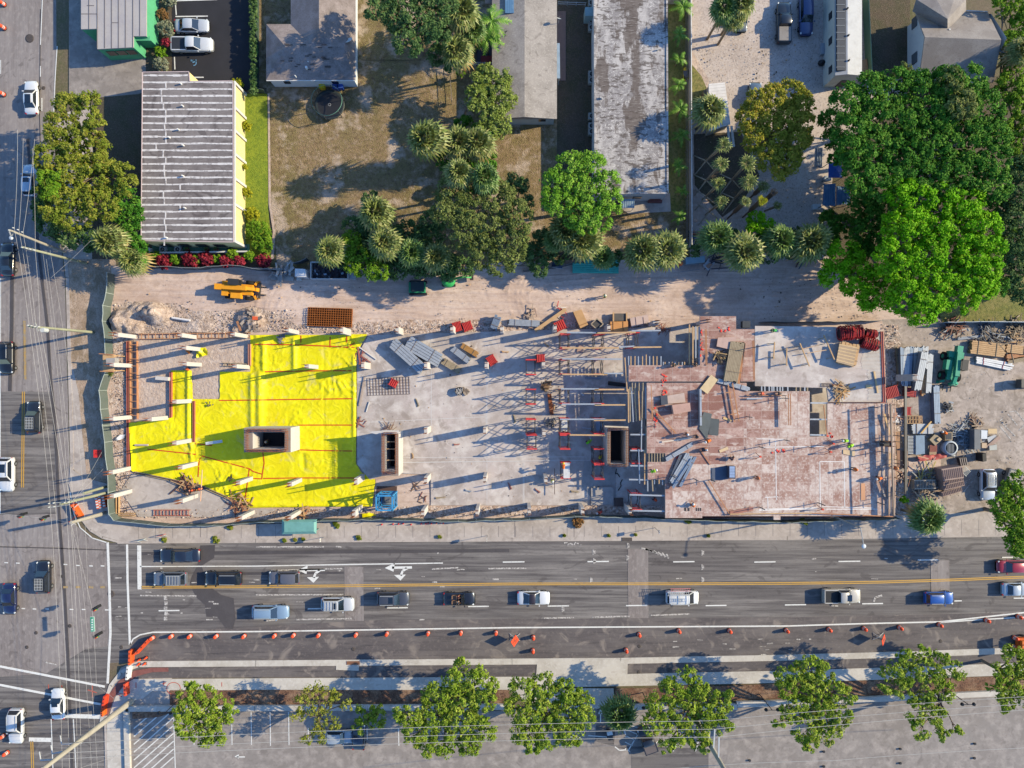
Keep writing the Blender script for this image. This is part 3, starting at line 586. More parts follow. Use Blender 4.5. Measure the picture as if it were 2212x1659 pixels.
# big grey house top right (gable wall facing left, hipped wing)
c=P(2075,90,4);c.z=0;t=thing('gabled_house','large house with a grey shingle roof and a pale gable wall at the top right','house',c)
zr, ze=6.8,3.6
L0, L1, L2=P(1987,160, ze),P(1998,80, zr),P(1977,25, ze+.2)
R0, R1, R2=P(2146,178, ze),P(2163,86, zr),P(2133,25, ze+.2)
b=MB();b.face([L0, R0, R1, L1]);b.face([L1, R1, R2, L2]);e=Vector((0,0,-.15));b.face([L0+e, R0+e, R0, L0]);b.face([R0+e, R1+e, R1, R0]);b.face([R1+e, R2+e, R2, R1]);b.face([L1+e, L0+e, L0, L1]);b.face([L2+e, L1+e, L1, L2]);b.face([R2+e, L2+e, L2, R2]);b.build('roof','shingle_grey',t, off=c)
b=MB();i_=.25;G=[Vector((v.x+i_, v.y, 0)) for v in (L0, L1, L2)];T_=[Vector((L0.x+i_, L0.y+.3, ze-.1)),Vector((L1.x+i_, L1.y, zr-.2)),Vector((L2.x+i_, L2.y-.2, ze))]
xx=T_[0].x-.0;T_=[Vector((xx, v.y, v.z)) for v in T_];G=[Vector((xx, v.y, 0)) for v in T_]
b.face([G[2],G[0],T_[0],T_[1],T_[2]]);xr=R0.x-.3;K=[Vector((xr, v.y, v.z)) for v in T_];KG=[Vector((xr, v.y, 0)) for v in T_]
b.face([KG[0],KG[2],K[2],K[1],K[0]]);b.face([G[0],KG[0],K[0],T_[0]]);b.face([KG[2],G[2],T_[2],K[2]]);b.build('wall','wall_white',t, off=c)
for y0 in (44,122): b=MB();yy=P(0, y0+4,2).y;b.box((xx-.04, yy, 1.3),(.1,1.5,1.3));b.build('window','5a6470',t, off=c)
# wing with its own higher hipped roof
b=MB();a1, a2, a3=P(1971,25,5.0),P(2047,64,5.6),P(2087,23,5.0);u1, u2, u3=P(1979,-2,6.6),P(2047,41,7.2),P(2087,-2,6.6);bb=[P(1979,-80,6.6),P(2087,-80,6.6)]
b.face([a1, a2, u2, u1]);b.face([a2, a3, u3, u2]);b.face([u1, u2, u3, bb[1],bb[0]]);b.build('wing_roof','shingle_grey',t, off=c)
for x, y, r in ((2016,39,.2),(2047,67,.12),(2024,42,.1),(2052,110,.1)): vent(t, x, y, 5.6 if y < 90 else 5.2, c, r, .5)
b=MB();g=P(2087,23,4.0);g2=P(2133,25,4.0);b.bar(g, g2,.1,.1);b.build('gutter','white_trim',t, off=c)
dish(2146,40,4.5,'cream satellite dish at the upper right corner of the large grey roof',(.6,.8),.5, col='c9c5b0');dish(2153,121,5.0,'blue grey satellite dish at the right edge of the large grey roof',(.3,.9),.6, col='7b93a8')
# blue tarp shelter, ribbed blue roofs, cooler, pipe bundle
t=thing('tarp_shelter','blue tarpaulin shelter at the edge of the big dark tree','shelter',P(1806,368))
b=MB();k=[P(1789,384,2.3),P(1820,384,2.1),P(1818,351,2.4),P(1790,351,2.2)];k=[v-t.location for v in k];m_=sum(k, Vector())/4+Vector((0,0,.35))
for i in range(4): b.face([k[i],k[(i+1) % 4],m_]);b.face([k[(i+1) % 4],k[i],m_-Vector((0,0,.05))])
b.build('tarpaulin','2c5cb8',t)
for v in k: b=MB();b.tube((v.x*.95, v.y*.95,0),(v.x*.95, v.y*.95, v.z),.05);b.build('post','6d6a66',t)
for i, (pl, lb) in enumerate((([(1780,398),(1805,396),(1805,445),(1777,444)],'left sheet of the ribbed blue metal roofing beside the big trees'),([(1807,402),(1835,404),(1838,438),(1806,444)],'right sheet of the ribbed blue metal roofing beside the big trees'))):
 t=thing('metal_canopy',lb,'canopy',P(pl[0][0]+12,420),group='ribbed metal canopies')
 b=MB();q=gnd(pl, 2.2-i*.2);b.prism(q, 2.12-i*.2,2.2-i*.2, bottom=True)
 for j in range(5):
  f=j/5+.1;p0=P(pl[0][0]+(pl[1][0]-pl[0][0])*f, pl[0][1]+1,2.22-i*.2);p1=P(pl[3][0]+(pl[2][0]-pl[3][0])*f, pl[3][1]-1,2.22-i*.2);b.bar(p0, p1,.08,.05)
 b.build('roof_sheet','blue_metal',t, off=t.location)
 for p in q: b=MB();b.tube((p[0],p[1],0),(p[0],p[1],2.1-i*.2),.05);b.build('post','6d6a66',t, off=t.location)
t=thing('chest_cooler','white chest standing below the ribbed blue metal roofing','cooler',P(1760,449));b=MB();b.box((0,0,0),(1.1,.7,.6));b.build('box','c5d0da',t);b=MB();b.box((0,0,.6),(1.16,.76,.1));b.build('lid','d5dde3',t)
t=thing('chest_cooler','small white chest between the tarpaulin and the blue roofing','cooler',P(1784,388));b=MB();b.box((0,0,0),(.9,.6,.6));b.build('box','aab9c8',t);b=MB();b.box((0,0,.6),(.95,.65,.08));b.build('lid','bccad6',t)
for i in range(4):
 b=MB();b.tube(P(1766+i*3.3,319,.15),P(1764+i*3.4,361,.15),.1)
 solo(b,'metal_pipe','6f8196',('leftmost','second','third','rightmost')[i]+' of four grey pipes lying beside the big dark tree','pipe',group='pipes beside the dark tree')
for i in range(3):
 b=MB();b.tube(P(1772+i*2,462,.1),P(1773+i*3,498,.1),.1, n=6);solo(b,'bamboo_pole','8c9248',('left','middle','right')[i]+' of three green bamboo poles below the white chest','bamboo pole',group='bamboo poles below the white chest')
# long white fences, hedge, small yard fences
def fence(name, label, pts, h, matp, matr, step=2.4, panel=True, th=.05, cat='fence',rails=2, rd=.05):
 c=P(*pts[0]);t=thing(name, label, cat, c)
 for (x0, y0),(x1, y1) in zip(pts, pts[1:]):
  p, q=P(x0, y0),P(x1, y1);n=max(1, round((q-p).length/step))
  if panel: b=MB();b.bar(p+Vector((0,0, h/2)),q+Vector((0,0, h/2)),th, h-.12);b.build('panel',matp, t, off=c)
  b=MB()
  for k in range(rails): z=h*(k+1)/rails-.03;b.bar(p+Vector((0,0, z)),q+Vector((0,0, z)),rd, rd)
  b.build('rail',matr, t, off=c)
  for i in range(n+1):
   if i == n and (x1, y1) != pts[-1]: continue
   a=p+(q-p)*i/n;b=MB();b.tube(a, a+Vector((0,0, h+.05)),.045, n=6);b.build('post',matr, t, off=c)
 return t
fence('white_fence','long white fence between the narrow palm strip and the gravel yard',[(1486,-20),(1488,535)],1.8,'c3b8b2','e6e4e2',3.2, th=.06, rd=.12)
fence('wire_fence','thin wire fence running beside the long white fence',[(1479,30),(1480,530)],1.4,'a89a90','9b8f88',3.5, panel=False)
b=MB();b.box(P(1464,8,0),(3,.2,1.5));solo(b,'gate','b5b0aa','grey gate at the top of the narrow palm strip','gate')
fence('yard_fence','dark green fence round the left side of the hipped roof house',[(560,-20),(560,200),(576,203)],1.6,'40564f','5c6a66',2.6)
fence('yard_fence','thin low fence beside the palms right of the back lawn',[(972,145),(977,225)],1.2,'6b6054','8a8075',2.6, panel=False)
fence('porch_rail','white porch rail between two palms left of the long grey house',[(1017,141),(1063,142)],1.0,'ccc','d3d6da',1.2, panel=False, rails=3)
Z('porch_floor',[(1030,90),(1063,90),(1063,140),(1030,140)],gm('4a4650'),z=.2)
b=MB();b.box(P(1051,132,.2),(1.6,.9,.7));solo(b,'outdoor_sofa','8c3038','dark red sofa on the porch left of the long grey house','sofa')
b=MB();b.prism(gnd([(1046,-20),(1063,-20),(1063,8),(1048,8)],2.4),2.2,2.4, bottom=True);solo(b,'porch_canopy','a98f7e','small tan porch roof touching the long grey house at the top','porch roof')
fence('white_rail','white rail between the long grey house and the weathered roof',[(1205,12),(1264,14)],1.0,'ccc','c9ccd0',1.5, panel=False)
# ---------------------------------------------------------------- vegetation
def leafmat(name, a, b_, c_, d=None):
 return M(name, a, [('noise',.3, X, .42,.62, b_, .8),('noise',1.3, X, .5,.66, c_, .6)],.7, spec=.08, island=[(b_, .15,.6),(c_, .6,1.0)]+([(d, .93,.99)] if d else []),trans=.22)
leafmat('leaf_bright','88cc12','5ea80a','b0e03a','6e7a2c')
leafmat('leaf_lime','8fc03c','6ca42c','b2d462','7e8a3c')
leafmat('leaf_mid','7ca828','588620','a6c040','6e6a3a')
leafmat('leaf_olive','949c34','6c822a','b8b454','9c7c42')
leafmat('leaf_gold','b0ac3c','828c2c','d4c054','c89a40')
leafmat('leaf_dark','5a9430','34701f','8cb848','5a6030')
leafmat('leaf_deep','64864c','416438','90a868','5a6a40')
leafmat('leaf_oak','80904c','5b6c34','a6ae6a','75684a')
leafmat('leaf_soft','98ac50','788c38','b8c474','7d704c')
leafmat('leaf_street','9ab438','749428','c2cc5c','8a7a44')
leafmat('leaf_sparse','a0a63c','7c8a2e','bcb660','8a7a48')
leafmat('leaf_red','9c2e40','6c1e30','cc4e5c')
leafmat('leaf_silver','9ca288','7c866c','bab89e')
leafmat('leaf_yellow','b4b424','8c9420','d4cc40')
leafmat('leaf_rust','b08052','8a6a40','c89468')
M('bark','8a7a6a',[('noise',3,(1,1,.3),.4,.66,'6b5d50',.8)])
M('palm_bark','a08c72',[('noise',4,(1,1,3),.4,.66,'7b6850',.9)])
def leaf_mesh(name, clumps, nper, size, rng, mat, parent, off):
 """clumps: array (n,4) centre and radius;leaves are small folded diamonds"""
 n=len(clumps);N=n*nper
 cc=np.repeat(clumps, nper, axis=0)
 d=rng.normal(size=(N, 3));d /= np.linalg.norm(d, axis=1)[:, None]
 d[:, 2]=np.where(rng.random(N) < .72, np.abs(d[:, 2]),d[:, 2])
 r=cc[:, 3]*(.55+.5*rng.random(N))
 c=cc[:, :3]+d*r[:, None]*np.array([1,1,.8])
 nrm=d+rng.normal(size=(N, 3))*.55+np.array([0,0,.45]);nrm /= np.linalg.norm(nrm, axis=1)[:, None]
 t=rng.normal(size=(N, 3));t -= (t*nrm).sum(1)[:, None]*nrm;t /= np.linalg.norm(t, axis=1)[:, None]
 bt=np.cross(nrm, t);s=size*(.6+.8*rng.random(N))[:, None]
 V=np.empty((N, 4,3));V[:, 0]=c-t*s*.62;V[:, 1]=c+bt*s*.4;V[:, 2]=c+t*s*.62;V[:, 3]=c-bt*s*.4
 V -= np.array(off)
 me=bpy.data.meshes.new(name);me.vertices.add(N*4);me.vertices.foreach_set('co',V.reshape(-1).astype('f4'))
 me.loops.add(N*4);me.loops.foreach_set('vertex_index',np.arange(N*4, dtype='i4'))
 me.polygons.add(N);me.polygons.foreach_set('loop_start',np.arange(0, N*4,4, dtype='i4'))
 me.update(calc_edges=True);me.materials.append(MATS[mat])
 o=bpy.data.objects.new(name, me);COL.objects.link(o);o.parent=parent;return o
SEED=[11]
def tree(label, lobes, h, mat, group=None, name='tree',cat='tree',base=None, leaf=.21, dens=1.0, nper=46, clump=.6, sparse=0, trunk=True, flat=.7, thick=1.0, gather=.27):
 """lobes: (x, y, radius[, top height]) in photo units"""
 SEED[0] += 1;rng=np.random.default_rng(SEED[0])
 L3=[]
 for lb in lobes:
  ht=lb[3] if len(lb) > 3 else h
  r=lb[2]/S;zc=max(ht-r*flat, ht*.45);r *= (H-zc)/H;rz=min(r*flat, max(ht-.3,.4)*.75);zc=ht-rz
  c=P(lb[0],lb[1],zc);L3.append((c.x, c.y, c.z, r, rz))
 bx, by=base if base else (sum(l[0]*l[3] for l in L3)/sum(l[3] for l in L3),sum(l[1]*l[3] for l in L3)/sum(l[3] for l in L3))
 if base: p_=P(*base);bx, by=p_.x, p_.y
 t=thing(name, label, cat, (bx, by, 0),group=group)
 cl=[]
 for (x, y, z, r, rz) in L3:
  n=max(6, int(2*math.pi*r*r*1.5*dens/(clump/.62)**2))
  d=rng.normal(size=(n, 3));d /= np.linalg.norm(d, axis=1)[:, None]
  d[:, 2]=np.where(rng.random(n) < .8, np.abs(d[:, 2]),d[:, 2])
  k=.84+.2*rng.random(n)
  if sparse: k=.25+.85*rng.random(n)
  ce=np.stack([x+d[:, 0]*r*k*.92, y+d[:, 1]*r*k*.92, z+d[:, 2]*rz*k*.95, clump*(.45+.6*rng.random(n))*min(1,.45+r*.28)],1)
  if r > 1.2 and not sparse:     # gather the clumps into boughs with gaps between them
   m=max(5, int(n/7));g=ce[rng.choice(n, m, replace=False),:3];g[:, 2] += rng.uniform(-.5,.55, m)*min(1, r*.4)
   dd=((ce[:, None, :3]-g[None])**2).sum(2);w_=dd.argmin(1);ce[:, :3] += (g[w_]-ce[:, :3])*gather
  ce[:, 2]=np.maximum(ce[:, 2],.25)
  # drop clumps lying deep inside another lobe
  keep=np.ones(n, bool)
  for (x2, y2, z2, r_, rz_) in L3:
   if (x2, y2) == (x, y): continue
   q=((ce[:, 0]-x2)/r_)**2+((ce[:, 1]-y2)/r_)**2+((ce[:, 2]-z2)/rz_)**2;keep &= ~(q < .42)
  cl.append(ce[keep])
 cl=np.concatenate(cl)
 leaf_mesh('crown',cl, nper, leaf, rng, mat, t, (bx, by, 0))
 # inner mass of larger leaves so that the crown is not hollow
 if not sparse:
  ci=[]
  for (x, y, z, r, rz) in L3:
   n=max(2, int(r*r*1.2));a=rng.random(n)*6.283;q=np.sqrt(rng.random(n))*r*.62
   ci.append(np.stack([x+np.cos(a)*q, y+np.sin(a)*q, z+rng.uniform(-.3,.45, n)*rz, np.full(n, min(1.1, r*.45))],1))
  leaf_mesh('inner_foliage',np.concatenate(ci),22, leaf*1.9, rng, mat, t, (bx, by, 0))
 if trunk:
  b=MB();big=max(l[3] for l in L3);r0=(.10+.07*big)*thick;zt=min(l[2]-l[4]*.2 for l in L3)*.55
  lean=Vector((rng.normal()*.2, rng.normal()*.2,0));b.tube((0,0,0),Vector((0,0, zt))+lean, r0, r0*.75,9)
  for (x, y, z, r, rz) in L3:
   q=Vector((x-bx, y-by, z));s0=Vector((0,0, zt))+lean;m_=(s0+q)/2+Vector((rng.normal()*.2, rng.normal()*.2,.3));b.tube(s0-Vector((0,0,.2)),m_, r0*.55, r0*.4,7);b.tube(m_, q, r0*.4, r0*.2,6)
   for k in range(4 if not sparse else 7):
    a=rng.random()*6.28;e=q+Vector((math.cos(a)*r*.8, math.sin(a)*r*.8, rz*rng.uniform(-.1,.7)));b.tube(m_.lerp(q, .3+.5*rng.random()),e, r0*.2,.02,5)
  b.build('trunk','bark',t)
 return t
# big trees, left side
tree('large olive green tree left of the striped roof, hanging over the street',[(150,232,34),(195,222,28),(205,265,24),(140,285,48),(180,320,58),(115,345,40),(165,385,62),(215,380,50),(115,405,38),(160,450,56),(222,440,42),(270,372,24),(275,400,26),(120,450,34),(205,290,26)],8.5,'leaf_olive',leaf=.21)
tree('bright green tree crown at the left edge of the large olive tree',[(105,392,26,8.9),(112,415,22,8.8),(125,385,18,9)],8.6,'leaf_mid',trunk=True)
tree('dense green tree touching the lower left corner of the striped roof',[(280,440,34),(290,470,30),(285,505,26),(300,535,22),(265,462,24),(298,560,18)],5.5,'leaf_dark')
tree('dark green tree in the shade beside the left street',[(105,455,36),(115,490,34),(150,510,34),(185,520,30),(90,425,24)],5.5,'leaf_deep')
# top middle
tree('tall grey green tree at the top between the hipped roof and the palms',[(830,5,38),(870,30,50),(900,60,44),(880,95,34),(920,25,46),(815,25,30),(955,20,38),(945,70,34),(905,-20,50)],12.5,'leaf_deep',leaf=.2, gather=.3)
tree('light green tree left of the long grey house',[(1035,180,26),(1060,172,28),(1085,200,26),(1050,210,34),(1075,235,30),(1035,235,26),(1060,260,30),(1080,280,24),(1048,280,20),(1050,165,28),(1080,175,28),(1095,215,22),(1030,210,30),(1085,260,26)],7,'leaf_soft',gather=.25)
tree('small bare grey tree left of the light green tree',[(1000,228,16)],4,'leaf_silver',sparse=1, dens=.25, nper=8, leaf=.2)
tree('broad dark oak in the middle of the palm thicket',[(985,420,46),(1020,455,52),(1075,430,42),(1115,470,40),(1000,495,46),(1060,500,48),(1100,530,42),(1045,545,40),(1085,570,34),(960,460,34),(1125,500,28)],10.5,'leaf_oak',leaf=.19, gather=.3)
tree('dark green bush at the right side of the broad dark oak',[(1120,395,26),(1135,440,20),(1100,410,18)],6,'leaf_deep')
tree('dark green bush filling the gap under the palms beside the back lawn',[(960,350,22),(1020,345,24),(975,330,20),(1040,360,20)],4.5,'leaf_dark')
tree('round bright green tree overlapping the weathered roof',[(1235,365,40),(1275,370,42),(1200,395,34),(1225,415,46),(1275,420,48),(1310,400,32),(1315,440,32),(1205,440,36),(1250,460,42),(1290,475,32),(1190,425,26),(1265,485,26)],10.5,'leaf_lime',leaf=.19, gather=.25)
tree('dense green tree beside the dumpster above the sand track',[(760,525,26),(770,555,30),(805,580,28),(785,575,28),(765,575,22),(830,590,18)],5.5,'leaf_mid')
tree('dark green shrub row under the palms behind the black mesh fence',[(870,555,28),(900,575,26),(930,575,26),(965,585,26),(1000,575,26),(1150,555,30),(1165,575,24)],4,'leaf_deep',name='shrub',cat='shrub')
tree('dark shrubs under the double palm right of the bright round tree',[(1180,540,26),(1210,550,24),(1300,552,24),(1330,560,18),(1170,510,22)],3.5,'leaf_deep',name='shrub',cat='shrub')
tree('golden green tree in the gravel yard',[(1630,225,34),(1665,215,34),(1705,210,36),(1735,225,28),(1615,262,32),(1655,255,40),(1700,260,42),(1735,265,28),(1625,300,32),(1670,300,40),(1720,305,32),(1660,340,34),(1700,345,34),(1680,368,24)],8,'leaf_gold',dens=1.4, leaf=.2)
tree('small glossy bright green tree between the palms at the gravel yard',[(1632,478,22),(1650,490,22),(1628,497,18),(1662,500,16)],5,'leaf_bright')
tree('low dark bushes beside the smoky corner of the gravel yard',[(1790,480,26),(1820,490,28),(1790,510,22),(1850,480,26)],3,'leaf_dark',name='shrub',cat='shrub')
tree('very large dark green tree in front of the gabled house',[(1830,225,44),(1870,200,44),(1925,190,46),(1975,200,48),(2040,185,44),(2085,185,46),(1840,275,46),(1890,260,54),(1950,260,58),(2010,255,56),(2070,250,58),(2120,240,48),(1835,330,44),(1880,330,54),(1945,330,60),(2010,320,58),(2080,320,60),(2130,300,52),(1850,380,42),(1905,390,50),(1970,385,50),(2040,385,52),(2105,380,52),(2140,350,42),(2150,405,34)],13,'leaf_dark',dens=1.25, gather=.33, leaf=.23, clump=.68)
tree('pale green crown standing out of the very large dark tree below the grey roof',[(2050,175,28,13.6),(2075,210,30,13.8),(2060,235,26,13.8),(2090,240,22,13.7),(1945,160,24,10.5)],12,'leaf_oak')
tree('very large bright yellow green tree at the right above the work yard',[(1820,560,46,8),(1800,590,34,7.5),(1850,600,48,8.5),(1900,620,50,9),(1960,640,48),(1990,665,42),(1930,560,56),(1990,570,60),(2050,580,58),(2100,560,52),(1950,490,56),(2010,500,58),(2070,490,58),(2120,500,44),(1960,430,46),(1935,410,34),(2020,440,48),(2080,445,44),(2070,630,50),(2010,640,46),(2110,610,44),(2140,540,32),(2130,580,32),(1880,650,30,8)],13,'leaf_bright',dens=1.15, gather=.35, leaf=.23, clump=.68)
tree('olive green tree at the right edge below the dark tree',[(2195,420,50),(2190,480,44),(2215,380,46),(2200,530,36)],8,'leaf_deep')
tree('bright green hedge trees along the right edge at the top',[(2185,20,36),(2210,60,40),(2190,100,36),(2200,150,44),(2180,190,36),(2205,230,44),(2195,290,44),(2215,340,36),(2165,10,26)],6.5,'leaf_mid')
tree('dark trees at the right edge beside the bright yellow green tree',[(2185,590,40),(2210,620,46),(2180,560,30),(2210,550,40)],6,'leaf_deep')
tree('dark green tree at the right edge beside the pavement',[(2180,1070,36),(2210,1100,44),(2175,1120,34),(2205,1150,36),(2160,1090,26),(2200,1050,36),(2195,1180,30),(2230,1180,40)],8,'leaf_mid')
# row south of the street
sg='trees along the mulch beds'
tree('leafy tree above the hatched parking bay, first of the street row',[(408,1500,26),(440,1505,28),(475,1520,28),(495,1530,20),(415,1535,30),(450,1545,34),(485,1560,24),(400,1570,24),(440,1585,28),(470,1590,22),(390,1545,20),(415,1480,14)],7,'leaf_street',sg, base=(432,1530),dens=.66)
tree('thin yellowish tree above the car park, second of the street row',[(655,1500,26),(690,1495,26),(725,1505,24),(745,1520,18),(650,1535,24),(695,1535,30),(690,1575,26),(665,1595,20),(720,1560,20),(700,1600,16)],7,'leaf_sparse',sg, base=(690,1525),sparse=1, dens=.62, nper=26)
tree('small leafy tree between the thin tree and the broad tree over the car park',[(790,1540,24),(810,1560,22),(780,1565,18),(815,1535,16)],5,'leaf_street',sg, base=(800,1535),dens=.7)
tree('broad leafy tree over the car park, third of the street row',[(995,1440,22),(985,1465,34),(1035,1470,32),(945,1500,36),(1000,1505,40),(1045,1510,28),(890,1550,34),(940,1545,42),(1000,1560,42),(1045,1570,32),(900,1585,30),(960,1600,34),(1015,1605,28),(925,1615,20),(1060,1480,18),(870,1540,20)],9,'leaf_street',sg, base=(975,1520),dens=.74)
tree('broad leafy tree left of the driveway, fourth of the street row',[(1130,1485,32),(1175,1480,32),(1225,1490,30),(1260,1505,26),(1120,1530,34),(1170,1530,42),(1225,1535,42),(1265,1545,26),(1130,1580,34),(1180,1585,38),(1230,1580,32),(1150,1610,20)],9,'leaf_street',sg, base=(1180,1520),dens=.82)
tree('leafy tree right of the driveway, fifth of the street row',[(1485,1455,20),(1450,1490,32),(1495,1480,30),(1530,1500,30),(1560,1515,24),(1425,1520,32),(1475,1530,38),(1525,1545,36),(1560,1560,26),(1415,1560,30),(1460,1580,32),(1510,1590,30),(1440,1610,18),(1525,1610,16),(1570,1500,12)],8.5,'leaf_street',sg, base=(1480,1515),dens=.74)
tree('leafy tree right of the transmission pole, sixth of the street row',[(1750,1440,30),(1715,1450,24),(1775,1455,28),(1700,1485,28),(1745,1485,34),(1795,1490,28),(1830,1505,22),(1715,1530,32),(1765,1530,36),(1815,1545,28),(1740,1580,32),(1790,1580,28),(1750,1605,20),(1680,1560,16),(1690,1460,20)],8.5,'leaf_street',sg, base=(1755,1505),dens=.7)
tree('open branched leafy tree, seventh of the street row',[(1950,1415,22),(1990,1415,24),(2030,1425,22),(1925,1450,26),(1970,1450,30),(2015,1455,26),(2060,1450,24),(1945,1485,26),(1990,1500,28),(2040,1490,26),(1975,1535,26),(2020,1545,26),(1985,1575,22),(2030,1585,20),(2065,1580,14),(1915,1480,16)],8,'leaf_street',sg, base=(1995,1500),dens=.62)
tree('leafy tree cut by the right edge, last of the street row',[(2185,1415,26),(2210,1440,32),(2160,1450,26),(2190,1475,34),(2150,1490,22),(2215,1500,34),(2170,1520,22),(2235,1470,34)],8,'leaf_street',sg, dens=.74)
tree('dense dark undergrowth filling the palm thicket left of the broad dark oak',[(770,500,34),(800,495,34),(830,490,30),(860,520,34),(905,520,34),(935,510,32),(900,550,30),(790,540,30),(730,560,24),(850,560,28),(800,430,22),(860,580,28),(920,545,32),(935,480,28),(880,500,26),(975,575,26)],4.6,'leaf_deep',name='thicket',cat='thicket')
tree('dark undergrowth under the two fan palms of the light green tree',[(1005,275,26),(1040,290,24),(960,300,20),(1000,345,30),(1050,350,30),(1010,395,28)],4,'leaf_dark',name='thicket',cat='thicket')
tree('dark undergrowth between the fan palms under the gravel yard',[(1575,520,30),(1640,525,30),(1700,540,24),(1720,515,24),(1580,550,20),(1500,540,14),(1660,550,24)],3.5,'leaf_deep',name='thicket',cat='thicket')
tree('dark trees filling the top between the grey green tree and the fan palms',[(955,60,34),(970,20,30),(960,100,26),(940,120,24),(1010,70,24),(975,140,18)],6,'leaf_deep')
tree('low green bushes left of the blue roofs under the very large dark tree',[(1800,300,26),(1790,260,26),(1810,340,22),(1850,440,30),(1880,470,34),(1860,500,30),(1900,450,34),(1850,540,34),(1895,520,36),(1930,470,34),(1870,425,30),(2150,460,34),(2160,500,34),(2150,620,26)],6,'leaf_dark')
# shrubs
def shrub(label, x, y, r, h, mat, group=None, name='shrub',**k): return tree(label, [(x, y, r),(x+r*.4, y+r*.3, r*.7),(x-r*.4, y-r*.2, r*.7)],h, mat, group, name,'shrub',leaf=.16, clump=.36, trunk=False, nper=30, **k)
shrub('bright green bush at the lower end of the narrow lawn strip',560,500,26,2.2,'leaf_mid');shrub('rounded green bush touching the dark lawn beside the yellow wall',566,525,22,2,'leaf_mid')
shrub('leafy bush with orange tips beside the lower right corner of the yellow wall',545,462,16,1.8,'leaf_yellow')
for i, (x, y, r) in enumerate(((514,182,13),(533,273,12),(534,415,11),(530,360,5))): shrub('clipped yellow green bush by the yellow wall,'+('topmost','second','third','smallest')[i]+' from the top',x, y, r, 1.4,'leaf_yellow','clipped bushes by the yellow wall')
for i, (x, y, r) in enumerate(((355,566,17),(411,561,17),(446,559,16),(490,565,15),(519,562,11),(570,562,16))): shrub('dark red shrub along the black mesh fence,'+('first','second','third','fourth','fifth','last')[i]+' from the left',x, y, r, 1.8,'leaf_red','red shrubs behind the mesh fence')
for i, (x, y, r) in enumerate(((338,556,13),(378,560,11),(425,562,10),(470,560,10),(505,552,14),(540,555,12))): shrub('green shrub between the red ones behind the mesh fence,'+('first','second','third','fourth','fifth','last')[i]+' from the left',x, y, r, 1.5,'leaf_mid','green shrubs behind the mesh fence')
shrub('silvery shrub left of the silver sedan on the dark parking',358,62,17,1.8,'leaf_silver');shrub('silvery shrub below the red flowers beside the dark parking',350,140,16,1.6,'leaf_silver');shrub('silvery shrub at the top edge beside the green building',365,0,15,1.6,'leaf_silver')
shrub('bright red flowering shrub left of the white pickup',358,91,9,1.6,'leaf_red');shrub('green shrub below the red flowers beside the green building',347,113,13,1.5,'leaf_mid');shrub('orange tipped green shrub at the top beside the green building',352,32,12,1.5,'leaf_rust')
shrub('small green bush at the left end of the porch',996,158,10,2,'leaf_mid')
shrub('rust coloured weed clump on the pavement below the concrete slab',1249,1129,12,.8,'leaf_rust','weeds on the pavement')
for i, (x, y, r) in enumerate(((727,1134,11),(775,1161,8),(497,1139,8),(467,1165,12),(355,1166,8),(1487,1125,10),(1736,1126,12),(1530,1157,4),(1373,1155,3),(1219,1157,3),(1315,1157,3),(638,1166,5),(614,1167,5),(655,1165,4),(950,1160,4))): shrub('low green weed clump on the pavement,'+('below the teal shelter right side','right of the shelter near the kerb','just outside the fence near the left corner','near the kerb left of the shelter','beside the two signs near the corner','beside the red deck edge','below the right part of the red deck','near the lamp shadow','near the kerb right of the middle','tiny one near the kerb in the middle','tiny one left of the drain','below the shelter on the left','tiny one below the shelter','tiny one below the shelter right side','tiny one near the sign shadow')[i],x, y, r*.6,.4,'leaf_olive','weeds on the pavement')
shrub('small green bush in the corner between deck and work yard',1952,1078,9,1.5,'leaf_bright');shrub('scrubby bush beside the bend of the green mesh fence',237,805,7,1.2,'leaf_oak')
hb=MB()
tree('tall narrow dark hedge between the black parking and the fence',[(548, y, 9) for y in range(-20,200,12)],2.2,'leaf_deep',name='hedge',cat='hedge',leaf=.2, clump=.36, trunk=False)
# ---------------------------------------------------------------- palms
M('frond','8f9a50',[('noise',1.5, X, .45,.7,'7d8a48',.7)],.5, island=[('6c8040',0,.5),('b0ac6c',.5,1)],trans=.15)
M('frond_dark','6f8f40',[('noise',1.5, X, .45,.7,'5f7444',.7)],.5, island=[('547a38',0,.5),('94a85c',.5,1)],trans=.15)
M('frond_dry','b59a62',[('noise',1.5, X, .45,.7,'9c8150',.7)],.7, island=[('a28a58',0,.5),('c4ad78',.5,1)])
M('frond_lime','78aa30',[('noise',1.5, X, .45,.7,'5c9428',.7)],.5, island=[('5a8c28',0,.5),('9cc048',.5,1)],trans=.2)
def fan(b, base, d, ln, rad, rs, n=11, droop=.25):
 """a palmate leaf: petiole then narrow blades"""
 side=d.cross(Vector((0,0,1)));side=side.normalized() if side.length > .01 else Vector((1,0,0));up=side.cross(d).normalized()
 hub=base+d*ln;b.bar(base, hub, .04,.03)
 for i in range(n):
  a=(i/(n-1)-.5)*3.9;v=(d*math.cos(a)+side*math.sin(a)).normalized();l=rad*(1-.25*abs(a)/2)*rs.uniform(.85,1.12)
  tip=hub+v*l+Vector((0,0,-droop*l*rs.uniform(.5,1.6)))-up*.0;mid=hub+v*l*.55+up*.05*l;w_=v.cross(up).normalized()*.085*rad
  b.face([hub, mid+w_, tip, mid-w_])
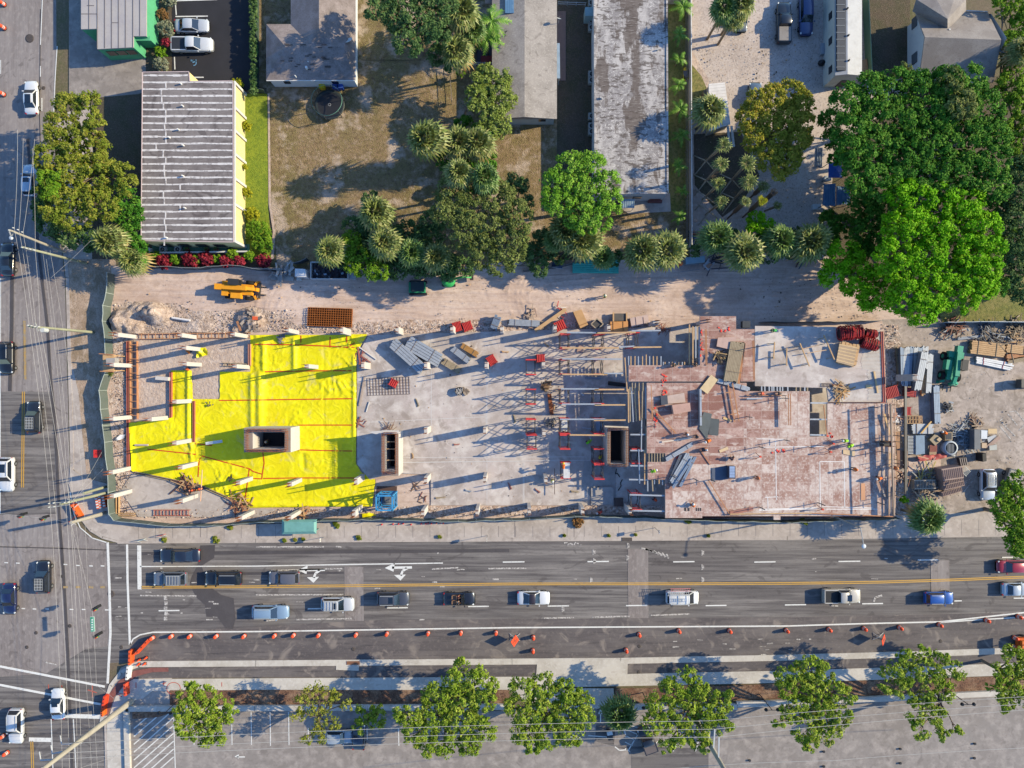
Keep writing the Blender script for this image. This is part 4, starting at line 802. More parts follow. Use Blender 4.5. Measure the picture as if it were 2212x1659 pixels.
def sabal_crown(seed, r, mats=('frond','frond_dry')):
 rs=random.Random(seed);t=thing('sabal_palm','x','palm tree');g=MB();dr=MB()
 n=42
 for i in range(n):
  f=i/n;el=R(82-f*105+rs.uniform(-8,8));az=i*2.39996+rs.uniform(-.2,.2)
  d=Vector((math.cos(az)*math.cos(el),math.sin(az)*math.cos(el),math.sin(el)))
  fan(g, Vector((0,0,0)),d, r*(.42+.12*rs.random()),r*.52, rs, droop=.15+.35*f)
 for i in range(11):
  el=R(-30-rs.uniform(0,35));az=i*2.4+1;d=Vector((math.cos(az)*math.cos(el),math.sin(az)*math.cos(el),math.sin(el)));fan(dr, Vector((0,0,-.2)),d, r*.45, r*.55, rs, 9,.6)
 g.build('crown',mats[0],t);dr.build('dry_fronds',mats[1],t);return t
PROT=[sabal_crown(s, 2.4, m) for s, m in ((1,('frond','frond_dry')),(2,('frond','frond_dry')),(3,('frond_dark','frond_dry')))]
TR=MB();TR.tube((0,0,0),(0,0,1),.2,.17,9);TRM=None
FIRST={}
def palm(x, y, r, h, label, group=None, kind=0, base=None):
 global TRM
 top=P(x, y, h);pr=PROT[kind]
 if kind not in FIRST: o=pr;FIRST[kind]=1
 else: o=dup(pr)
 o['label']=label
 if group: o['group']=group
 k=1.22*(r/S)*(H-h)/H/2.4
 for c in list(o.children):
  if c.name.startswith('trunk'): bpy.data.objects.remove(c);continue
  c.location=(0,0, h);c.scale=(k*rnd.uniform(.92,1.08),k*rnd.uniform(.92,1.08),k*rnd.uniform(.8,1.2));c.rotation_euler=(rnd.uniform(-.22,.22),rnd.uniform(-.22,.22),rnd.uniform(0,6.28))
 if base: q=P(*base)
 else: q=Vector((top.x, top.y, 0))+Vector((rnd.uniform(-.15,.15),rnd.uniform(-.15,.15),0))
 o.location=(q.x, q.y, 0);dx=Vector((top.x-q.x, top.y-q.y, 0))
 for c in o.children: c.location=(dx.x, dx.y, h)
 b=MB();b.tube((0,0,0),dx+Vector((0,0, h)),.19,.15,9);b.build('trunk','palm_bark',o)
 return o
pg='fan palms around the yards'
for x, y, r, h, lb, kd in (
 (240,523,37,6,'round fan palm below the dense green tree at the left',0),(287,566,30,5,'fan palm at the upper left corner of the sand track',1),
 (713,543,33,6,'fan palm hanging over the dumpster',0),(813,462,38,7,'upper fan palm of the pair at the lower end of the back lawn',1),(832,524,38,7,'lower fan palm of the pair at the lower end of the back lawn',0),
 (890,545,31,6,'fan palm in the thicket right of the lawn pair',2),(943,556,33,6,'fan palm at the lower left of the broad dark oak',1),
 (923,302,41,9,'large lone fan palm at the right edge of the back lawn',0),(990,308,34,7,'left fan palm of the clump below the light green tree',1),(1033,310,38,7,'right fan palm of the clump below the light green tree',0),
 (990,375,33,10.5,'fan palm at the upper left of the broad dark oak',1),(1048,385,32,10.5,'fan palm at the top of the broad dark oak',2),
 (998,26,37,8,'fan palm at the top beside the tall grey green tree',0),(988,113,37,8,'fan palm left of the porch rail',1),(1024,66,26,6,'smaller fan palm between the two top fan palms',2),
 (1222,500,38,6,'left fan palm under the round bright green tree',1),(1258,520,40,6,'right fan palm under the round bright green tree',0),(1198,520,26,5,'small fan palm at the lower left of the round bright green tree',2),
 (1390,545,41,6,'left half of the double fan palm beside the sand track',1),(1441,541,40,6,'right half of the double fan palm beside the sand track',0),(1304,556,24,4.5,'fan palm leaning over the stacked teal pipes',2),
 (1532,240,38,7,'fan palm covering part of the white ribbed shed',0),(1546,512,36,6,'fan palm right of the lower end of the long white fence',2),(1608,545,42,7,'large fan palm reaching the sand track below the glossy small tree',0),(1682,522,38,6,'fan palm between the large one and the smoky corner',2),(1752,525,42,6,'fan palm left of the very large bright tree',1),
 (1565,18,32,8,'left fan palm over the dark car at the top of the gravel yard',2),(1597,10,34,8,'right fan palm over the dark car at the top of the gravel yard',1),(1585,40,24,7,'low fan palm just above the dark car on the gravel',0),
 (1338,1540,36,4,'fan palm beside the driveway into the car park',2),(2003,1118,36,6,'dark fan palm on the pavement right of the red deck',2),
 (2205,110,30,7,'fan palm in the hedge along the right edge',1)):
 palm(x, y, r, h, lb, pg, kd, base=(287,571) if (x, y) == (287,566) else None)
# feather palms
def feather_palm(r, seed, n=9, mat='frond_lime',h=2.2):
 rs=random.Random(seed);t=thing('areca_palm','x','palm tree');g=MB()
 for i in range(n):
  az=i*2.4+rs.uniform(-.3,.3);el=R(rs.uniform(10,62));d=Vector((math.cos(az),math.sin(az),0));p=Vector((0,0, h));L_=r*rs.uniform(.8,1.1);side=Vector((-d.y, d.x, 0));prev=p
  for k in range(1,9):
   f=k/8;q=p+d*L_*f*math.cos(el)+Vector((0,0, math.sin(el)*L_*f-1.3*L_*f*f*.55));g.bar(prev, q, .04,.03)
   for s_ in (-1,1):
    w_=r*.2*math.sin(min(1, f*1.15)*2.6)+.04;tip=q+side*s_*w_+d*w_*.6-Vector((0,0, w_*.3));g.face([prev, q, tip] if s_ > 0 else [q, prev, tip])
   prev=q
 g.build('crown',mat, t);b=MB();b.tube((0,0,0),(0,0, h),.09,.06,7);b.build('trunk','palm_bark',t);return t
fp=None
for i, (x, y, s_) in enumerate(((1476,14,1.35),(1468,73,1.15),(1467,126,1.0),(1466,184,1.05),(1471,236,1.25),(1472,292,1.15),(1466,357,1.05),(1474,412,.8),(1469,468,.9))):
 lab=('first','second','third','fourth','fifth','sixth','seventh','eighth','ninth')[i]+' small feather palm from the top in the strip beside the long white fence'
 if fp is None: fp=feather_palm(1.5,5);o=fp;o.location=P(x, y, 0)
 else: o=dup(fp, P(x, y, 0))
 p_=P(x, y, 2.3);o.location=(p_.x, p_.y, 0);o.rotation_euler=(0,0, i*1.3);o.scale=(s_, s_, 1);o['label']=lab;o['group']='small feather palms in a row'
cp=feather_palm(2.9,9,12,'frond_lime',5.5);cp.name='coconut_palm';cp.location=(*P(1063,45,5.5)[:2],0);cp['label']='bright feathery palm left of the top of the long grey house'
c2=dup(cp, (*P(1052,80,5)[:2],0),1.1,'lower bright feathery palm above the porch left of the long grey house',scale=.85)
for o in (cp, c2): o['group']='feathery palms left of the long grey house'
# transplanted tall palms in wooden braces
M('brace_wood','b3a590',[('noise',2, X, .45,.7,'96886f',.7)])
tp=[((715,135),(455,375),1.15),((690,360),(465,600),1.2),((655,590),(470,770),1.1),((688,790),(510,940),1.0),((985,350),(760,590),1.35),((1010,570),(790,810),1.25),((1168,615),(1010,755),1.0),((965,790),(760,985),.8),((1155,775),(935,970),.75),((1338,838),(1190,895),.75),((1295,680),(1130,840),.25)]
lbs=('topmost tall braced palm in the left column of the transplanted palms','second tall braced palm in the left column of the transplanted palms','third tall braced palm in the left column of the transplanted palms','lowest tall palm in the left column of the transplanted palms','topmost tall braced palm in the right column of the transplanted palms','second tall braced palm in the right column of the transplanted palms','shaggy dark trunked palm right of the transplanted columns','thin crowned dark trunked palm below the second column','small crowned shaggy palm at the lower right of the transplanted palms','short palm with a tiny crown nearest the smoky corner','bare shaggy palm trunk without a crown near the smoky corner')
for i, (a_, b_, k) in enumerate(tp):
 cv=lambda q: (1428.5+q[0]*.1875,288+q[1]*.1875)
 tx, ty=cv(a_);bx, by=cv(b_);bw=P(bx, by);
 h=100*(1-math.hypot(bx-1106, by-829.5)/math.hypot(tx-1106, ty-829.5));tw=P(tx, ty, h)
 o=thing('transplanted_palm',lbs[i],'palm tree',(bw.x, bw.y, 0),group='tall transplanted palms');top=Vector((tw.x-bw.x, tw.y-bw.y, h))
 b=MB();shag=i in (6,7,8,10)
 b.tube((0,0,0),top*.45,.12,.14,8);b.tube(top*.45, top*.96,.17 if not shag else .3,.2 if not shag else .34,8);b.build('trunk','palm_bark' if not shag else '6d5644',o)
 if k > .3:
  g=MB();rs=random.Random(40+i)
  for j in range(12):
   el=R(78-j*8+rs.uniform(-12,12));az=j*2.4+rs.uniform(-.5,.5);d=Vector((math.cos(az)*math.cos(el),math.sin(az)*math.cos(el),math.sin(el)));fan(g, top, d, k*rs.uniform(.35,.6),k*.72, rs, 8,.35)
  g.build('crown','frond' if i != 8 else 'leaf_yellow',o)
 else:
  g=MB();rs=random.Random(3)
  for j in range(16): az=j*2.4;g.bar(top*.9, top+Vector((math.cos(az)*.5, math.sin(az)*.5,.2)),.08)
  g.build('cut_leaf_base','b58c68',o)
 if i < 6:
  for j in range(3 if i < 5 else 2):
   az=2.2+j*1.9;b=MB();b.bar((math.cos(az)*1.9, math.sin(az)*1.9,0),top*.25+Vector((0,0,.1)),.14,.09);b.build('brace','brace_wood',o)
# ---------------------------------------------------------------- vehicles
M('car_glass','18222e',(),.08, spec=.8, coat=.3)
M('tyre','1e1e20',(),.9)
M('rim','9a9ca0',(),.4, metal=.6)
def paint(h):
 k='carpaint_'+h
 if k not in MATS: M(k, h, [('noise',.7, X, .5,.75, h, .2)],.32, metal=.15, coat=.7, spec=.5, local=True)
 return k
def loft(b, stations, mi=0, capa=True, capb=True, sm=True):
 n=len(stations[0]);vs=[p for st in stations for p in st]
 fs=[(j*n+i, j*n+i+1,(j+1)*n+i+1,(j+1)*n+i) for j in range(len(stations)-1) for i in range(n-1)]
 b.raw(vs, fs, mi, sm)
 if capa: b.face(stations[0][::-1],mi)
 if capb: b.face(stations[-1],mi)
def car(label, x, y, L_px, ang, col, kind='sedan',roofcol=None, rack=0, sunroof=0, name=None, cat=None, top=None, group='cars on the streets'):
 """x, y: centre in photo units (at mid height);ang: heading, 0=right, 90=up"""
 dims={'sedan': (4.7,1.84,1.45),'suv': (4.7,1.92,1.72),'pickup': (5.7,2.0,1.85),'van': (4.75,1.88,1.85),'convertible': (4.6,1.86,1.35),'coupe': (4.75,1.92,1.38),'hatch': (4.2,1.78,1.52)}[kind]
 L, W, T=dims;k=(L_px/S)*(H-1.0)/H/L;L *= k;
 w=W/2;h0=.30;belt=T*.60;hood=T*.62 if kind != 'pickup' else T*.60;trunk={'sedan': T*.66,'convertible': T*.66,'coupe': T*.66}.get(kind, belt)
 name=name or {'sedan': 'parked_car','suv': 'suv','pickup': 'pickup_truck','van': 'work_van','convertible': 'convertible_car','coupe': 'sports_car','hatch': 'car'}[kind]
 if name == 'parked_car' and group != 'cars in the yards': name='car'
 cat=cat or {'pickup': 'pickup','van': 'van','suv': 'car'}.get(kind,'car')
 t=thing(name, label, cat, P(x, y, .8)*1, R(ang),group);t.location.z=.05
 pm=paint(col)
 # body
 b=MB();st=[]
 xs=[(-L/2,.80, belt*.80,.45),(-L/2+.10,.93, belt*.93,.36),(-L/2+.35,.985, trunk, h0),(-L*.22,1.0, trunk*.99 if kind != 'pickup' else belt, h0),(0,1.0, belt, h0),(L*.16,1.0, belt*.99, h0),(L*.24,.995, hood*1.02, h0),(L*.36,.975, hood*.97, h0),(L/2-.28,.91, hood*.88, h0),(L/2-.08,.80, hood*.74,.34),(L/2,.66, hood*.60,.42)]
 if kind in ('suv','van','hatch'): xs[0]=(-L/2,.86, belt*.95,.4);xs[1]=(-L/2+.08,.95, belt, .35)
 if kind == 'pickup': xs[0]=(-L/2,.95, belt, .4);xs[1]=(-L/2+.05,.98, belt, .35)
 for X_, f, zt, zb in xs:
  ww=w*f;st.append([(X_, -ww*.92, zb),(X_, -ww, zb+.22),(X_, -ww*1.0, zt-.16),(X_, -ww*.93, zt-.04),(X_, -ww*.78, zt+.01),(X_, 0, zt+.045),(X_, ww*.78, zt+.01),(X_, ww*.93, zt-.04),(X_, ww*1.0, zt-.16),(X_, ww, zb+.22),(X_, ww*.92, zb)])
 bed=None
 if kind == 'pickup': bed=(-L/2+.12,-L*.13)
 loft(b, st)
 if bed:   # raised bed sides round a dark bed floor
  z=belt+.05
  for s_ in (-1,1): b.bar((bed[0],s_*(w-.09),z),(bed[1],s_*(w-.09),z),.14,.22)
  b.bar((bed[0],-w+.05, z),(bed[0],w-.05, z),.1,.22)
 body=b.build('body',pm, t)
 # cabin
 if kind == 'sedan': c0, c1, c2, c3=-L*.36,-L*.20, L*.06, L*.22
 elif kind == 'coupe': c0, c1, c2, c3=-L*.36,-L*.14, L*.04, L*.19
 elif kind == 'pickup': c0, c1, c2, c3=-L*.13,-L*.10, L*.10, L*.22
 elif kind == 'van': c0, c1, c2, c3=-L*.475,-L*.44, L*.16, L*.33
 elif kind == 'convertible': c0, c1, c2, c3=-L*.30,-L*.14, L*.06, L*.18
 else: c0, c1, c2, c3=-L*.475,-L*.40, L*.05, L*.20
 wb, wt=w*.90, w*.72;zb, zt=belt-.02, T
 if kind == 'convertible':
  b=MB();b.box(((c0+c2)/2,0, belt+.02),((c2-c0),w*1.5,.04));b.build('interior','1d1c1e',t)
  for sx in (-L*.02,-L*.16):
   for sy in (-.36,.36):
    b=MB();b.box((sx, sy, belt-.05),(.5,.5,.16));b.box((sx-.25, sy, belt),(.14,.46,.5));b.build('seat','8b6b52' if sx < -.5 else '6f5a4a',t)
  q=[(c3,-wb, belt),(c3, wb, belt),(c2+.1, wt, T),(c2+.1,-wt, T)];b=MB();b.face(q);b.face(q[::-1]);b.build('windshield','car_glass',t)
  b=MB();b.bar((c2+.1,-wt, T),(c2+.1, wt, T),.06);b.build('windshield_frame','26262a',t)
 else:
  rm=paint(roofcol) if roofcol else pm
  b=MB();q=[[(c0,-wb, zb),(c0, wb, zb)],[(c1,-wt, zt-.03),(c1, wt, zt-.03)],[(c2,-wt, zt-.03),(c2, wt, zt-.03)],[(c3,-wb, zb),(c3, wb, zb)]]
  A, B_, C_, D=q
  b.face([A[1],A[0],B_[0],B_[1]]);b.face([C_[0],D[0],D[1],C_[1]]);b.face([A[0],D[0],C_[0],B_[0]]);b.face([D[1],A[1],B_[1],C_[1]])
  b.build('cabin',pm, t)
  b=MB();n=7;st=[]
  for f, dz in ((0,-.05),(.08,.0),(.5,.035),(.92,.0),(1,-.05)):
   X_=c1-.04+(c2-c1+.08)*f;ww=wt*(1.0 if .05 < f < .95 else .94)+.03;st.append([(X_, -ww, zt-.06+dz),(X_, -ww*.85, zt+dz),(X_, 0, zt+.02+dz),(X_, ww*.85, zt+dz),(X_, ww, zt-.06+dz)])
  loft(b, st, capa=False, capb=False);b.build('roof',rm, t)
  def pane(nm, a, c, d, e, ins=.1, out=.03):
   a, c, d, e=[Vector(v) for v in (a, c, d, e)];m_=(a+c+d+e)/4;nn=(c-a).cross(e-a).normalized()*out
   pts=[m_+(v-m_)*(1-ins)+nn for v in (a, c, d, e)];bb=MB();bb.face(pts);return bb.build(nm,'car_glass',t)
  pane('windshield',C_[0],D[0],D[1],C_[1],.07);pane('rear_window',A[1],A[0],B_[0],B_[1],.12)
  if kind != 'van':
   pane('side_window',A[0],D[0],C_[0],B_[0],.14);pane('side_window',D[1],A[1],B_[1],C_[1],.14)
  else:
   for s_ in (1,-1):
    a, c_, d, e=[Vector(v) for v in (A[0],D[0],C_[0],B_[0])]
    pts=[a.lerp(c_, .68),a.lerp(c_, .95),e.lerp(d, .96),e.lerp(d, .72)];pts=[Vector((p.x, p.y*s_ - .03*s_, p.z)) for p in pts];bb=MB();bb.face(pts if s_ > 0 else pts[::-1]);bb.build('side_window','car_glass',t)
  if sunroof: b=MB();b.box(((c1+c2)/2+.12*L*(1 if sunroof == 1 else -.2),0, zt+.045),(.62 if sunroof == 1 else 1.2, wt*1.25,.012));b.build('sunroof','car_glass',t)
 if rack:
  for s_ in (-1,1): b=MB();b.bar((c1+.1, s_*wt*.92, zt+.1),(c2-.15, s_*wt*.92, zt+.1),.06,.05);b.build('roof_rail','b5b8bb' if rack != 3 else '222222',t)
  if rack in (2,3):
   b=MB()
   for j in range(5): X_=c1+.25+j*(c2-c1-.5)/4;b.bar((X_, -wt*.9, zt+.1),(X_, wt*.9, zt+.1),.06,.03)
   if rack == 3:
    for j in range(6): b.bar((c1+.25,-wt*.8+j*wt*.32, zt+.11),(c2-.3,-wt*.8+j*wt*.32, zt+.11),.04,.03)
   b.build('roof_rack','b5b8bb',t)
 if kind == 'pickup':
  b=MB();b.box(((bed[0]+bed[1])/2+.02,0, belt-.0),(bed[1]-bed[0]-.1,2*w-.36,.075 if top is None else .18));b.build('bed_cover' if top else 'bed',top or '24262b',t)
 for X_ in (-L*.31, L*.31):
  for s_ in (-1,1):
   b=MB();b.tube((X_, s_*(w-.22),.33),(X_, s_*(w+.015),.33),.34, n=14);wh=b.build('wheel','tyre',t)
   b=MB();b.tube((X_, s_*(w),.33),(X_, s_*(w+.03),.33),.2, n=10);b.build('rim','rim',wh)
 for s_ in (-1,1):
  b=MB();b.bar((L/2-.20, s_*w*.76, hood*.80),(L/2-.36, s_*w*.90, hood*.84),.2,.12);b.build('headlight','dfe6ea',t)
  b=MB();b.bar((-L/2+.04, s_*w*.72, belt*.86),(-L/2+.14, s_*w*.93, belt*.86),.14,.2);b.build('tail_light','b0202a',t)
  b=MB();b.box((L*.17, s_*(w+.10),belt),(.14,.2,.13));b.build('mirror',pm if kind != 'convertible' else pm, t)
 if kind == 'van': return t, zt, c1, c2, wt
 return t
sg='cars on the streets'
car('white sedan driving up the side street beside the parking lot at the top left',67,210,73,91,'e9ecef','sedan',roofcol='dfe3e8',sunroof=2)
car('silver blue suv on the side street beside the large olive tree',66,389,69,90,'b9cbdc','suv',sunroof=1)
car('black car at the left edge beside the two wooden pole tops',16,560,72,90,'1e222a','sedan')
car('shiny black suv at the left edge beside the long pole shadow',15,773,70,270,'17181c','suv',rack=1)
car('black suv with a slatted roof rack near the middle of the side street',74,901,70,90,'23252b','suv',rack=3)
car('white suv at the left edge driving down towards the junction',15,1025,74,270,'e8e9ec','suv',rack=1, sunroof=2)
car('black suv with long roof bars in the middle of the junction',94,1246,70,90,'1d2029','suv',rack=3)
car('dark blue sedan at the left edge of the junction',20,1294,68,270,'1c2550','sedan')
car('white sedan crossing the slanted crosswalk lines at the bottom left',125,1521,67,92,'eceef0','sedan',sunroof=1)
car('white suv at the bottom left driving down the side street',35,1569,76,270,'dfe0e2','suv',rack=1)
car('dark navy sedan alone in the top lane waiting at the crosswalk',388,1200,88,180,'232b3c','sedan')
car('grey suv with roof rails first in the turning lane',367,1250,72,180,'6f7681','suv',rack=2)
car('black suv second in the turning lane',482,1249,80,180,'191b21','suv',rack=1)
car('dark grey suv third in the turning lane on the arrow mark',613,1248,68,180,'6a6a72','hatch')
car('light blue wagon leading nearest the dark new lane, first from the left',585,1322,79,0,'8ba6c2','suv',rack=1)
car('silver suv with a sunroof and rear hitch rack behind the light blue wagon',730,1305,71,0,'c8ccd2','suv',rack=2, sunroof=1)
car('dark grey suv with a sunroof between the silver suv and the open convertible',850,1293,70,0,'4a4d57','suv',rack=1, sunroof=1)
conv=car('black open convertible with two people inside',992,1294,69,0,'202127','convertible')
car('white sports car with a black roof and hood scoops',1153,1292,71,0,'ebedf0','coupe',roofcol='3a2d2c')
vt, vz, vc1, vc2, vwt=car('white work van with a ladder rack on its roof',1474,1290,71,0,'eef0f3','van')
car('cream pickup with an open dark bed on the main street',1818,1287,82,0,'c9c3b8','pickup',sunroof=1)
car('bright blue hatchback on the main street right of the cream pickup',2029,1292,63,0,'2a5cb0','hatch',rack=1)
car('dark red car at the right edge in the upper lanes',2183,1224,60,180,'a82432','hatch')
car('silver sedan at the right edge below the yellow lines',2194,1273,60,0,'bcc6d0','sedan')
yg='cars in the yards'
car('silver sedan parked on the black parking lot',414,55,75,0,'c4c9d0','sedan',group=yg)
car('white pickup parked on the black lot below the silver sedan',416,97,89,0,'d9dce0','pickup',group=yg, top='33363e')
car('black pickup with a grey bed cover in the gravel yard',1693,49,90,90,'1c2128','pickup',group=yg, top='8f8b8a')
car('dark blue suv parked beside the black pickup in the gravel yard',1741,34,86,270,'1d3a70','suv',group=yg)
car('dark grey car parked under the fan palms at the top of the gravel yard',1601,38,62,270,'596068','sedan',group=yg)
car('blue grey car half under the golden tree',1632,208,62,90,'5f7080','sedan',group=yg)
car('light grey suv with a white roof rack at the bottom of the work yard',2133,1047,68,270,'c7cfdc','suv',rack=3, group=yg)
car('dark old pickup half under the tree at the bottom of the work yard',2180,1046,66,250,'5c5f5e','pickup',group=yg, top='a09c94')
car('black pickup with a taupe bed cover in the shaded car park bay',1398,1598,58,110,'20242c','pickup',group=yg, top='6d6566')
car('silver car under the thin yellowish tree in the car park',733,1592,60,0,'aab3bc','hatch',group=yg)
car('dark blue car under the small leafy tree in the car park',775,1592,56,88,'23344a','sedan',group=yg)
# ladder rack on the van
b=MB()
for X_ in (vc1+.2,(vc1+vc2)/2, vc2-.2): b.bar((X_, -vwt-.05, vz+.2),(X_, vwt+.05, vz+.2),.06)
b.bar((vc1+.2,-vwt, vz+.2),(vc2-.2,-vwt, vz+.2),.05);b.bar((vc1+.2, vwt, vz+.2),(vc2-.2, vwt, vz+.2),.05);b.build('roof_rack','c9ccd0',vt)
def ladder(name, label, p, q, wd=.42, n=10, mat='c5c8cc',cat='ladder',rung=.04, group=None):
 p, q=Vector(p),Vector(q);d=(q-p).normalized();s_=Vector((-d.y, d.x, 0)).normalized() if abs(d.z) < .9 else Vector((0,1,0));b=MB();b.bar(p+s_*wd/2, q+s_*wd/2,.06);b.bar(p-s_*wd/2, q-s_*wd/2,.06)
 for i in range(n): c=p.lerp(q, (i+.5)/n);b.bar(c+s_*wd/2, c-s_*wd/2, rung)
 return solo(b, name, mat, label, cat, group=group)
z=vz+.30
ladder('ladder','aluminium ladder lying on the middle of the white van roof',P(1442,1283, z),P(1489,1283, z),.5,11)
ladder('ladder','red and white ladder lying on the upper side of the white van roof',P(1448,1274.5, z),P(1492,1274, z),.35,9,'d98a8a')
ladder('ladder','grey ladder lying on the lower side of the white van roof',P(1452,1297, z),P(1481,1297, z),.4,7,'7f96b4')
# telehandlers
def telehandler(label, x, y, ang, col, Lpx):
 """boom along +x, forks at +x"""
 t=thing('telehandler',label,'telehandler',P(x, y, 1.2),R(ang));t.location.z=0;L=Lpx/S*.98;w=1.15
 b=MB();b.box((0,0,.7),(L*.62,1.5,.6));b.box((-L*.27,0,.9),(L*.14,2.1,.7));b.box((-L*.02,-.95,.9),(L*.22,.75,.85));b.build('chassis',col, t)
 b=MB();b.bar((-L*.46,.12,1.75),(L*.22,.12,1.95),.62,.62);b.box((-L*.40,.12,1.35),(L*.14,.8,.75));b.bar((L*.18,.12,1.95),(L*.38,.12,1.55),.44,.42);b.bar((L*.38,.12,1.55),(L*.41,.12,.7),.5,.4);b.build('boom',col, t)
 b=MB();b.box((-L*.05,.88,.9),(1.5,.8,.5));
 for sx in (-.75,.75):
  for sy in (.5,1.25): b.bar((-L*.05+sx, sy, 1.3),(-L*.05+sx*.9, sy, 2.4),.08)
 b.box((-L*.05,.88,2.4),(1.5,.85,.07));b.build('cab','34363a',t)
 for X_ in (-L*.22, L*.22):
  for s_ in (-1,1): b=MB();b.tube((X_, s_*w-.25*s_, .6),(X_, s_*(w+.2),.6),.62, n=18);wh=b.build('wheel','tyre',t);b=MB();b.tube((X_, s_*(w+.2),.6),(X_, s_*(w+.23),.6),.3, n=12);b.build('rim',col, wh)
 b=MB();b.bar((L*.43,-1.05,.6),(L*.43,1.25,.6),.16,.5);b.build('fork_carriage','34363a',t)
 for s_ in (-.45,.65): b=MB();b.bar((L*.43, s_, .25),(L*.56, s_, .25),.14,.07);b.build('fork','2c2c2e',t)
 for s_ in (-1.2,1.3): b=MB();b.bar((L*.33, s_*.6,.8),(L*.37, s_, .55),.3,.3);b.box((L*.37, s_, 0),(.45,.45,.1));b.build('outrigger',col, t)
 return t
telehandler('yellow orange telehandler parked on the sand track',515,625,-4,'f0a21e',100)
telehandler('green telehandler standing in the work yard',2059,792,262,'2f9e80',96)
# compact track machine and mini excavator under the trees
t=thing('compact_loader','green compact machine with a dark canopy beside the sand track','loader',P(904,623),0)
b=MB();b.box((0,0,.35),(2.2,1.5,.7));b.box((-.9,0,.6),(.7,1.5,.5));b.build('body','2d9c6c',t);b=MB();b.box((.1,0,1.9),(1.9,1.4,.08));b.build('canopy','24363a',t)
for sx in (-.7,.9):
 for sy in (-.6,.6): b=MB();b.bar((sx, sy, 1),(sx, sy, 1.9),.07);b.build('post','222',t) if False else b.build('post','24363a',t)
for s_ in (-1,1): b=MB();b.box((0, s_*.85,0),(2.5,.35,.6));b.build('track','26272b',t)
t=thing('mini_excavator','green mini excavator right of the green compact machine','excavator',P(970,608),0)
b=MB();b.lathe([(.9,.6),(1.0,.8),(.95,1.3),(.6,1.4)],n=18);b.build('body','35ad5c',t);b=MB();b.bar((.5,.1,1.2),(2.0,.35,1.9),.28,.3);b.bar((2.0,.35,1.9),(3.2,.4,1.0),.22,.25);b.build('boom','35ad5c',t);b=MB();b.box((3.3,.4,.6),(.5,.6,.5));b.build('bucket','3a3a3c',t)
for s_ in (-1,1): b=MB();b.box((0, s_*.6,0),(1.9,.32,.5));b.build('track','26272b',t)
b=MB();b.box((-.2,0,1.3),(.5,.5,.45));b.build('seat','222428',t)
# trailer arrow board
t=thing('message_trailer','orange message board trailer at the right edge of the closed lane','trailer',P(2200,1385),0)
b=MB();b.box((.2,0,.4),(1.9,1.5,.5));b.bar((1,0,.45),(2.4,0,.45),.1);b.build('chassis','d8631e',t);b=MB();b.box((.2,0,.9),(1.3,1.0,.5));b.build('battery_box','e0762c',t)
b=MB();b.box((-.1,0,2.1),(.16,2.3,1.2));b.build('board','2a2a2e',t);b=MB();b.bar((-.1,0,.9),(-.1,0,2.2),.12);b.build('mast','d8631e',t)
for s_ in (-1,1): b=MB();b.tube((.3, s_*.85,.33),(.3, s_*1.03,.33),.33, n=14);b.build('wheel','tyre',t)
# ---------------------------------------------------------------- street furniture
M('drum_orange','f2552c',(),.5)
def drum():
 t=thing('traffic_drum','x','traffic barrel',group='orange traffic barrels')
 b=MB();b.lathe([(.36,0),(.38,.06),(.30,.07)],n=16);b.build('base','3a3434',t)
 b=MB();prof=[(.29,.06),(.28,.28)];b.lathe([(.29,.06),(.285,.30),(.27,.32),(.265,.50),(.255,.52),(.25,.72),(.235,.74),(.225,.92),(.18,.98),(.02,1.0)],n=16);b.box((0,0,1.0),(.22,.06,.09));b.build('body','drum_orange',t)
 for z, r in ((.33,.278),(.56,.263)): b=MB();b.lathe([(r+.004, z),(r, z+.13)],n=16, caps=False);b.build('reflective_band','e4dedb',t)
 return t
DR=drum()
dl=[((5,7),'at the very top of the left edge'),((5,58),'second down the left edge'),((4,202),'at the left edge beside the white sedan'),((5,1591),'at the left edge beside the white suv at the bottom'),((12,1628),'lowest one at the bottom left'),
 ((328,1379),'standing at the end of the long orange barrier')]
names=['first','second','third','fourth','fifth','sixth','seventh','eighth','ninth','tenth','eleventh','twelfth']
for i, p in enumerate(((369,1375),(409,1375),(466,1375),(526,1375),(592,1374),(633,1373),(687,1373),(768,1372),(835,1370),(924,1369),(995,1368),(1071,1368))): dl.append((p, names[i]+' in the row right of the long orange barrier'))
for p, s_ in (((1152,1378),'right of the first orange diamond sign'),((1151,1407),'below the one beside the first orange diamond sign'),((1381,1372),'above the pale round manhole cover'),((1353,1406),'lower left of the pale round manhole cover')): dl.append((p, s_))
for i, p in enumerate(((1467,1364),(1577,1364),(1700,1363),(1792,1361),(1868,1359),(1945,1357),(2031,1351),(2133,1341),(2202,1333))): dl.append((p, names[i]+' in the right hand row that ends at the right edge'))
dl += [((2194,1379),'upper one left of the message board trailer'),((2192,1398),'lower one left of the message board trailer')]
for i, (p, s_) in enumerate(dl):
 o=DR if i == 0 else dup(DR);q=P(*p, .5);o.location=(q.x, q.y, .05);o.rotation_euler=(0,0, i*1.1);o['label']='orange traffic barrel '+s_;
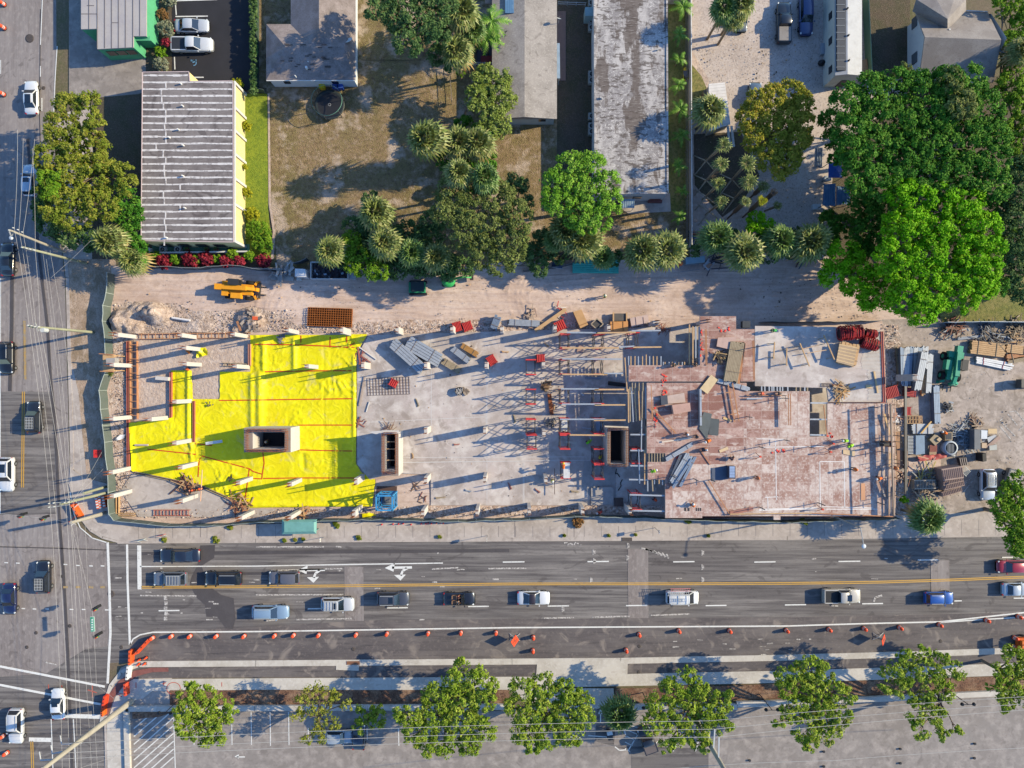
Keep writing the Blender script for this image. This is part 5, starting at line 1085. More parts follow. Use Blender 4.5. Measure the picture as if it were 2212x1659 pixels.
# water filled barriers
def barrier(label, x, y, ang, L, col, h=1.0):
 t=thing('plastic_barrier',label,'barrier',P(x, y, h/2),R(ang),'plastic barriers at the corner');t.location.z=.1
 b=MB();st=[]
 b.prism([(-L/2,-.22),(L/2,-.22),(L/2,.22),(-L/2,.22)],0,.3);b.prism([(-L/2,-.14),(L/2,-.14),(L/2,.14),(-L/2,.14)],.3, h)
 b.build('body',col, t)
 for k in range(3): b=MB();b.box(((k-1)*L*.3,0, h),(.18,.12,.03));b.build('filler_cap','3a2a28',t)
 return t
barrier('long slanted orange barrier between the first barrel and the corner',310,1395,47,2.9,'ef5a2a');barrier('orange barrier standing upright in the photo left of the small signs',284,1418,88,2.0,'f0602c')
barrier('white barrier below the small orange signs',279,1451,84,1.9,'eceae8');barrier('orange red barrier on the pavement below the white barrier',274,1487,93,1.7,'e4573a')
barrier('red orange barrier at the kerb of the bottom corner',228,1515,80,1.9,'ee4a2a');barrier('short orange barrier touching the big pole at the bottom corner',225,1537,90,.9,'f26a22')
barrier('orange barrier on the north corner beside the pole bases',168,1103,122,2.1,'f06a2a')
for i, (x, y) in enumerate(((215,1085),(221,1084),(229,1082))):
 t=thing('striped_barricade',('left','middle','right')[i]+' of three striped barricades beside the green mesh fence','barricade',P(x, y, .5),R(100),'striped barricades by the fence');t.location.z=.12
 b=MB();b.box((0,0,.1),(1.7,.35,.9));b.build('board','cfd3d6' if i == 1 else 'e8622c',t);b=MB()
 for k in range(4): b.box((-.6+k*.4,0,1.0),(.2,.37,.02),mi=0)
 b.build('stripes','e8622c' if i == 1 else 'e4e4e2',t)
for i, (x, y, s_) in enumerate(((160,1095,'left of the orange barrier'),(158,1130,'below the slanted pole at the corner'))):
 t=thing('small_barricade','small red and white folding barricade '+s_,'barricade',P(x+5, y-6,.5),R(40),'folding barricades');t.location.z=.12
 for s2 in (-1,1):
  b=MB();b.bar((-.6, s2*.3,.8),(.6, s2*.3,.8),.05,.25);b.build('board','e5502e' if s2 > 0 else 'e6e2df',t)
  for sx in (-.5,.5): b=MB();b.bar((sx, s2*.4,0),(sx, s2*.05,1.0),.05);b.build('leg','d8d4d0',t)
for i, (x, y, s_) in enumerate(((303,1424,'upper left'),(317,1420,'upper right'),(301,1434,'lower left'),(314,1433,'lower right'))):
 t=thing('traffic_cone',s_+' of four small orange posts on the gutter corner','traffic cone',P(x, y, .12),0,'small orange posts on the corner')
 b=MB();b.box((0,0,0),(.4,.4,.05));b.build('base','2c2a2a',t);b=MB();b.lathe([(.16,.05),(.05,.8),(.04,.85)],n=12);b.build('cone','f05a30',t);b=MB();b.lathe([(.115,.35),(.08,.55)],n=12, caps=False);b.build('band','e8e4e2',t)
# diamond road work signs
def diamond(label, x, y, col='ea4a24',h=1.5, rz=0, sz=.86):
 t=thing('road_work_sign',label,'sign',P(x, y, h)*1, rz,'orange diamond signs');t.location.z=.06
 m=Matrix.Rotation(R(62),3,'X') @ Matrix.Rotation(R(0),3,'Z');b=MB();q=[Vector((0,-sz, 0)),Vector((sz, 0,0)),Vector((0, sz, 0)),Vector((-sz, 0,0))]
 m=Vector((.75,-.1,.7)).normalized().to_track_quat('Z','Y').to_matrix();f=[m @ v+Vector((0,0, h)) for v in q];n=m @ Vector((0,0,.03))
 b.face([v+n for v in f]);b.face([v-n for v in f][::-1])
 for i in range(4): b.face([f[i]-n, f[(i+1) % 4]-n, f[(i+1) % 4]+n, f[i]+n])
 b.build('panel',col, t)
 b=MB()
 for a_, c_ in (((-.25,.35),(.3,.1)),((-.3,-.1),(.25,-.35)),((-.05,.15),(.05,-.15))): b.bar(m @ Vector((a_[0],a_[1],.04))+Vector((0,0, h)),m @ Vector((c_[0],c_[1],.04))+Vector((0,0, h)),.09,.02)
 b.build('symbol','23201f',t)
 b=MB();b.bar((0,0,.1),(0,0, h),.06);b.build('mast','b9bcbf',t)
 for s_ in (-1,1):
  for s2 in (-1,1): b=MB();b.bar((0,0,.35),(s_*.75, s2*.5,.02),.06);b.build('leg','b9bcbf',t)
 return t
diamond('first orange diamond road work sign, in the middle of the closed lane',1112,1384);diamond('second orange diamond road work sign, towards the right end of the closed lane',1908,1382)
t=thing('red_sign','square red sign lying tilted on the shaded verge beside the green mesh fence','sign',P(211,980,1.0),0);t.location.z=.03
b=MB();b.box((0,0,1.0),(1.15,1.1,.04));b.build('panel','e0342c',t)
b=MB();
for y_, w_ in ((.3,.5),(.08,.7),(-.15,.4)): b.box((0, y_, 1.04),(w_, .09,.012))
b.build('lettering','7c1d1a',t)
for s_ in (-1,1): b=MB();b.bar((s_*.3,-.2,1),(s_*.55,-.85,0),.05);b.build('leg','8f9296',t)
# two small A signs on the pavement near the corner
for x, y, s_, c1_ in ((311,1165,'white and green','cfe0d8'),(353,1155,'red and white','d85a50')):
 t=thing('pavement_sign','small '+s_+' sign stand on the pavement near the junction','sign',P(x, y, .12),R(15),'small sign stands on the pavement')
 b=MB();b.bar((-.5,.05,.6),(.5,.05,.6),.05,.7);b.build('board',c1_, t)
 for sx in (-.45,.45): b=MB();b.bar((sx, -.35,0),(sx, .05,.95),.05);b.build('leg','c9ccce',t)
for i in range(12):
 b=MB();b.lathe([(.12,0),(.06,.3),(.02,.5)],n=8)
 x=825+(0,24,36,46,63,85,95,100,107,118,126,133)[i];y=(1133,1132,1132,1131,1133,1131,1131,1130,1131,1130,1129,1130)[i]
 solo(b,'red_cone','e2303a','small red cone at the fence foot on the pavement,'+names[i]+' from the left','traffic cone',loc=P(x, y, .12),group='small red cones at the fence foot')
# bus shelter
t=thing('bus_shelter','teal roofed bus shelter on the pavement','bus shelter',P(646,1142,0));c=t.location.copy()
b=MB();z=2.6;o_=[P(609,1123, z),P(684,1122, z),P(683,1153, z),P(609,1154, z)];i_=[P(614,1128, z+.35),P(678,1127, z+.35),P(678,1148, z+.35),P(614,1149, z+.35)]
for k in range(4): b.face([o_[(k+1) % 4],o_[k],i_[k],i_[(k+1) % 4]]);b.face([o_[k],o_[(k+1) % 4],o_[(k+1) % 4]-Vector((0,0,.15)),o_[k]-Vector((0,0,.15))])
b.face(i_[::-1]);b.face([v-Vector((0,0,.15)) for v in o_]);b.build('roof','74aaa4',t, off=c)
for v in (P(613,1127,2.4),P(679,1127,2.4),P(613,1149,2.4),P(679,1149,2.4)): b=MB();b.bar((v.x, v.y, .12),v, .1);b.build('post','6f9c98',t, off=c)
b=MB();p=P(640,1130,2);b.box((p.x, p.y, .5),(3,.4,.06));b.build('bench','5f6a6c',t, off=c)
# poles
M('pole_wood','a5a68c',[('noise',2,(1,1,.2),.4,.66,'8a8b74',.8)]);M('pole_concrete','b5aea0',[('noise',1.5,(1,1,.3),.4,.66,'9a9388',.8)])
def topof(bx, by, tx, ty):
 h=100*(1-math.hypot(bx-1106, by-829.5)/math.hypot(tx-1106, ty-829.5));return h
def pole(label, base, top, r0, r1, mat, h=None, name='utility_pole'):
 h=h or topof(*base, *top);p=P(*base);p.z=0;t=thing(name, label,'pole',p, group='street poles')
 q=P(*top, h)-p;b=MB();b.tube((0,0,0),q, r0, r1,12);b.build('shaft',mat, t);return t, q, h, p
def arm(t, base, a, b_, z, wd=.12, mat='9fa0a0',nm='crossarm'):
 b=MB();b.bar(P(*a, z)-base, P(*b_, z)-base, wd);b.build(nm, mat, t)
def insul(t, base, x, y, z, n=.35):
 b=MB();q=P(x, y, z)-base;b.lathe([(.05,0),(.09,.08),(.05,.14),(.09,.22),(.05, n)],c=q, n=8);b.build('insulator','c9cccc',t)
t, q, h1, p=pole('greenish wooden utility pole beside the tyre tracks on the verge',(203,718),(63,705),.2,.14,'pole_wood')
arm(t, p, (63,703),(86,706),h1-.2);arm(t, p, (76,697),(83,716),h1-.9)
for x, y in ((63,703),(70,704),(78,706),(86,706)): insul(t, p, x, y, h1-.1)
b=MB();b.tube(P(101,708, h1-3)-p+Vector((0,-.35,0)),P(101,708, h1-3)-p+Vector((0,-.35,.9)),.3, n=12);b.build('transformer','c3c7c9',t)
t, q, h0, p=pole('utility pole leaning into the photo beside the small fan palms',(187,569),(48,534),.2,.14,'pole_wood');arm(t, p, (20,500),(24,510),h0)
arm(t, p, (48,534),(76,541),h0-.2)
for x, y in ((50,535),(59,537),(67,539),(76,541)): insul(t, p, x, y, h0-.1)
t, q, h00, p=pole('pole top with a lamp arm above the black car, behind the olive tree',(140,545),(20,497),.2,.14,'pole_concrete')
for x, y in ((31,493),(41,497),(50,502),(22,498)): insul(t, p, x, y, h00-.1)
b=MB();b.tube(q-Vector((0,0,.8)),P(24,514, h00-1)-p, .05);b.build('lamp_arm','9fa0a0',t);b=MB();b.sphere(P(24,514, h00-1)-p, .28, sz=.5);b.build('lamp','dfe4e8',t)
t, q, h2, p=pole('short greenish pole in the north corner beside the fence',(234,1050),(180,1066),.2,.17,'pole_wood')
t, q, h3, p=pole('tall pale pole with crossarms and many wires in the north corner',(241,1062),(131,1089),.22,.16,'pole_wood')
arm(t, p, (107,1087),(150,1084),h3-.1);arm(t, p, (107,1096),(150,1090),h3-.7);arm(t, p, (145,1078),(160,1082),h3-1.5)
for x, y in ((108,1087),(118,1086),(142,1085),(108,1095),(119,1094),(150,1084)): insul(t, p, x, y, h3)
t, q, h4, p=pole('thick concrete signal pole at the north corner of the junction',(229,1108),(153,1129),.3,.2,'pole_concrete',name='signal_pole')
t, q, hb_, p=pole('very large concrete transmission pole at the bottom left corner',(285,1514),(92,1662),.42,.26,'pole_concrete',name='transmission_pole');
for (x, y),(x2, y2) in (((177,1605),(133,1607)),((150,1620),(113,1628)),((125,1640),(88,1642))):
 hh=topof(285,1514, x, y);b=MB();b.bar(P(x, y, hh)-p, P(x2, y2, hh)-p, .13);b.build('insulator_arm','b9bcc0',t)
 b=MB();b.bar(P(x2, y2, hh)-p, P(x2-3, y2-18, hh+.3)-p, .08);b.build('insulator','d0d2d4',t)
t, q, hr, p=pole('large concrete transmission pole over the car park near the bottom right',(1501,1551),(1568,1668),.40,.25,'pole_concrete',name='transmission_pole')
for (x, y),(x2, y2) in (((1531,1603),(1535,1557)),((1541,1620),(1544,1575)),((1552,1640),(1553,1592))):
 hh=topof(1501,1551, x, y);b=MB();b.bar(P(x, y, hh)-p, P(x2, y2, hh)-p, .16);b.build('insulator_arm','c3c6ca',t)
# wires: every cable a thing of its own
M('cable','b9b6b4',(),.6)
def wire(pts, label, r=.016, mat='cable',group='overhead wires'):
 c=P(pts[0][0],pts[0][1],pts[0][2]);b=MB();W_=[P(*q) for q in pts];out=[]
 for a_, b_ in zip(W_, W_[1:]):
  n=8;sag=(b_-a_).length*.012
  for i in range(n): f=i/n;v=a_.lerp(b_, f);v.z -= sag*4*f*(1-f);out.append(v)
 out.append(W_[-1]);b.path(out, r, 5)
 return solo(b,'overhead_wire',mat, label,'wire',group=group)
wl_=[]
for i, (p0, a_, m_, b_, e_) in enumerate((((38,280),(31,494),(63,703),(108,1087),(135,1700)),((50,300),(41,497),(72,704),(119,1086),(151,1700)),((75,300),(50,502),(78,706),(142,1085),(168,1700)),((70,320),(76,541),(86,706),(150,1084),(176,1700)))):
 wire([(*p0,11),(*a_, 12),(*m_, h1),(*b_, h3),(*e_, 11)],('leftmost','second','third','rightmost')[i]+' long wire running down the side street from pole to pole')
for i, (a_, b_, e_) in enumerate((((92,541),(150,1085),(200,1700)),((100,560),(158,1080),(213,1700)),((108,540),(175,1000),(190,1300)))):
 wire([(*a_, 9),(*b_, 9),(*e_, 9)],('left','middle','right')[i]+' one of three thin telephone wires over the kerb of the side street',.012)
for i, (y0, y1, y2) in enumerate(((1607,1557,1507),(1628,1575,1523),(1642,1592,1537))):
 x0, x1=(133,113,88)[i],(1535,1544,1553)[i]
 wire([(x0, y0,(13,14.5,16)[i]),(x1, y1,(10.5,12,13.5)[i]),(2400,(1495,1510,1522)[i],12)],('upper','middle','lower')[i]+' heavy wire crossing the street trees from left to right',.03)
wire([(1100,1700,12),(1520,1655,12),(1800,1643,12),(2400,1608,12)],'lowest wire crossing the bottom right corner of the car park',.03)
wire([(170,1660,15),(360,1600,10),(420,1560,6)],'thin slanted guy wire over the hatched parking bay',.014)
wire([(202,1060,0.2),(150,1083, h3-1)],'short guy wire of the tall pale corner pole',.014)
wire([(228,962,.3),(158,1082, h3-.6)],'long guy wire anchored beside the square red sign',.016);wire([(232,1003,.3),(153,1085, h3-1)],'guy wire with a yellow guard anchored at the mesh fence',.016)
wire([(196,520,8),(110,600,8)],'short slanted wire in front of the dark fan palm shade',.014)
# signal heads on span wires
wire([(153,1129, h4),(89,1119,6.8),(38,1114,6.8),(-60,1102,7)],'span wire carrying the two dark signals over the upper junction',.02)
wire([(153,1129, h4),(199,1318,6.5),(203,1376,6.5),(208,1480,7),(250,1512,8)],'span wire carrying the street sign and two signals down the junction',.014)
SG=[]
for x, y, rz, lab in ((39,1115,15,'left traffic light on the upper span wire'),(87,1121,15,'right traffic light on the upper span wire'),(200,1317,20,'traffic light above the green street sign'),(203,1376,20,'traffic light below the green street sign')):
 if not SG:
  t=thing('traffic_light',lab,'traffic light',group='traffic lights on span wires');
  b=MB();b.box((0,0,-1.0),(.32,.35,1.0));b.box((.5,.1,-1.0),(.32,.35,1.0));b.build('housing','24262a',t)
  for j in range(3): b=MB();b.tube((0,-.17,-.2-.3*j),(0,-.32,-.2-.3*j),.12, n=10);b.build('lens',('a02020','b08020','208040')[j],t)
  b=MB();b.bar((-.15,0,.02),(.7,.12,.02),.08);b.build('bracket','3a3c40',t);SG.append(t)
 else: t=dup(SG[0],label=lab)
 p=P(x, y, 6.2);t.location=p;t.rotation_euler=(0,0, R(rz))
b=MB();p=P(197,1350,6.2);b.box((p.x, p.y, 5.9),(.45,1.95,.08),rz=R(3));t=thing('street_name_sign','green street name sign hanging between two traffic lights','sign',(p.x, p.y, 5.9));b.build('panel','2f9f84',t, off=t.location)
b=MB()
for k, w_ in enumerate((.14,.2,.12,.2,.16)): b.box((p.x, p.y-.7+k*.33,5.985),(.2,.18,.012),rz=R(3))
b.build('lettering','e4efec',t, off=t.location);b=MB();b.box((p.x, p.y, 5.85),(.55,2.05,.04),rz=R(3));b.build('border','dbe6e2',t, off=t.location)
# tall street lamp with bent arm over the main street
p=P(1776,1105);t=thing('street_lamp','tall grey street lamp standing behind the red deck and reaching over the street','street lamp',p);q=P(1859,1140,11)-p
b=MB();b.tube((0,0,0),q, .13,.08,10);b.build('pole','8f9292',t);e=P(1866,1180,11.3)-p;b=MB();b.tube(q, e, .06,.05,8);b.build('arm','a9acb0',t);b=MB();b.sphere(e, .3, sz=.45, n=12);b.build('lamp_head','d3dae2',t)
for x, y, tx, ty, lab in ((382,1506,355,1541,'left of the leafy tree above the hatched bay'),(1383,1487,1403,1530,'left of the fifth street tree'),(1638,1487,1668,1534,'left of the sixth street tree'),(2059,1489,2092,1522,'left of the last street tree')):
 h_=5;p=P(tx, ty, h_);p.z=0;t=thing('lamp_post','slim dark twin lamp post '+lab,'lamp post',p, group='slim dark twin lamp posts');b=MB();b.tube((0,0,0),(0,0, h_),.07,.05,8);b.build('pole','3b3a3c',t)
 b=MB();b.bar((-.8,0, h_),(.8,.0, h_),.06);b.build('crossarm','3b3a3c',t)
 for s_ in (-.8,.8): b=MB();b.lathe([(.1,-.3),(.25,-.15),(.2,.05),(.05,.1)],c=(s_, 0, h_),n=12);b.build('lamp_head','2c2d31',t)
# sign posts on the north pavement
for x, y, h_, lab, kd in ((700,1160,2.4,'white bent sign post on the pavement right of the bus shelter',0),(1053,1157,3.0,'thin sign post near the kerb casting a double shadow',1),(1415,1140,3.2,'thin hooked sign post on the pavement below the shaft',1)):
 t=thing('sign_post',lab,'sign',P(x, y, .12),0,'sign posts on the pavement');b=MB();b.tube((0,0,0),(0,0, h_),.035);b.build('post','8d8f92',t);b=MB();b.box((0,0, h_-.7),(.05,.5,.6));b.build('plate','d3d3d3',t)
b=MB();b.box(P(1354,1165,.12),(1.5,.5,.05));solo(b,'storm_drain','iron','rusty storm drain at the kerb near the middle of the main street','drain')
b=MB();b.box(P(763,1432,.14),(1.9,.5,.05));solo(b,'storm_drain','8a5f48','rusty brown drain grate in the white gutter','drain')
for i, (x, y) in enumerate(((1779,1623),(1779,1655),(1944,1617),(1944,1648),(2105,1606),(2104,1637),(1619,1642))):
 b=MB();b.box((0,0,0),(.3,.25,.2));b.box((-.1,0,.2),(.12,.25,.05));solo(b,'parking_peg','33343a',('upper one of the left pair of','lower one of the left pair of','upper one of the middle pair of','lower one of the middle pair of','upper one of the right pair of','lower one of the right pair of','single leftmost one of the')[i]+' small black pegs on the car park','peg',loc=P(x, y, .1),group='small black pegs on the car park')
t=thing('dark_cart','small white cart with a rack at the driveway island in the car park','cart',P(1316,1583),R(100));b=MB();b.box((0,0,.3),(1.3,.7,.6));b.build('body','3c3f45',t);b=MB();b.box((.5,0,.9),(.5,.8,.3));b.build('cover','d5dbe0',t)
for sx in (-.4,.4): b=MB();b.tube((sx, -.4,.2),(sx, .4,.2),.2, n=12);b.build('wheel','tyre',t)
# ---------------------------------------------------------------- the building site
M('concrete_col','cfcac7',[('noise',1.5, X, .45,.7,'c3bebc',.7)],.8)
M('concrete_grey','a8a4a4',[('noise',1.5, X, .45,.7,'8f8b8a',.7)],.85)
M('rust','9a5a38',[('noise',5, X, .45,.7,'7a4228',.8)],.9)
M('rebar_rust','a8622c',[('noise',3, X, .45,.7,'8a4c22',.8)],.9)
M('ply_panel','ac8177',[('noise',.2, X, .42,.62,'c0a096',.8),('noise',.9, X, .46,.60,'8c5c50',.75),('noise',3, X, .5,.64,'8a5e52',.5),('noise',.6,(1,2,1),.54,.62,'d6c4bb',.7),('noise',9, X, .52,.7,'cdb9b0',.4)],.7, island=[('8e6056',0,.35),('c2a298',.4,.75),('7f4c42',.86,1)])
M('ply_dusty','bc9e94',[('noise',.25, X, .42,.60,'d4c4bc',.85),('noise',1.2, X, .48,.62,'a07a6e',.65),('noise',3, X, .5,.62,'e0d4cd',.6),('noise',.7,(2,1,1),.55,.63,'94685c',.6)],.8, island=[('a68276',0,.35),('dccbc3',.5,.9),('946a5e',.9,1)])
M('seam_pale','c2aaa0',(),.8)
M('lumber','cba67c',[('noise',2,(1,1,1),.45,.7,'b08a62',.7),('noise',9, X, .5,.7,'d9bb96',.4)],.8)
M('lumber_grey','a8987f',[('noise',2, X, .45,.7,'8c7b66',.8)],.85)
M('lumber_orange','bf8862',[('noise',2, X, .45,.7,'a07050',.7)],.8)
M('alu','bfc4ca',[('noise',2, X, .5,.7,'9ea4ac',.6)],.4, metal=.4)
M('alu_blue','93a3b8',[('noise',2, X, .5,.7,'7b8ba2',.6)],.45, metal=.4)
M('frame_red','d9433f',[('noise',2, X, .45,.7,'b5332f',.6)],.5)
M('hole_dark','3a3a40',(),.9)
def inpoly(x, y, poly):
 c=False;n=len(poly)
 for i in range(n):
  x1, y1=poly[i];x2, y2=poly[i-1]
  if (y1 > y) != (y2 > y) and x < (x2-x1)*(y-y1)/(y2-y1)+x1: c=not c
 return c
def near(x, y, poly):
 best=None
 for i in range(len(poly)):
  a, b_=Vector(poly[i-1]),Vector(poly[i]);d=b_-a;t_=max(0, min(1,(Vector((x, y))-a).dot(d)/max(1e-9, d.dot(d))));q=a+d*t_;dd=(q-Vector((x, y))).length
  if best is None or dd < best[0]: best=(dd, q)
 return best[1]
def terrain(name, polyD, step, zf, mat, sm=True):
 poly=[tuple(P(x, y)[:2]) for x, y in polyD];xs=[p[0] for p in poly];ys=[p[1] for p in poly]
 nx=int((max(xs)-min(xs))/step)+1;ny=int((max(ys)-min(ys))/step)+1;x0, y0=min(xs),min(ys);b=MB();idx={};vs=[]
 def V(i, j):
  if (i, j) not in idx:
   x, y=x0+i*step, y0+j*step
   if not inpoly(x, y, poly): q=near(x, y, poly);x, y=q.x, q.y
   idx[(i, j)]=len(vs);vs.append((x, y, zf(x, y)))
  return idx[(i, j)]
 fs=[]
 for i in range(nx):
  for j in range(ny):
   if inpoly(x0+(i+.5)*step, y0+(j+.5)*step, poly): fs.append((V(i, j),V(i+1, j),V(i+1, j+1),V(i, j+1)))
 b.raw(vs, fs, 0, sm);return b
def nz(x, y, f, seed=0): return noise.noise(Vector((x*f+seed*7.3, y*f-seed*3.1, seed)))
# rough earth: mounds at the upper left, churned strips round the slabs
def mound(x, y):
 z=.02+.12*abs(nz(x, y, .9,1))+.16*max(0, nz(x, y, .45,2))+.07*nz(x, y, 2.6,3)
 for cx, cy, r, hh in ((268,688,2.0,1.1),(300,672,1.6,1.0),(330,670,1.8,1.3),(345,682,2.0,1.2),(290,708,1.7,.7),(540,690,2.2,.9),(556,700,1.5,.6),(430,700,2.5,.25),(255,700,1.4,.8)):
  p=P(cx, cy);d=math.hypot(x-p.x, (y-p.y)*1.2)/r;z += hh*max(0,1-d*d)*(1+.5*nz(x, y, 1.4,5))
 return z
M('mound_earth','bca596',[('noise',.3, X, .38,.6,'dccabf',.9),('noise',1.4, X, .45,.62,'927d6f',.8),('noise',4, X, .5,.64,'80695c',.6),('noise',6, X, .5,.72,'e6d6cd',.5)],bump=('noise',3,1,.25))
tag(solo(terrain('x',[(246,655),(300,650),(380,656),(420,672),(520,668),(545,660),(600,678),(640,700),(640,716),(245,722)],.28, mound,'mound_earth'),'earth_mound','mound_earth','heap of pale churned earth with boulders at the upper left of the site','earth mound'))
def rough(x, y): return .03+.13*abs(nz(x, y, .8,11))+.08*nz(x, y, 2.3,12)+.05*nz(x, y, .2,13)
M('churned','d2b8aa',[('noise',.3, X, .38,.6,'b99e8e',.9),('noise',1.8, X, .45,.60,'efdfd5',.8),('noise',3, X, .50,.62,'86705f',.8),('noise',7, X, .52,.66,'776255',.5)],bump=('noise',4,1,.2))
for pl in ([(640,700),(900,690),(1100,690),(1420,690),(1420,712),(795,722),(640,718)],[(245,722),(285,730),(285,1020),(300,1055),(540,1098),(810,1100),(810,1112),(560,1122),(262,1118),(250,1000),(236,850),(246,800)],[(810,1093),(1350,1093),(1440,1090),(1440,1112),(1240,1110),(953,1120),(810,1118)],[(1905,700),(1940,700),(1960,830),(1960,1115),(1930,1115),(1925,830)]):
 tag(terrain('x',pl, .3, rough,'churned').build('churned_earth','churned'),kind='structure')
RUT=[(-1.6,.25,3),(-.2,.3,4),(1.5,.22,5),(3.1,.3,6),(-3.2,.25,7),(4.4,.2,8)]
def tyre(x, y):
 z=.03+.05*abs(nz(x, y, .5,22))+.035*nz(x, y, 2.4,23);yy=y-P(0,640).y
 for o_, w_, k in RUT:
  d=yy-o_-1.1*nz(x, 0,.06, k)-.5*nz(x, 0,.2, k+9)
  for dd in (d, d-1.7):
   e=abs(dd)
   if e < .9: z += -.09*math.exp(-(e/w_)**2)+.06*math.exp(-((e-.42)/.16)**2)
 for cx, cy in ((632,672),(1175,640)):
  p=P(cx, cy);r=math.hypot(x-p.x, (y-p.y)*.9)
  for q_ in (2.2,3.3,3.9,5.2):
   if x < p.x+.6: z += .07*math.exp(-((r-q_)/.16)**2)
 return max(z, .015)
tag(terrain('x',[(245,592),(600,590),(1000,607),(1350,585),(1765,590),(1905,690),(1420,700),(900,692),(640,702),(600,680),(545,662),(520,670),(420,674),(380,658),(300,652),(246,655)],.22, tyre,'sand').build('sand_track','sand'),kind='structure')
# loose stones: too many to count
def stones(name, label, areas, n, s0, s1, cols, seed=1, z=.12):
 rs=random.Random(seed);b=MB()
 for k in range(n):
  x0, y0, x1, y1=areas[k % len(areas)];f=rs.random();p=P(x0+(x1-x0)*f, y0+(y1-y0)*rs.random() if x1-x0 < 60 or abs(y1-y0) < 40 else y0+(y1-y0)*rs.random());r=rs.uniform(s0, s1)*(1 if rs.random() < .9 else 1.8)
  v=[Vector((rs.uniform(-1,1),rs.uniform(-1,1),rs.uniform(0,1.1)))*r for _ in range(4)];a=rs.uniform(0,6.28)
  q=[Vector((math.cos(a+i*1.57)*r*rs.uniform(.6,1.1),math.sin(a+i*1.57)*r*rs.uniform(.6,1.1),0)) for i in range(4)];t_=[Vector((u.x*.6, u.y*.6, r*rs.uniform(.4,.9))) for u in q];m_=rs.randrange(len(cols));p.z=z
  b.raw([p+u for u in q+t_],[(4,5,6,7),(0,1,5,4),(1,2,6,5),(2,3,7,6),(3,0,4,7)],m_)
 o=b.build(name, cols);tag(o, label,'stones',kind='stuff');return o
stones('rubble','loose stones and clods along the edges of the slabs and the yellow sheet',[(245,655,420,722),(420,672,545,722),(545,670,640,718),(640,703,900,720),(900,700,1420,712),(245,722,278,1018),(250,1020,280,1110),(300,1100,540,1118),(540,1100,810,1116),(810,1097,1340,1112),(1905,700,1935,860),(520,670,580,712),(245,660,350,715)],3600,.03,.12, ['churned','mound_earth','8d7668','e2d2c8'])
stones('litter','scattered scraps and chips on the slab, the sand and the work yard',[(780,730,1340,1085),(1640,600,1900,690),(1940,700,2210,1100),(1500,60,1780,180),(1500,300,1780,540),(250,600,1760,690)],1500,.03,.10, ['6e625a','4a4440','c9beb4','lumber'],2,.235)
# left sandy pits and trench frames
Z('sand_floor',[(285,728),(541,728),(541,902),(285,902)],'sand_grey',z=.06)
Z('corner_floor',[(287,1022),(430,1048),(540,1098),(600,1100),(560,1116),(300,1116),(262,1060)],'concrete_walk',z=.17)
def frame_bars(label, pts, wd, h, mat, name='trench_form',rungs=0, group='trench forms'):
 t=thing(name, label,'formwork',P(*pts[0]),group=group);c=t.location.copy()
 b=MB()
 for s_ in (0,1):
  for (x0, y0),(x1, y1) in zip(pts, pts[1:]):
   p, q=P(x0, y0, h),P(x1, y1, h);d=(q-p).normalized();n=Vector((-d.y, d.x, 0))*wd*(s_-.5);b.bar(p+n-Vector((0,0, h/2)),q+n-Vector((0,0, h/2)),.08, h)
 (x0, y0),(x1, y1)=pts[0],pts[-1];p, q=P(x0, y0, h),P(x1, y1, h);d=(q-p).normalized();n=Vector((-d.y, d.x, 0))*wd/2
 for i in range(rungs or 0): m_=p.lerp(q, (i+.5)/rungs);b.bar(m_-n, m_+n, .09,.07)
 b.build('boards',mat, t, off=c)
 return t
Z('trench',[(276,735),(291,735),(291,1018),(276,1018)],'8c7b70',z=.08)
frame_bars('long ladder like red brown trench form at the left side of the site',[(287,737),(288,905)],1.0,.5,'lumber_orange',rungs=11)
frame_bars('second narrow red brown board line left of the ladder like trench form',[(275,737),(276,1018)],.25,.45,'b5685a',rungs=0)
frame_bars('trench form along the top edge of the left sandy area',[(298,727),(540,724)],.7,.4,'lumber_orange',rungs=16)
frame_bars('short board frame at the right end of the left sandy area',[(538,742),(538,790)],.25,.5,'c08a7a')
frame_bars('board line left of the small yellow strip',[(368,803),(368,902)],.2,.5,'b5685a')
frame_bars('board line right of the small yellow strip',[(418,866),(418,955)],.2,.5,'b5685a')
frame_bars('board line inside the sandy notch above the yellow sheet',[(480,787),(538,789)],.4,.35,'lumber_grey',rungs=5)
frame_bars('slanted board line along the lower left edge of the yellow sheet',[(290,1021),(430,1049),(538,1096)],.25,.4,'lumber_grey')
frame_bars('ladder like rebar cage in the bottom left corner of the site',[(330,1108),(410,1108)],.8,.4,'b56a5a',rungs=11)
frame_bars('timber frame in the bottom left corner of the site',[(253,1068),(253,1112),(290,1112)],.35,.5,'lumber',rungs=0)
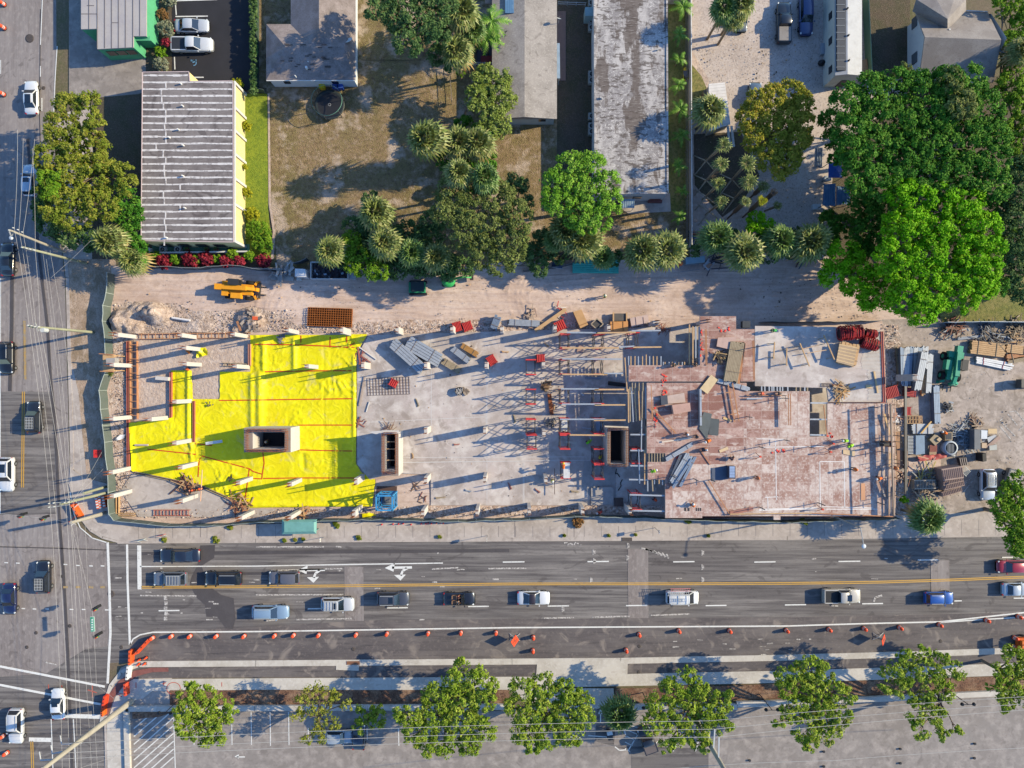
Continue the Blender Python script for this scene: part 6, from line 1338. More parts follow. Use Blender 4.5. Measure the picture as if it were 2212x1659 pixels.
# yellow membrane
YP=[(541,724),(795,722),(771,764),(770,1000),(782,1020),(812,1036),(805,1093),(540,1096),(430,1047),(287,1018),(281,913),(369,902),(371,800),(417,800),(418,862),(476,862),(476,803),(541,803)]
RID=[((545,730),(545,800),.5,-.25),((563,812),(563,922),.9,.38),((545,812),(545,922),.6,.25),((571,734),(571,798),.55,.28),((637,734),(637,798),.55,.28),((409,800),(409,950),.5,.3),((376,808),(376,900),.4,-.25),((700,722),(700,1000),.2,-.05),((765,770),(765,1000),.35,.18),((283,915),(285,1015),.7,.2),((541,1090),(800,1090),.5,.22),((553,742),(765,744),.4,.12),((575,801),(765,800),.35,.12),((415,955),(415,1000),.4,.2),((655,984),(657,1010),.4,-.15)]
RIW=[(P(*a),P(*b_),w_, h_) for a, b_, w_, h_ in RID]
def yz(x, y):
 z=.20+.08*nz(x, y, .22,31)
 wv=nz(x, y, .3,33);am=max(0, nz(x, y, .17,35)+.12)
 r=nz(x+wv*2.5, y*.8-wv*2,.6,34);z += .13*max(0,.09-abs(r))/.09*am*2.2
 r=nz(x*.7+wv, y*1.1+wv*2,1.0,36);z += .05*max(0,.10-abs(r))/.10*am*2
 v=Vector((x, y, 0))
 for a, b_, w_, h_ in RIW:
  d=b_-a;t_=max(0, min(1,(v-a).dot(d)/d.dot(d)));dd=(a+d*t_-v).length
  if dd < w_*1.5: z += h_*math.exp(-(dd/w_)**2*2.2)
 return max(z, .08)
yb=terrain('x',YP, .17, yz,'yellow_sheet')
yt=thing('vapour_barrier','large wrinkled bright yellow plastic sheet covering the left part of the site','plastic sheet',P(600,930));yb.build('sheet','yellow_sheet',yt, off=yt.location)
def tape(pts):
 tp_=MB()
 for (x0, y0),(x1, y1) in zip(pts, pts[1:]):
  n=max(1, int((P(x1, y1)-P(x0, y0)).length/.4))
  for i in range(n):
   a, b_=P(x0, y0).lerp(P(x1, y1),i/n),P(x0, y0).lerp(P(x1, y1),(i+1)/n);a.z=yz(a.x, a.y)+.03;b_.z=yz(b_.x, b_.y)+.03;d=(b_-a).normalized();nn=Vector((-d.y, d.x, 0))*.075;tp_.face([a-nn, b_-nn, b_+nn, a+nn])
 tp_.build('tape','d8481c',yt, off=yt.location)
for pts in ([(553,744),(640,745),(690,747),(767,751)],[(714,728),(714,751)],[(750,752),(768,741)],[(575,803),(690,801),(767,801)],[(475,865),(553,864),(767,861)],[(647,918),(767,918)],[(634,971),(700,973),(767,974)],[(569,977),(572,1000),(568,1024)],[(568,1024),(548,1018),(540,1012),(435,984),(431,1000),(429,1030)],[(570,1033),(640,1032),(768,1032)],[(540,1012),(531,1075)],[(320,970),(425,981)],[(423,958),(460,962)],[(568,1024),(567,1034),(549,1033)],[(651,725),(651,745)],[(750,725),(750,740)]): tape(pts)
b=MB()
def wadf(x, y):
 p=P(439,764);d=math.hypot(x-p.x, y-p.y)/1.9;return .1+.7*max(0,1-d*d)*(.6+.9*nz(x, y, 1.6,44))
solo(terrain('x',[(425,757),(436,752),(446,750),(453,758),(452,767),(440,771),(428,773)],.16, wadf,'x'),'plastic_bundle','yellow_sheet','crumpled yellow plastic bundle on the sandy area beside a column','plastic sheet')
solo(terrain('x',[(783,1108),(800,1106),(815,1112),(800,1117),(784,1117)],.2, lambda x, y: .3+.2*nz(x, y, 1.5,45),'x'),'plastic_scrap','yellow_sheet','yellow plastic scrap lying at the fence below the blue steel frame','plastic sheet')
# concrete slab on the ground
SL=[(772,768),(797,724),(1100,715),(1440,706),(1500,705),(1900,712),(1910,1085),(1438,1090),(1330,1091),(931,1091),(931,1025),(866,1022),(825,1028),(800,1036),(786,1020),(772,1002)]
q=[tuple(P(*p)[:2]) for p in SL];b=MB();b.prism(q, .02,.22);tag(b.build('concrete_slab','concrete_slab'),kind='structure')
Z('earth_bay',[(812,1036),(866,1024),(925,1028),(930,1090),(850,1096),(808,1092)],'sand',z=.10)
b=MB()
for pts in ([(1050,870),(1050,920)],[(931,730),(931,800)],[(932,800),(932,920)],[(1052,795),(1052,925)],[(1052,925),(1052,1090)],[(866,988),(1340,986)],[(1132,1000),(1132,1088)],[(1130,1000),(1130,1088)],[(771,913),(1050,900)]): strip(b, pts, .08,.225)
b.bar(P(866,999,.24),P(1340,993,.24),.12,.08);tag(b.build('slab_joint','d2cecd'),kind='structure')
Z('dark_stain',[(1262,995),(1330,1000),(1330,1080),(1280,1078),(1256,1050)],'concrete_grey',z=.226)
Z('raised_slab',[(1276,1053),(1324,1050),(1324,1088),(1276,1090)],'concrete_grey',z=.5)
# columns
CW=[]
def column(x, y, lab, h=4.1, sx=.75, sy=.62, z0=.2, group='concrete columns of the site',reb=1.5, mat='concrete_col'):
 """x, y: where the foot stands in the photo"""
 t=thing('concrete_column',lab,'column',P(x, y)+Vector((0,0,0)),group=group);b=MB();b.box((0,0, z0),(sx, sy, h));b.build('shaft',mat, t)
 if reb:
  b=MB()
  for i in range(4):
   for j in (-1,1): b.bar((-sx*.36+i*sx*.24, j*sy*.34, z0+h),(-sx*.36+i*sx*.24+rnd.uniform(-.05,.05),j*sy*.34, z0+h+reb),.055)
  b.bar((-sx*.38,-sy*.34, z0+h+.3),(sx*.38,-sy*.34, z0+h+.3),.03);b.bar((-sx*.38, sy*.34, z0+h+.3),(sx*.38, sy*.34, z0+h+.3),.03)
  b.build('rebar','rust',t)
 return t
cl=[(292,728,'top left of the site'),(423,729,'top edge of the sandy area, left of the middle'),(532,727,'top edge where the yellow sheet begins'),(643,719,'top edge above the yellow sheet'),(756,719,'top edge near the right end of the yellow sheet'),(869,718,'top edge of the slab, first right of the yellow sheet'),(982,716,'top edge of the slab between the red crates'),(1085,716,'top edge of the slab below the leaning metal bundle'),(1195,714,'top edge of the slab beside the red rack'),(1306,713,'top edge of the slab left of the orange plywood'),
 (432,755,'sandy area beside the crumpled yellow bundle'),(433,788,'sandy area above the small yellow strip'),(536,793,'upper left edge of the big yellow sheet'),(283,790,'timber platform at the left fence'),(412,866,'small yellow strip, right side'),(282,901,'upper left corner of the wide yellow part'),(361,902,'top edge of the wide yellow part'),(412,951,'wide yellow part, left of the fallen white post'),(424,1001,'lower middle of the wide yellow part'),(281,1011,'lower left corner of the yellow sheet'),(283,1060,'left bottom corner floor'),(425,1070,'bottom floor beside the round earth heap'),(543,1033,'yellow sheet below the first shaft'),(649,1036,'yellow sheet, lower middle, inside the tape line'),(684,793,'middle of the upper yellow sheet'),
 (798,791,'slab just right of the yellow edge'),(928,791,'slab at the lower end of the aluminium bundles'),(1053,791,'slab beside the leaning red crate'),(1171,788,'slab below the red stack on posts'),(928,926,'slab right of the second shaft, upper one'),(1050,926,'slab in the middle, upper one'),(928,1028,'corner of the earth bay below the second shaft'),(1050,1026,'slab in the middle, lower one'),(785,1030,'lower right corner of the yellow sheet'),(781,1096,'bottom edge left of the blue steel frame'),(922,1096,'bottom edge below the earth bay'),(1034,1094,'bottom edge of the slab in the middle'),(1142,1092,'bottom edge of the slab below the two workers'),(1252,1092,'bottom edge of the slab beside the raised grey floor'),(1350,1092,'bottom edge left of the red deck'),(1172,931,'slab between the first shoring towers'),(1176,1028,'slab beside the worker in lime'),(648,1104,'bottom earth strip below the yellow sheet'),(547,1105,'bottom earth strip inside leaning timber forms')]
for x, y, s_ in cl: column(x, y,'pale column,'+s_, h=4.6 if x < 790 else 4.2, sx=.6 if x < 700 else .45, sy=.55 if x < 700 else .9)
for x, y, s_ in ((1404,702,'left'),(1508,700,'right')): column(x, y,'grey column head standing above the slab edge,'+s_+' of the red deck corner',sx=.8, sy=.5)
column(1898,817,'tall grey column on the poured upper slab near the red crates',h=4, sx=.6, sy=.9, z0=5, mat='concrete_grey',reb=.3)
# shafts
def shaft(label, outer, inner, h, over=.0):
 c=P((outer[0]+outer[2])/2,(outer[1]+outer[3])/2, h);c.z=0;t=thing('elevator_shaft',label,'shaft',c, group='shafts with rebar on top');a0, a1=P(outer[0],outer[3],h),P(outer[2],outer[1],h);b0, b1=P(inner[0],inner[3],h),P(inner[2],inner[1],h)
 b=MB();O=[(a0.x, a0.y),(a1.x, a0.y),(a1.x, a1.y),(a0.x, a1.y)];I_=[(b0.x, b0.y),(b1.x, b0.y),(b1.x, b1.y),(b0.x, b1.y)]
 for i in range(4):
  j=(i+1) % 4;b.face([(*O[i],.1),(*O[j],.1),(*O[j],h),(*O[i],h)]);b.face([(*O[i],h),(*O[j],h),(*I_[j],h),(*I_[i],h)],1);b.face([(*I_[j],.1),(*I_[i],.1),(*I_[i],h),(*I_[j],h)])
 b.build('wall',['concrete_col','9a8c84'],t, off=c)
 b=MB();b.face([(*p, .3) for p in I_]);b.build('pit_floor','hole_dark',t, off=c)
 b=MB();M_=[((O[i][0]+I_[i][0])/2,(O[i][1]+I_[i][1])/2) for i in range(4)]
 for i in range(4):
  p, q=Vector(M_[i]),Vector(M_[(i+1) % 4]);n=int((q-p).length/.22);nn=(q-p).normalized();nn=Vector((nn.y, -nn.x))*.12
  for k in range(n):
   v=p.lerp(q, k/n)
   for s_ in (-1,1): u=v+nn*s_;b.bar((u.x, u.y, h),(u.x+rnd.uniform(-.05,.05),u.y+rnd.uniform(-.05,.05),h+.85),.045)
  for s_ in (-1,1): b.bar((p.x+nn.x*s_, p.y+nn.y*s_, h+.5),(q.x+nn.x*s_, q.y+nn.y*s_, h+.5),.035)
 b.build('rebar','rust',t, off=c)
 return t, c
shaft('first shaft with a dark rectangular opening in the middle of the yellow sheet',(527,924,628,977),(546,934,615,969),4.3)
t, c=shaft('second tall narrow shaft at the left end of the concrete slab',(824,934,861,1028),(833,937,854,1014),4.2)
b=MB();b.prism(gnd([(795,933),(833,929),(861,930),(861,936),(812,938)],4.3),4.1,4.3, bottom=True);b.build('cap_slab','concrete_col',t, off=c)
b=MB()
for y in (954,970,994): b.bar(P(832, y, 3.6),P(853, y, 3.6),.14)
b.build('brace','lumber',t, off=c)
t, c=shaft('third shaft with rusty rebar edges beside the red plywood deck',(1311,922,1357,1007),(1319,930,1351,1002),4.6)
b=MB();b.bar(P(1306,921,4.7),P(1357,923,4.7),.2,.2);b.build('top_rail','d8c9b4',t, off=c)
# timber platform at the left fence
t=thing('timber_platform','orange timber platform with a grey box leaning over the left mesh fence','platform',P(240,786,3.2));t.location.z=0;c=t.location.copy()
b=MB();b.prism(gnd([(222,766),(246,766),(246,802),(222,802)],3.2),3.1,3.2, bottom=True);b.build('deck','lumber',t, off=c)
for p_, q_ in (((214,764),(244,766)),((216,802),(246,803))): b=MB();b.bar(P(*p_, 3.3),P(*q_, 3.3),.12,.15);b.build('rail','lumber_orange',t, off=c)
for x, y in ((223,768),(223,800),(245,768),(245,800)): p=P(x, y, 3.1);b=MB();b.bar((p.x, p.y, 0),p, .1);b.build('post','lumber',t, off=c)
b=MB();b.prism(gnd([(229,774),(248,773),(248,787),(229,788)],4.2),3.2,4.2);b.build('box','concrete_grey',t, off=c)
# blue steel frame tower, with its pit
Z('frame_pit',[(814,1050),(858,1050),(856,1092),(812,1092)],'5b4640',z=.13)
t=thing('lattice_tower','bright blue steel lattice tower section at the bottom of the slab','lattice tower',P(836,1075));c=t.location.copy();k0, k1=.6,4.6
b0=[P(843-17,1075-15),P(843+16,1075-15),P(843+16,1075+15),P(843-17,1075+15)]
b=MB()
for v in b0: b.bar((v.x, v.y, k0),(v.x, v.y, k1),.2)
for z in (k0,(k0+k1)/2, k1-.1):
 for i in range(4): p, q=b0[i],b0[(i+1) % 4];b.bar((p.x, p.y, z),(q.x, q.y, z),.2 if z > 4 else .12)
for i in range(4):
 p, q=b0[i],b0[(i+1) % 4];zz_=[k0,(k0+k1)/2, k1-.1]
 for z0_, z1_ in zip(zz_, zz_[1:]): m_=(p+q)/2;b.bar((p.x, p.y, z0_),(m_.x, m_.y, z1_),.09);b.bar((q.x, q.y, z0_),(m_.x, m_.y, z1_),.09)
b.build('lattice','3f95cc',t, off=c)
b=MB();b.box((c.x+.3, c.y, .3),(1.2,1.2,.8));b.box((c.x+.3, c.y, 1.1),(.7,.8,.5));b.build('motor','6a6e74',t, off=c)
b=MB();b.face([(v.x+(c.x-v.x)*.1, v.y+(c.y-v.y)*.1,.5) for v in b0][::-1]);b.build('base_plate','8a98a6',t, off=c)
# ---- red plywood deck at 5 m
DZ=5.0
pieces=[(1512,683,1590,711,0),(1512,711,1630,789,0),(1358,789,1630,824,0),(1397,827,1613,979,0),(1613,845,1749,979,0),(1437,979,1749,1115,0),(1399,998,1437,1036,0),(1749,943,1790,1115,0),(1790,943,1934,1115,1),(1787,870,1930,943,1),(1437,1115,1517,1119,0),(1671,1115,1686,1123,0)]
t=thing('plywood_deck','large reddish brown plywood formwork deck carried above the right half of the site','formwork deck',P(1600,950, DZ));t.location.z=0;c=t.location.copy()
b=MB();sb=MB();rs=random.Random(5)
holes=[(1477,1091,1517,1096)]
for x0, y0, x1, y1, o_ in pieces:
 p, q=P(x0, y1, DZ),P(x1, y0, DZ);sx, sy=(2.44,1.22) if not o_ else (1.22,2.44)
 ox=math.floor(p.x/sx)*sx;oy=math.floor(p.y/sy)*sy
 sb.face([(p.x, p.y, DZ-.004),(q.x, p.y, DZ-.004),(q.x, q.y, DZ-.004),(p.x, q.y, DZ-.004)]);sb.face([(p.x, q.y, DZ-.25),(q.x, q.y, DZ-.25),(q.x, p.y, DZ-.25),(p.x, p.y, DZ-.25)])
 E=[(p.x, p.y),(q.x, p.y),(q.x, q.y),(p.x, q.y)]
 for i in range(4): u, v=E[i],E[(i+1) % 4];sb.face([(*u, DZ-.25),(*v, DZ-.25),(*v, DZ-.004),(*u, DZ-.004)])
 x=ox
 while x < q.x:
  y=oy
  while y < q.y:
   a0, a1, e0, e1=max(x, p.x)+.03, min(x+sx, q.x)-.03, max(y, p.y)+.03, min(y+sy, q.y)-.03
   if a1-a0 > .1 and e1-e0 > .05: dz=rs.uniform(0,.008);b.face([(a0, e0, DZ+dz),(a1, e0, DZ+dz),(a1, e1, DZ+dz),(a0, e1, DZ+dz)],1 if (x-25)*.9-(y+3) > 9+rs.uniform(-2,2) else 0)
   y += sy
  x += sx
b.build('plywood_skin',['ply_panel','ply_dusty'],t, off=c);sb.build('deck_frame','seam_pale',t, off=c)
# chalk lines and joist slots on the deck
b=MB()
def dline(pts, wd=.1, z=DZ+.02):
 for (x0, y0),(x1, y1) in zip(pts, pts[1:]):
  p, q=P(x0, y0, z),P(x1, y1, z);d=(q-p).normalized();n=Vector((-d.y, d.x, 0))*wd/2;b.face([p-n, q-n, q+n, p+n])
r6=lambda x, y: (1612.8+x*.1458,898.6+y*.1458)
for pts in ([(1085,675),(1450,678),(1455,1360)],[(1085,675),(1092,1340)],[(430,355),(440,1190),(448,1245)],[(275,1205),(465,1197)],[(313,1210),(318,1385)],[(150,338),(560,345)],[(250,462),(1150,452)],[(1090,1342),(1880,1362)]): dline([r6(*p) for p in pts])
for dy in (0,18): dline([r6(185,1382+dy),r6(1040,1362+dy*.6)],.13)
dline([r6(1180,1380),r6(1940,1380)],.12);b.build('chalk_line','f0ecec',t, off=c)
b=MB()
def dark(x0, y0, x1, y1, n=1, z=DZ+.016):
 for k in range(n):
  f0, f1=k/n, (k+.65)/n;p, q=P(x0+(x1-x0)*f0, y1, z),P(x0+(x1-x0)*f1, y0, z);b.face([(p.x, p.y, z),(q.x, p.y, z),(q.x, q.y, z),(p.x, q.y, z)])
dark(1478,1097,1492,1104,2);dark(1503,1097,1516,1104,3)
for k in range(8): x, y=r6(*((1240,850),(1330,855),(1740,562),(1740,853),(1262,1157),(1740,1155),(1260,1320),(1340,1350))[k]);dark(x-.8, y-.5, x+.8, y+.5)
b.build('cut_opening','hole_dark',t, off=c)
rm=MB();rs=random.Random(8)
for x0, y0, x1, y1, n in ((1413,868,1422,925,16),(1430,800,1440,862,14),(1513,712,1518,770,10),(1545,705,1580,715,6),(1665,970,1700,980,8),(1780,935,1800,945,8),(1460,985,1470,1000,3)):
 for k in range(n):
  x, y=rs.uniform(x0, x1),rs.uniform(y0, y1);p=P(x, y, DZ+.03);s_=rs.uniform(.06,.2);rm.box(p, (s_*2, s_, .06),rz=rs.uniform(0,3))
rm.build('red_tag','ff4a3a',t, off=c)
o=t.children[-1];o['kind']='stuff'
# poured upper slab to the upper right of the deck, on the same level
q=gnd([(1631,704),(1800,706),(1909,716),(1914,868),(1790,868),(1786,838),(1631,834)],DZ);c2=P(1770,780, DZ);c2.z=0
t=thing('upper_slab','poured pale concrete upper slab right of the red plywood deck corner','slab',c2);b=MB();b.prism(q, DZ-.25, DZ, bottom=True);b.build('slab','concrete_slab',t, off=c2)
b=MB()
for a_, e_ in (((1903,716),(1908,868)),((1907,716),(1912,868)),((1790,869.5),(1912,869.5))): b.bar(P(*a_, DZ+.05),P(*e_, DZ+.05),.09,.14)
b.build('edge_form','c0604a',t, off=c2)
b=MB();rs=random.Random(2)
for k in range(50):
 f=k/49;y=722+f*142;x0=1862 if y < 800 else 1875;b.bar(P(x0+rs.uniform(-2,2),y, DZ+.04),P(1901+f*5, y, DZ+.04),.05,.03)
b.build('reinforcing_bars','dcdcda',t, off=c2)
b=MB()
for k in range(30): x=1795+k*3.8;b.bar(P(x, 869, DZ+.05),P(x, 869, DZ+.45),.05)
b.build('starter_bars','8c4a42',t, off=c2)
# beams and joists that carry the deck
def mbeam(a_, e_, z, wd, mat, lab, name='formwork_beam',cat='beam',group='formwork beams'):
 b=MB();b.bar(P(*a_, z),P(*e_, z),wd, wd*1.1);return solo(b, name, mat, lab, cat, group=group)
fr3=lambda x, y: (1313.3+x*.1458,679.7+y*.1458);fr4=lambda x, y: (1313.3+x*.1458,898.6+y*.1458);fm1=lambda x, y: (1071.4+x*.1458,679.7+y*.1458);fm2=lambda x, y: (1071.4+x*.1458,898.6+y*.1458);fr5=lambda x, y: (1612.8+x*.1458,679.7+y*.1458)
rows=[('first',[((1050,265),(1500,268)),((1480,272),(2070,262)),((2010,240),(2440,235))]),('second',[((980,495),(1820,492)),((1820,480),(2050,468)),((2030,485),(2450,480))]),('third',[((980,655),(1860,660))]),('fourth',[((980,885),(1650,885)),((1600,872),(1880,870))]),('fifth',[((960,1100),(1520,1100)),((1460,1110),(1900,1108))]),('sixth',[((980,1325),(1560,1325)),((1460,1337),(1915,1337))]),('seventh',[((950,1550),(1620,1550)),((1450,1565),(1920,1562))]),('eighth',[((1090,1781),(1620,1786))])]
for nm, segs in rows:
 for i, (a_, e_) in enumerate(segs):
  pl='' if len(segs) == 1 else (',left piece',',middle piece' if len(segs) == 3 else ',right piece',',right piece')[i]
  mbeam(fm1(*a_),fm1(*e_),4.65,.2,'alu' if (i+len(nm)) % 2 else 'lumber','long horizontal beam over the shaded slab,'+nm+' row from the top'+pl)
for i, (a_, e_) in enumerate((((330,275),(560,275)),((330,510),(540,512)),((330,735),(570,738)),((310,940),(580,945)),((320,1165),(840,1180)),((350,1400),(850,1410)))):
 mbeam(fr4(*a_),fr4(*e_),4.65,.2,'alu',names[i]+' horizontal beam from the top between the third shaft and the red deck')
for i, (a_, e_) in enumerate((((250,635),(285,1140)),((300,1100),(305,1600)),((322,1070),(330,1585)),((347,1075),(375,1590)),((392,1070),(422,1580)),((452,1065),(470,1570)),((513,1015),(505,1560)),((557,1070),(560,1650)))):
 mbeam(fr3(*a_),fr3(*e_),4.75,.14,('lumber','lumber','lumber_grey','alu')[i % 4],names[i]+' long upright joist from the left at the left edge of the red deck','formwork_joist','joist','long joists left of the deck')
for i, (a_, e_) in enumerate((((500,30),(493,530)),((560,40),(560,550)),((455,490),(470,1000)),((545,500),(543,1015)),((587,945),(590,1115)),((655,945),(665,1115)),((688,945),(688,1010)),((757,945),(757,1005)),((808,945),(808,1020)))):
 mbeam(fr4(*a_),fr4(*e_),4.75,.14,('alu','lumber_grey','alu_blue','lumber')[i % 4],names[i]+' joist from the top between the third shaft and the lower deck corner','formwork_joist','joist','joists right of the third shaft')
for i, x in enumerate((305,340,400,450,512,567,617,672,725,785)):
 mbeam(fr3(x, 615 if i != 5 else 590),fr3(x, 752),4.8,.13,'lumber' if i % 3 else 'alu',names[i]+' joist end from the left sticking out above the upper left deck edge','formwork_joist','joist','joist ends above the deck edge')
for i, x in enumerate((820,845,905,953,995,1045,1100,1135)):
 mbeam(fr3(x, 700),fr3(x, 752),4.8,.13,'lumber' if i % 2 else 'alu',names[i]+' short joist end from the left in the middle of the deck top edge','formwork_joist','joist','short joist ends above the deck edge')
for i, x in enumerate((360,405,462,520)):
 mbeam(fr3(x, 1008),fr3(x, 1130),4.8,.13,'lumber_grey',names[i]+' joist end from the left below the upper left deck corner','formwork_joist','joist','joist ends below the deck corner')
for i, (x, y0) in enumerate(((1207,145),(1257,175),(1300,175),(1350,180))): mbeam(fr3(x, y0),fr3(x, 740 if i != 2 else 650),4.8,.16,'lumber' if i < 2 else 'alu',names[i]+' long joist from the left beside the upper deck tower','formwork_joist','joist','long joists beside the deck tower')
for i, (x, y0) in enumerate(((218,955),(265,965),(330,955),(370,945),(397,925),(448,940),(490,915),(527,905),(605,915),(733,930),(795,940),(860,930),(900,925))):
 mbeam(fr5(x, y0),fr5(x+(3 if i < 9 else -2),1135),4.9,.17,'alu' if i not in (9,10,12) else 'lumber_grey',(names+['thirteenth'])[i]+' bright joist end from the left between the deck and the upper slab','formwork_joist','joist','bright joist ends below the upper slab')
for i, (a_, e_) in enumerate((((940,1307),(1230,1310)),((935,1550),(1210,1552)),((935,1780),(1215,1785)))): mbeam(fr5(*a_),fr5(*e_),4.85,.2,'alu',names[i]+' short beam from the top across the dark gap in the deck','formwork_beam','beam','beams across the dark gap')
for i in range(6):
 x=1402+i*6;mbeam((x, 979),(x, 998),4.85,.12,'lumber_grey',names[i]+' joist from the left seen through the slot near the lime vest worker','formwork_joist','joist','joists in the deck slot')
# shoring towers
TW=[]
def tower(x, y0, y1, lab, h=4.5):
 a, e=P(x, y0, h),P(x, y1, h);L_=abs(a.y-e.y);t=thing('shoring_tower',lab,'scaffold',(a.x, (a.y+e.y)/2,.2),group='red shoring towers');hh=h-.2
 wd=.62
 for s_ in (-1,1):
  b=MB();y=s_*L_/2
  for sx in (-1,1): b.bar((sx*wd, y, 0),(sx*wd, y, hh),.1)
  for z in (.3, hh*.33, hh*.66, hh-.5): b.bar((-wd, y, z),(wd, y, z),.05)
  b.bar((-wd-.1, y, hh),(wd+.1, y, hh),.17,.1)
  b.build('end_frame','frame_red',t)
 for sx in (-1,1):
  b=MB()
  for z0_, z1_ in ((.3, hh*.48),(hh*.48, hh-.3)):
   b.bar((sx*wd, -L_/2, z0_),(sx*wd, L_/2, z1_),.07);b.bar((sx*wd, L_/2, z0_),(sx*wd, -L_/2, z1_),.07)
  b.build('cross_brace','5a5654',t)
 return t
tw=[(1147,777,809),(1147,841,873),(1147,906,938),(1149,940,970),(1221,721,751),(1221,776,808),(1221,841,872),(1221,905,937),(1221,940,970),(1296,721,751),(1294,775,808),(1294,841,872),(1294,905,937),(1294,970,1001),(1295,1004,1035),(1371,718,750),(1376,970,1001),(1376,1068,1101),(1222,999,1033)]
for i, (x, y0, y1) in enumerate(tw): tower(x, y0, y1, ['topmost of four red shoring towers in the left column','second from the top in the left column of red shoring towers','third from the top in the left column of red shoring towers','lowest of four red shoring towers in the left column','topmost red shoring tower in the second column','second red shoring tower from the top in the second column','third red shoring tower from the top in the second column','fourth red shoring tower from the top in the second column','fifth red shoring tower from the top in the second column','topmost red shoring tower in the third column','second red shoring tower from the top in the third column','third red shoring tower from the top in the third column','fourth red shoring tower from the top, left of the third shaft','fifth red shoring tower from the top beside the third shaft foot','lowest red shoring tower below the third shaft left side','red shoring tower at the top nearest the deck tower','red shoring tower between the third shaft and the deck','red shoring tower at the bottom left of the deck','low red shoring tower with a plank on which a worker stands'][i],4.5 if i != 18 else 2.2)
b=MB();b.box(P(1224,1016,2.3),(.9,2.2,.08));solo(b,'scaffold_plank','d8d9dc','pale slatted plank on the low red shoring tower','plank')
# loose things on the slab --------------------------------------------------
def bundle(label, a_, e_, wd, h, z, n, mat, name='beam_bundle',cat='bundle',layers=2, tie='8a7a6a',group=None, gap=.06):
 """n long members side by side, in layers, with ties"""
 p, q=P(*a_, z),P(*e_, z);d=(q-p).normalized();s_=Vector((-d.y, d.x, 0));t=thing(name, label, cat, (p+q)/2, group=group);c=t.location.copy();w1=wd/n;lh=h/layers;rs=random.Random(int(a_[0]*7+a_[1]));b=MB()
 for l in range(layers):
  for i in range(n):
   o_=(i+.5)*w1-wd/2;e0, e1=rs.uniform(-.15,.15),rs.uniform(-.15,.15)
   b.bar(p+s_*o_+d*e0+Vector((0,0, lh*(l+.5))),q+s_*o_+d*e1+Vector((0,0, lh*(l+.5))),w1*(1-gap*2),lh*.92)
 b.build('members',mat, t, off=c)
 for f in (.2,.75): b=MB();m_=p.lerp(q, f);b.bar(m_-s_*wd*.52+Vector((0,0, h+.02)),m_+s_*wd*.52+Vector((0,0, h+.02)),.06,.05);b.build('tie',tie, t, off=c)
 return t
ct=lambda c_, x, y: ((0,553,1106,1659)[c_]+x/3,553+y/3)
bundle('left long bundle of aluminium beams on the slab',ct(1,895,565),ct(1,1085,735),1.6,1.3,.25,4,'alu')
bundle('right long bundle of aluminium beams with timber ties on the slab',ct(1,990,560),ct(1,1195,680),2.0,1.2,.25,5,'alu')
bundle('small bundle of grey posts below the right aluminium bundle',ct(1,1215,680),ct(1,1320,745),1.0,.6,.25,6,'lumber_grey')
bundle('bundle of grey pipes left of the rusty bundle',ct(1,1275,600),ct(1,1380,680),.9,.7,.25,6,'alu');bundle('rusty brown bundle of timbers on the slab',ct(1,1335,580),ct(1,1435,640),.8,.6,.25,5,'b5854a')
bundle('upright bundle of grey beams standing at the sand track edge',ct(1,1570,395),ct(1,1540,475),1.0,1.2,.1,5,'alu_blue')
bundle('long grey beam bundle at the top edge of the slab',ct(2,-20,430),ct(2,175,440),.9,.5,.2,5,'alu',group=None)
bundle('bundle of weathered timbers leaning on the deck tower',fr3(1900,415),fr3(1800,990),1.9,.6, DZ+.05,9,'lumber_grey','lumber_bundle','bundle',2);bundle('reddish new timber beside the weathered bundle on the deck tower',fr3(2005,420),fr3(1920,1005),.5,.3, DZ+.05,3,'lumber_orange','lumber_bundle','bundle',1)
bundle('bundle of bright aluminium beams at the lower left of the deck',fr4(1200,570),fr4(950,1000),1.1,.35, DZ+.05,4,'alu',layers=1);bundle('pair of dark blue beams beside the bright aluminium beams',fr4(1235,640),fr4(960,1055),.35,.25, DZ+.3,2,'alu_blue',layers=1)
bundle('single dark beam right of the bright aluminium beams',fr4(1290,600),fr4(1060,1050),.4,.25, DZ+.05,2,'alu_blue',layers=1);bundle('short dark beam left of the bright aluminium beams',fr4(1080,560),fr4(900,980),.35,.25, DZ+.05,2,'5f6776',layers=1)
bundle('three pale beams pointing to the dark slot on the deck',fr4(1245,415),fr4(860,645),.55,.25, DZ+.05,3,'alu',layers=1)
bundle('grey beam bundle below the tan plywood sheet on the deck',fr3(1620,975),fr3(2080,1105),.6,.25, DZ+.05,4,'alu',layers=1)
bundle('upright pale beam below the tan plywood sheet',fr3(1350,1100),fr3(1355,1640),.3,.8, DZ+.05,1,'alu',layers=1)
def plank(label, a_, e_, z, wd=.2, h=.1, mat='lumber',name='plank',cat='plank',group='loose planks'):
 b=MB();b.bar(P(*a_, z+h/2),P(*e_, z+h/2),wd, h);return solo(b, name, mat, label, cat, group=group)
def sheetp(label, pts, z, th=.05, mat='lumber',name='plywood_sheet',cat='plywood',group=None):
 b=MB();b.prism(gnd(pts, z+th),z, z+th);return solo(b, name, mat, label, cat, group=group)
sheetp('tan plywood sheet lying aslant on the deck',[fr3(1530,890),fr3(1630,965),fr3(1475,1175),fr3(1365,1095)],DZ+.2,.06,'dcc39a')
sheetp('pale sawn plywood pile on the deck',[fr3(880,1200),fr3(1130,1160),fr3(1150,1300),fr3(890,1320)],DZ+.02,.25,'c9b2a8');sheetp('raised plywood stack with a white edge on the deck',[fr3(950,1340),fr3(1215,1305),fr3(1228,1430),fr3(975,1475)],DZ+.02,1.0,'c79f90')
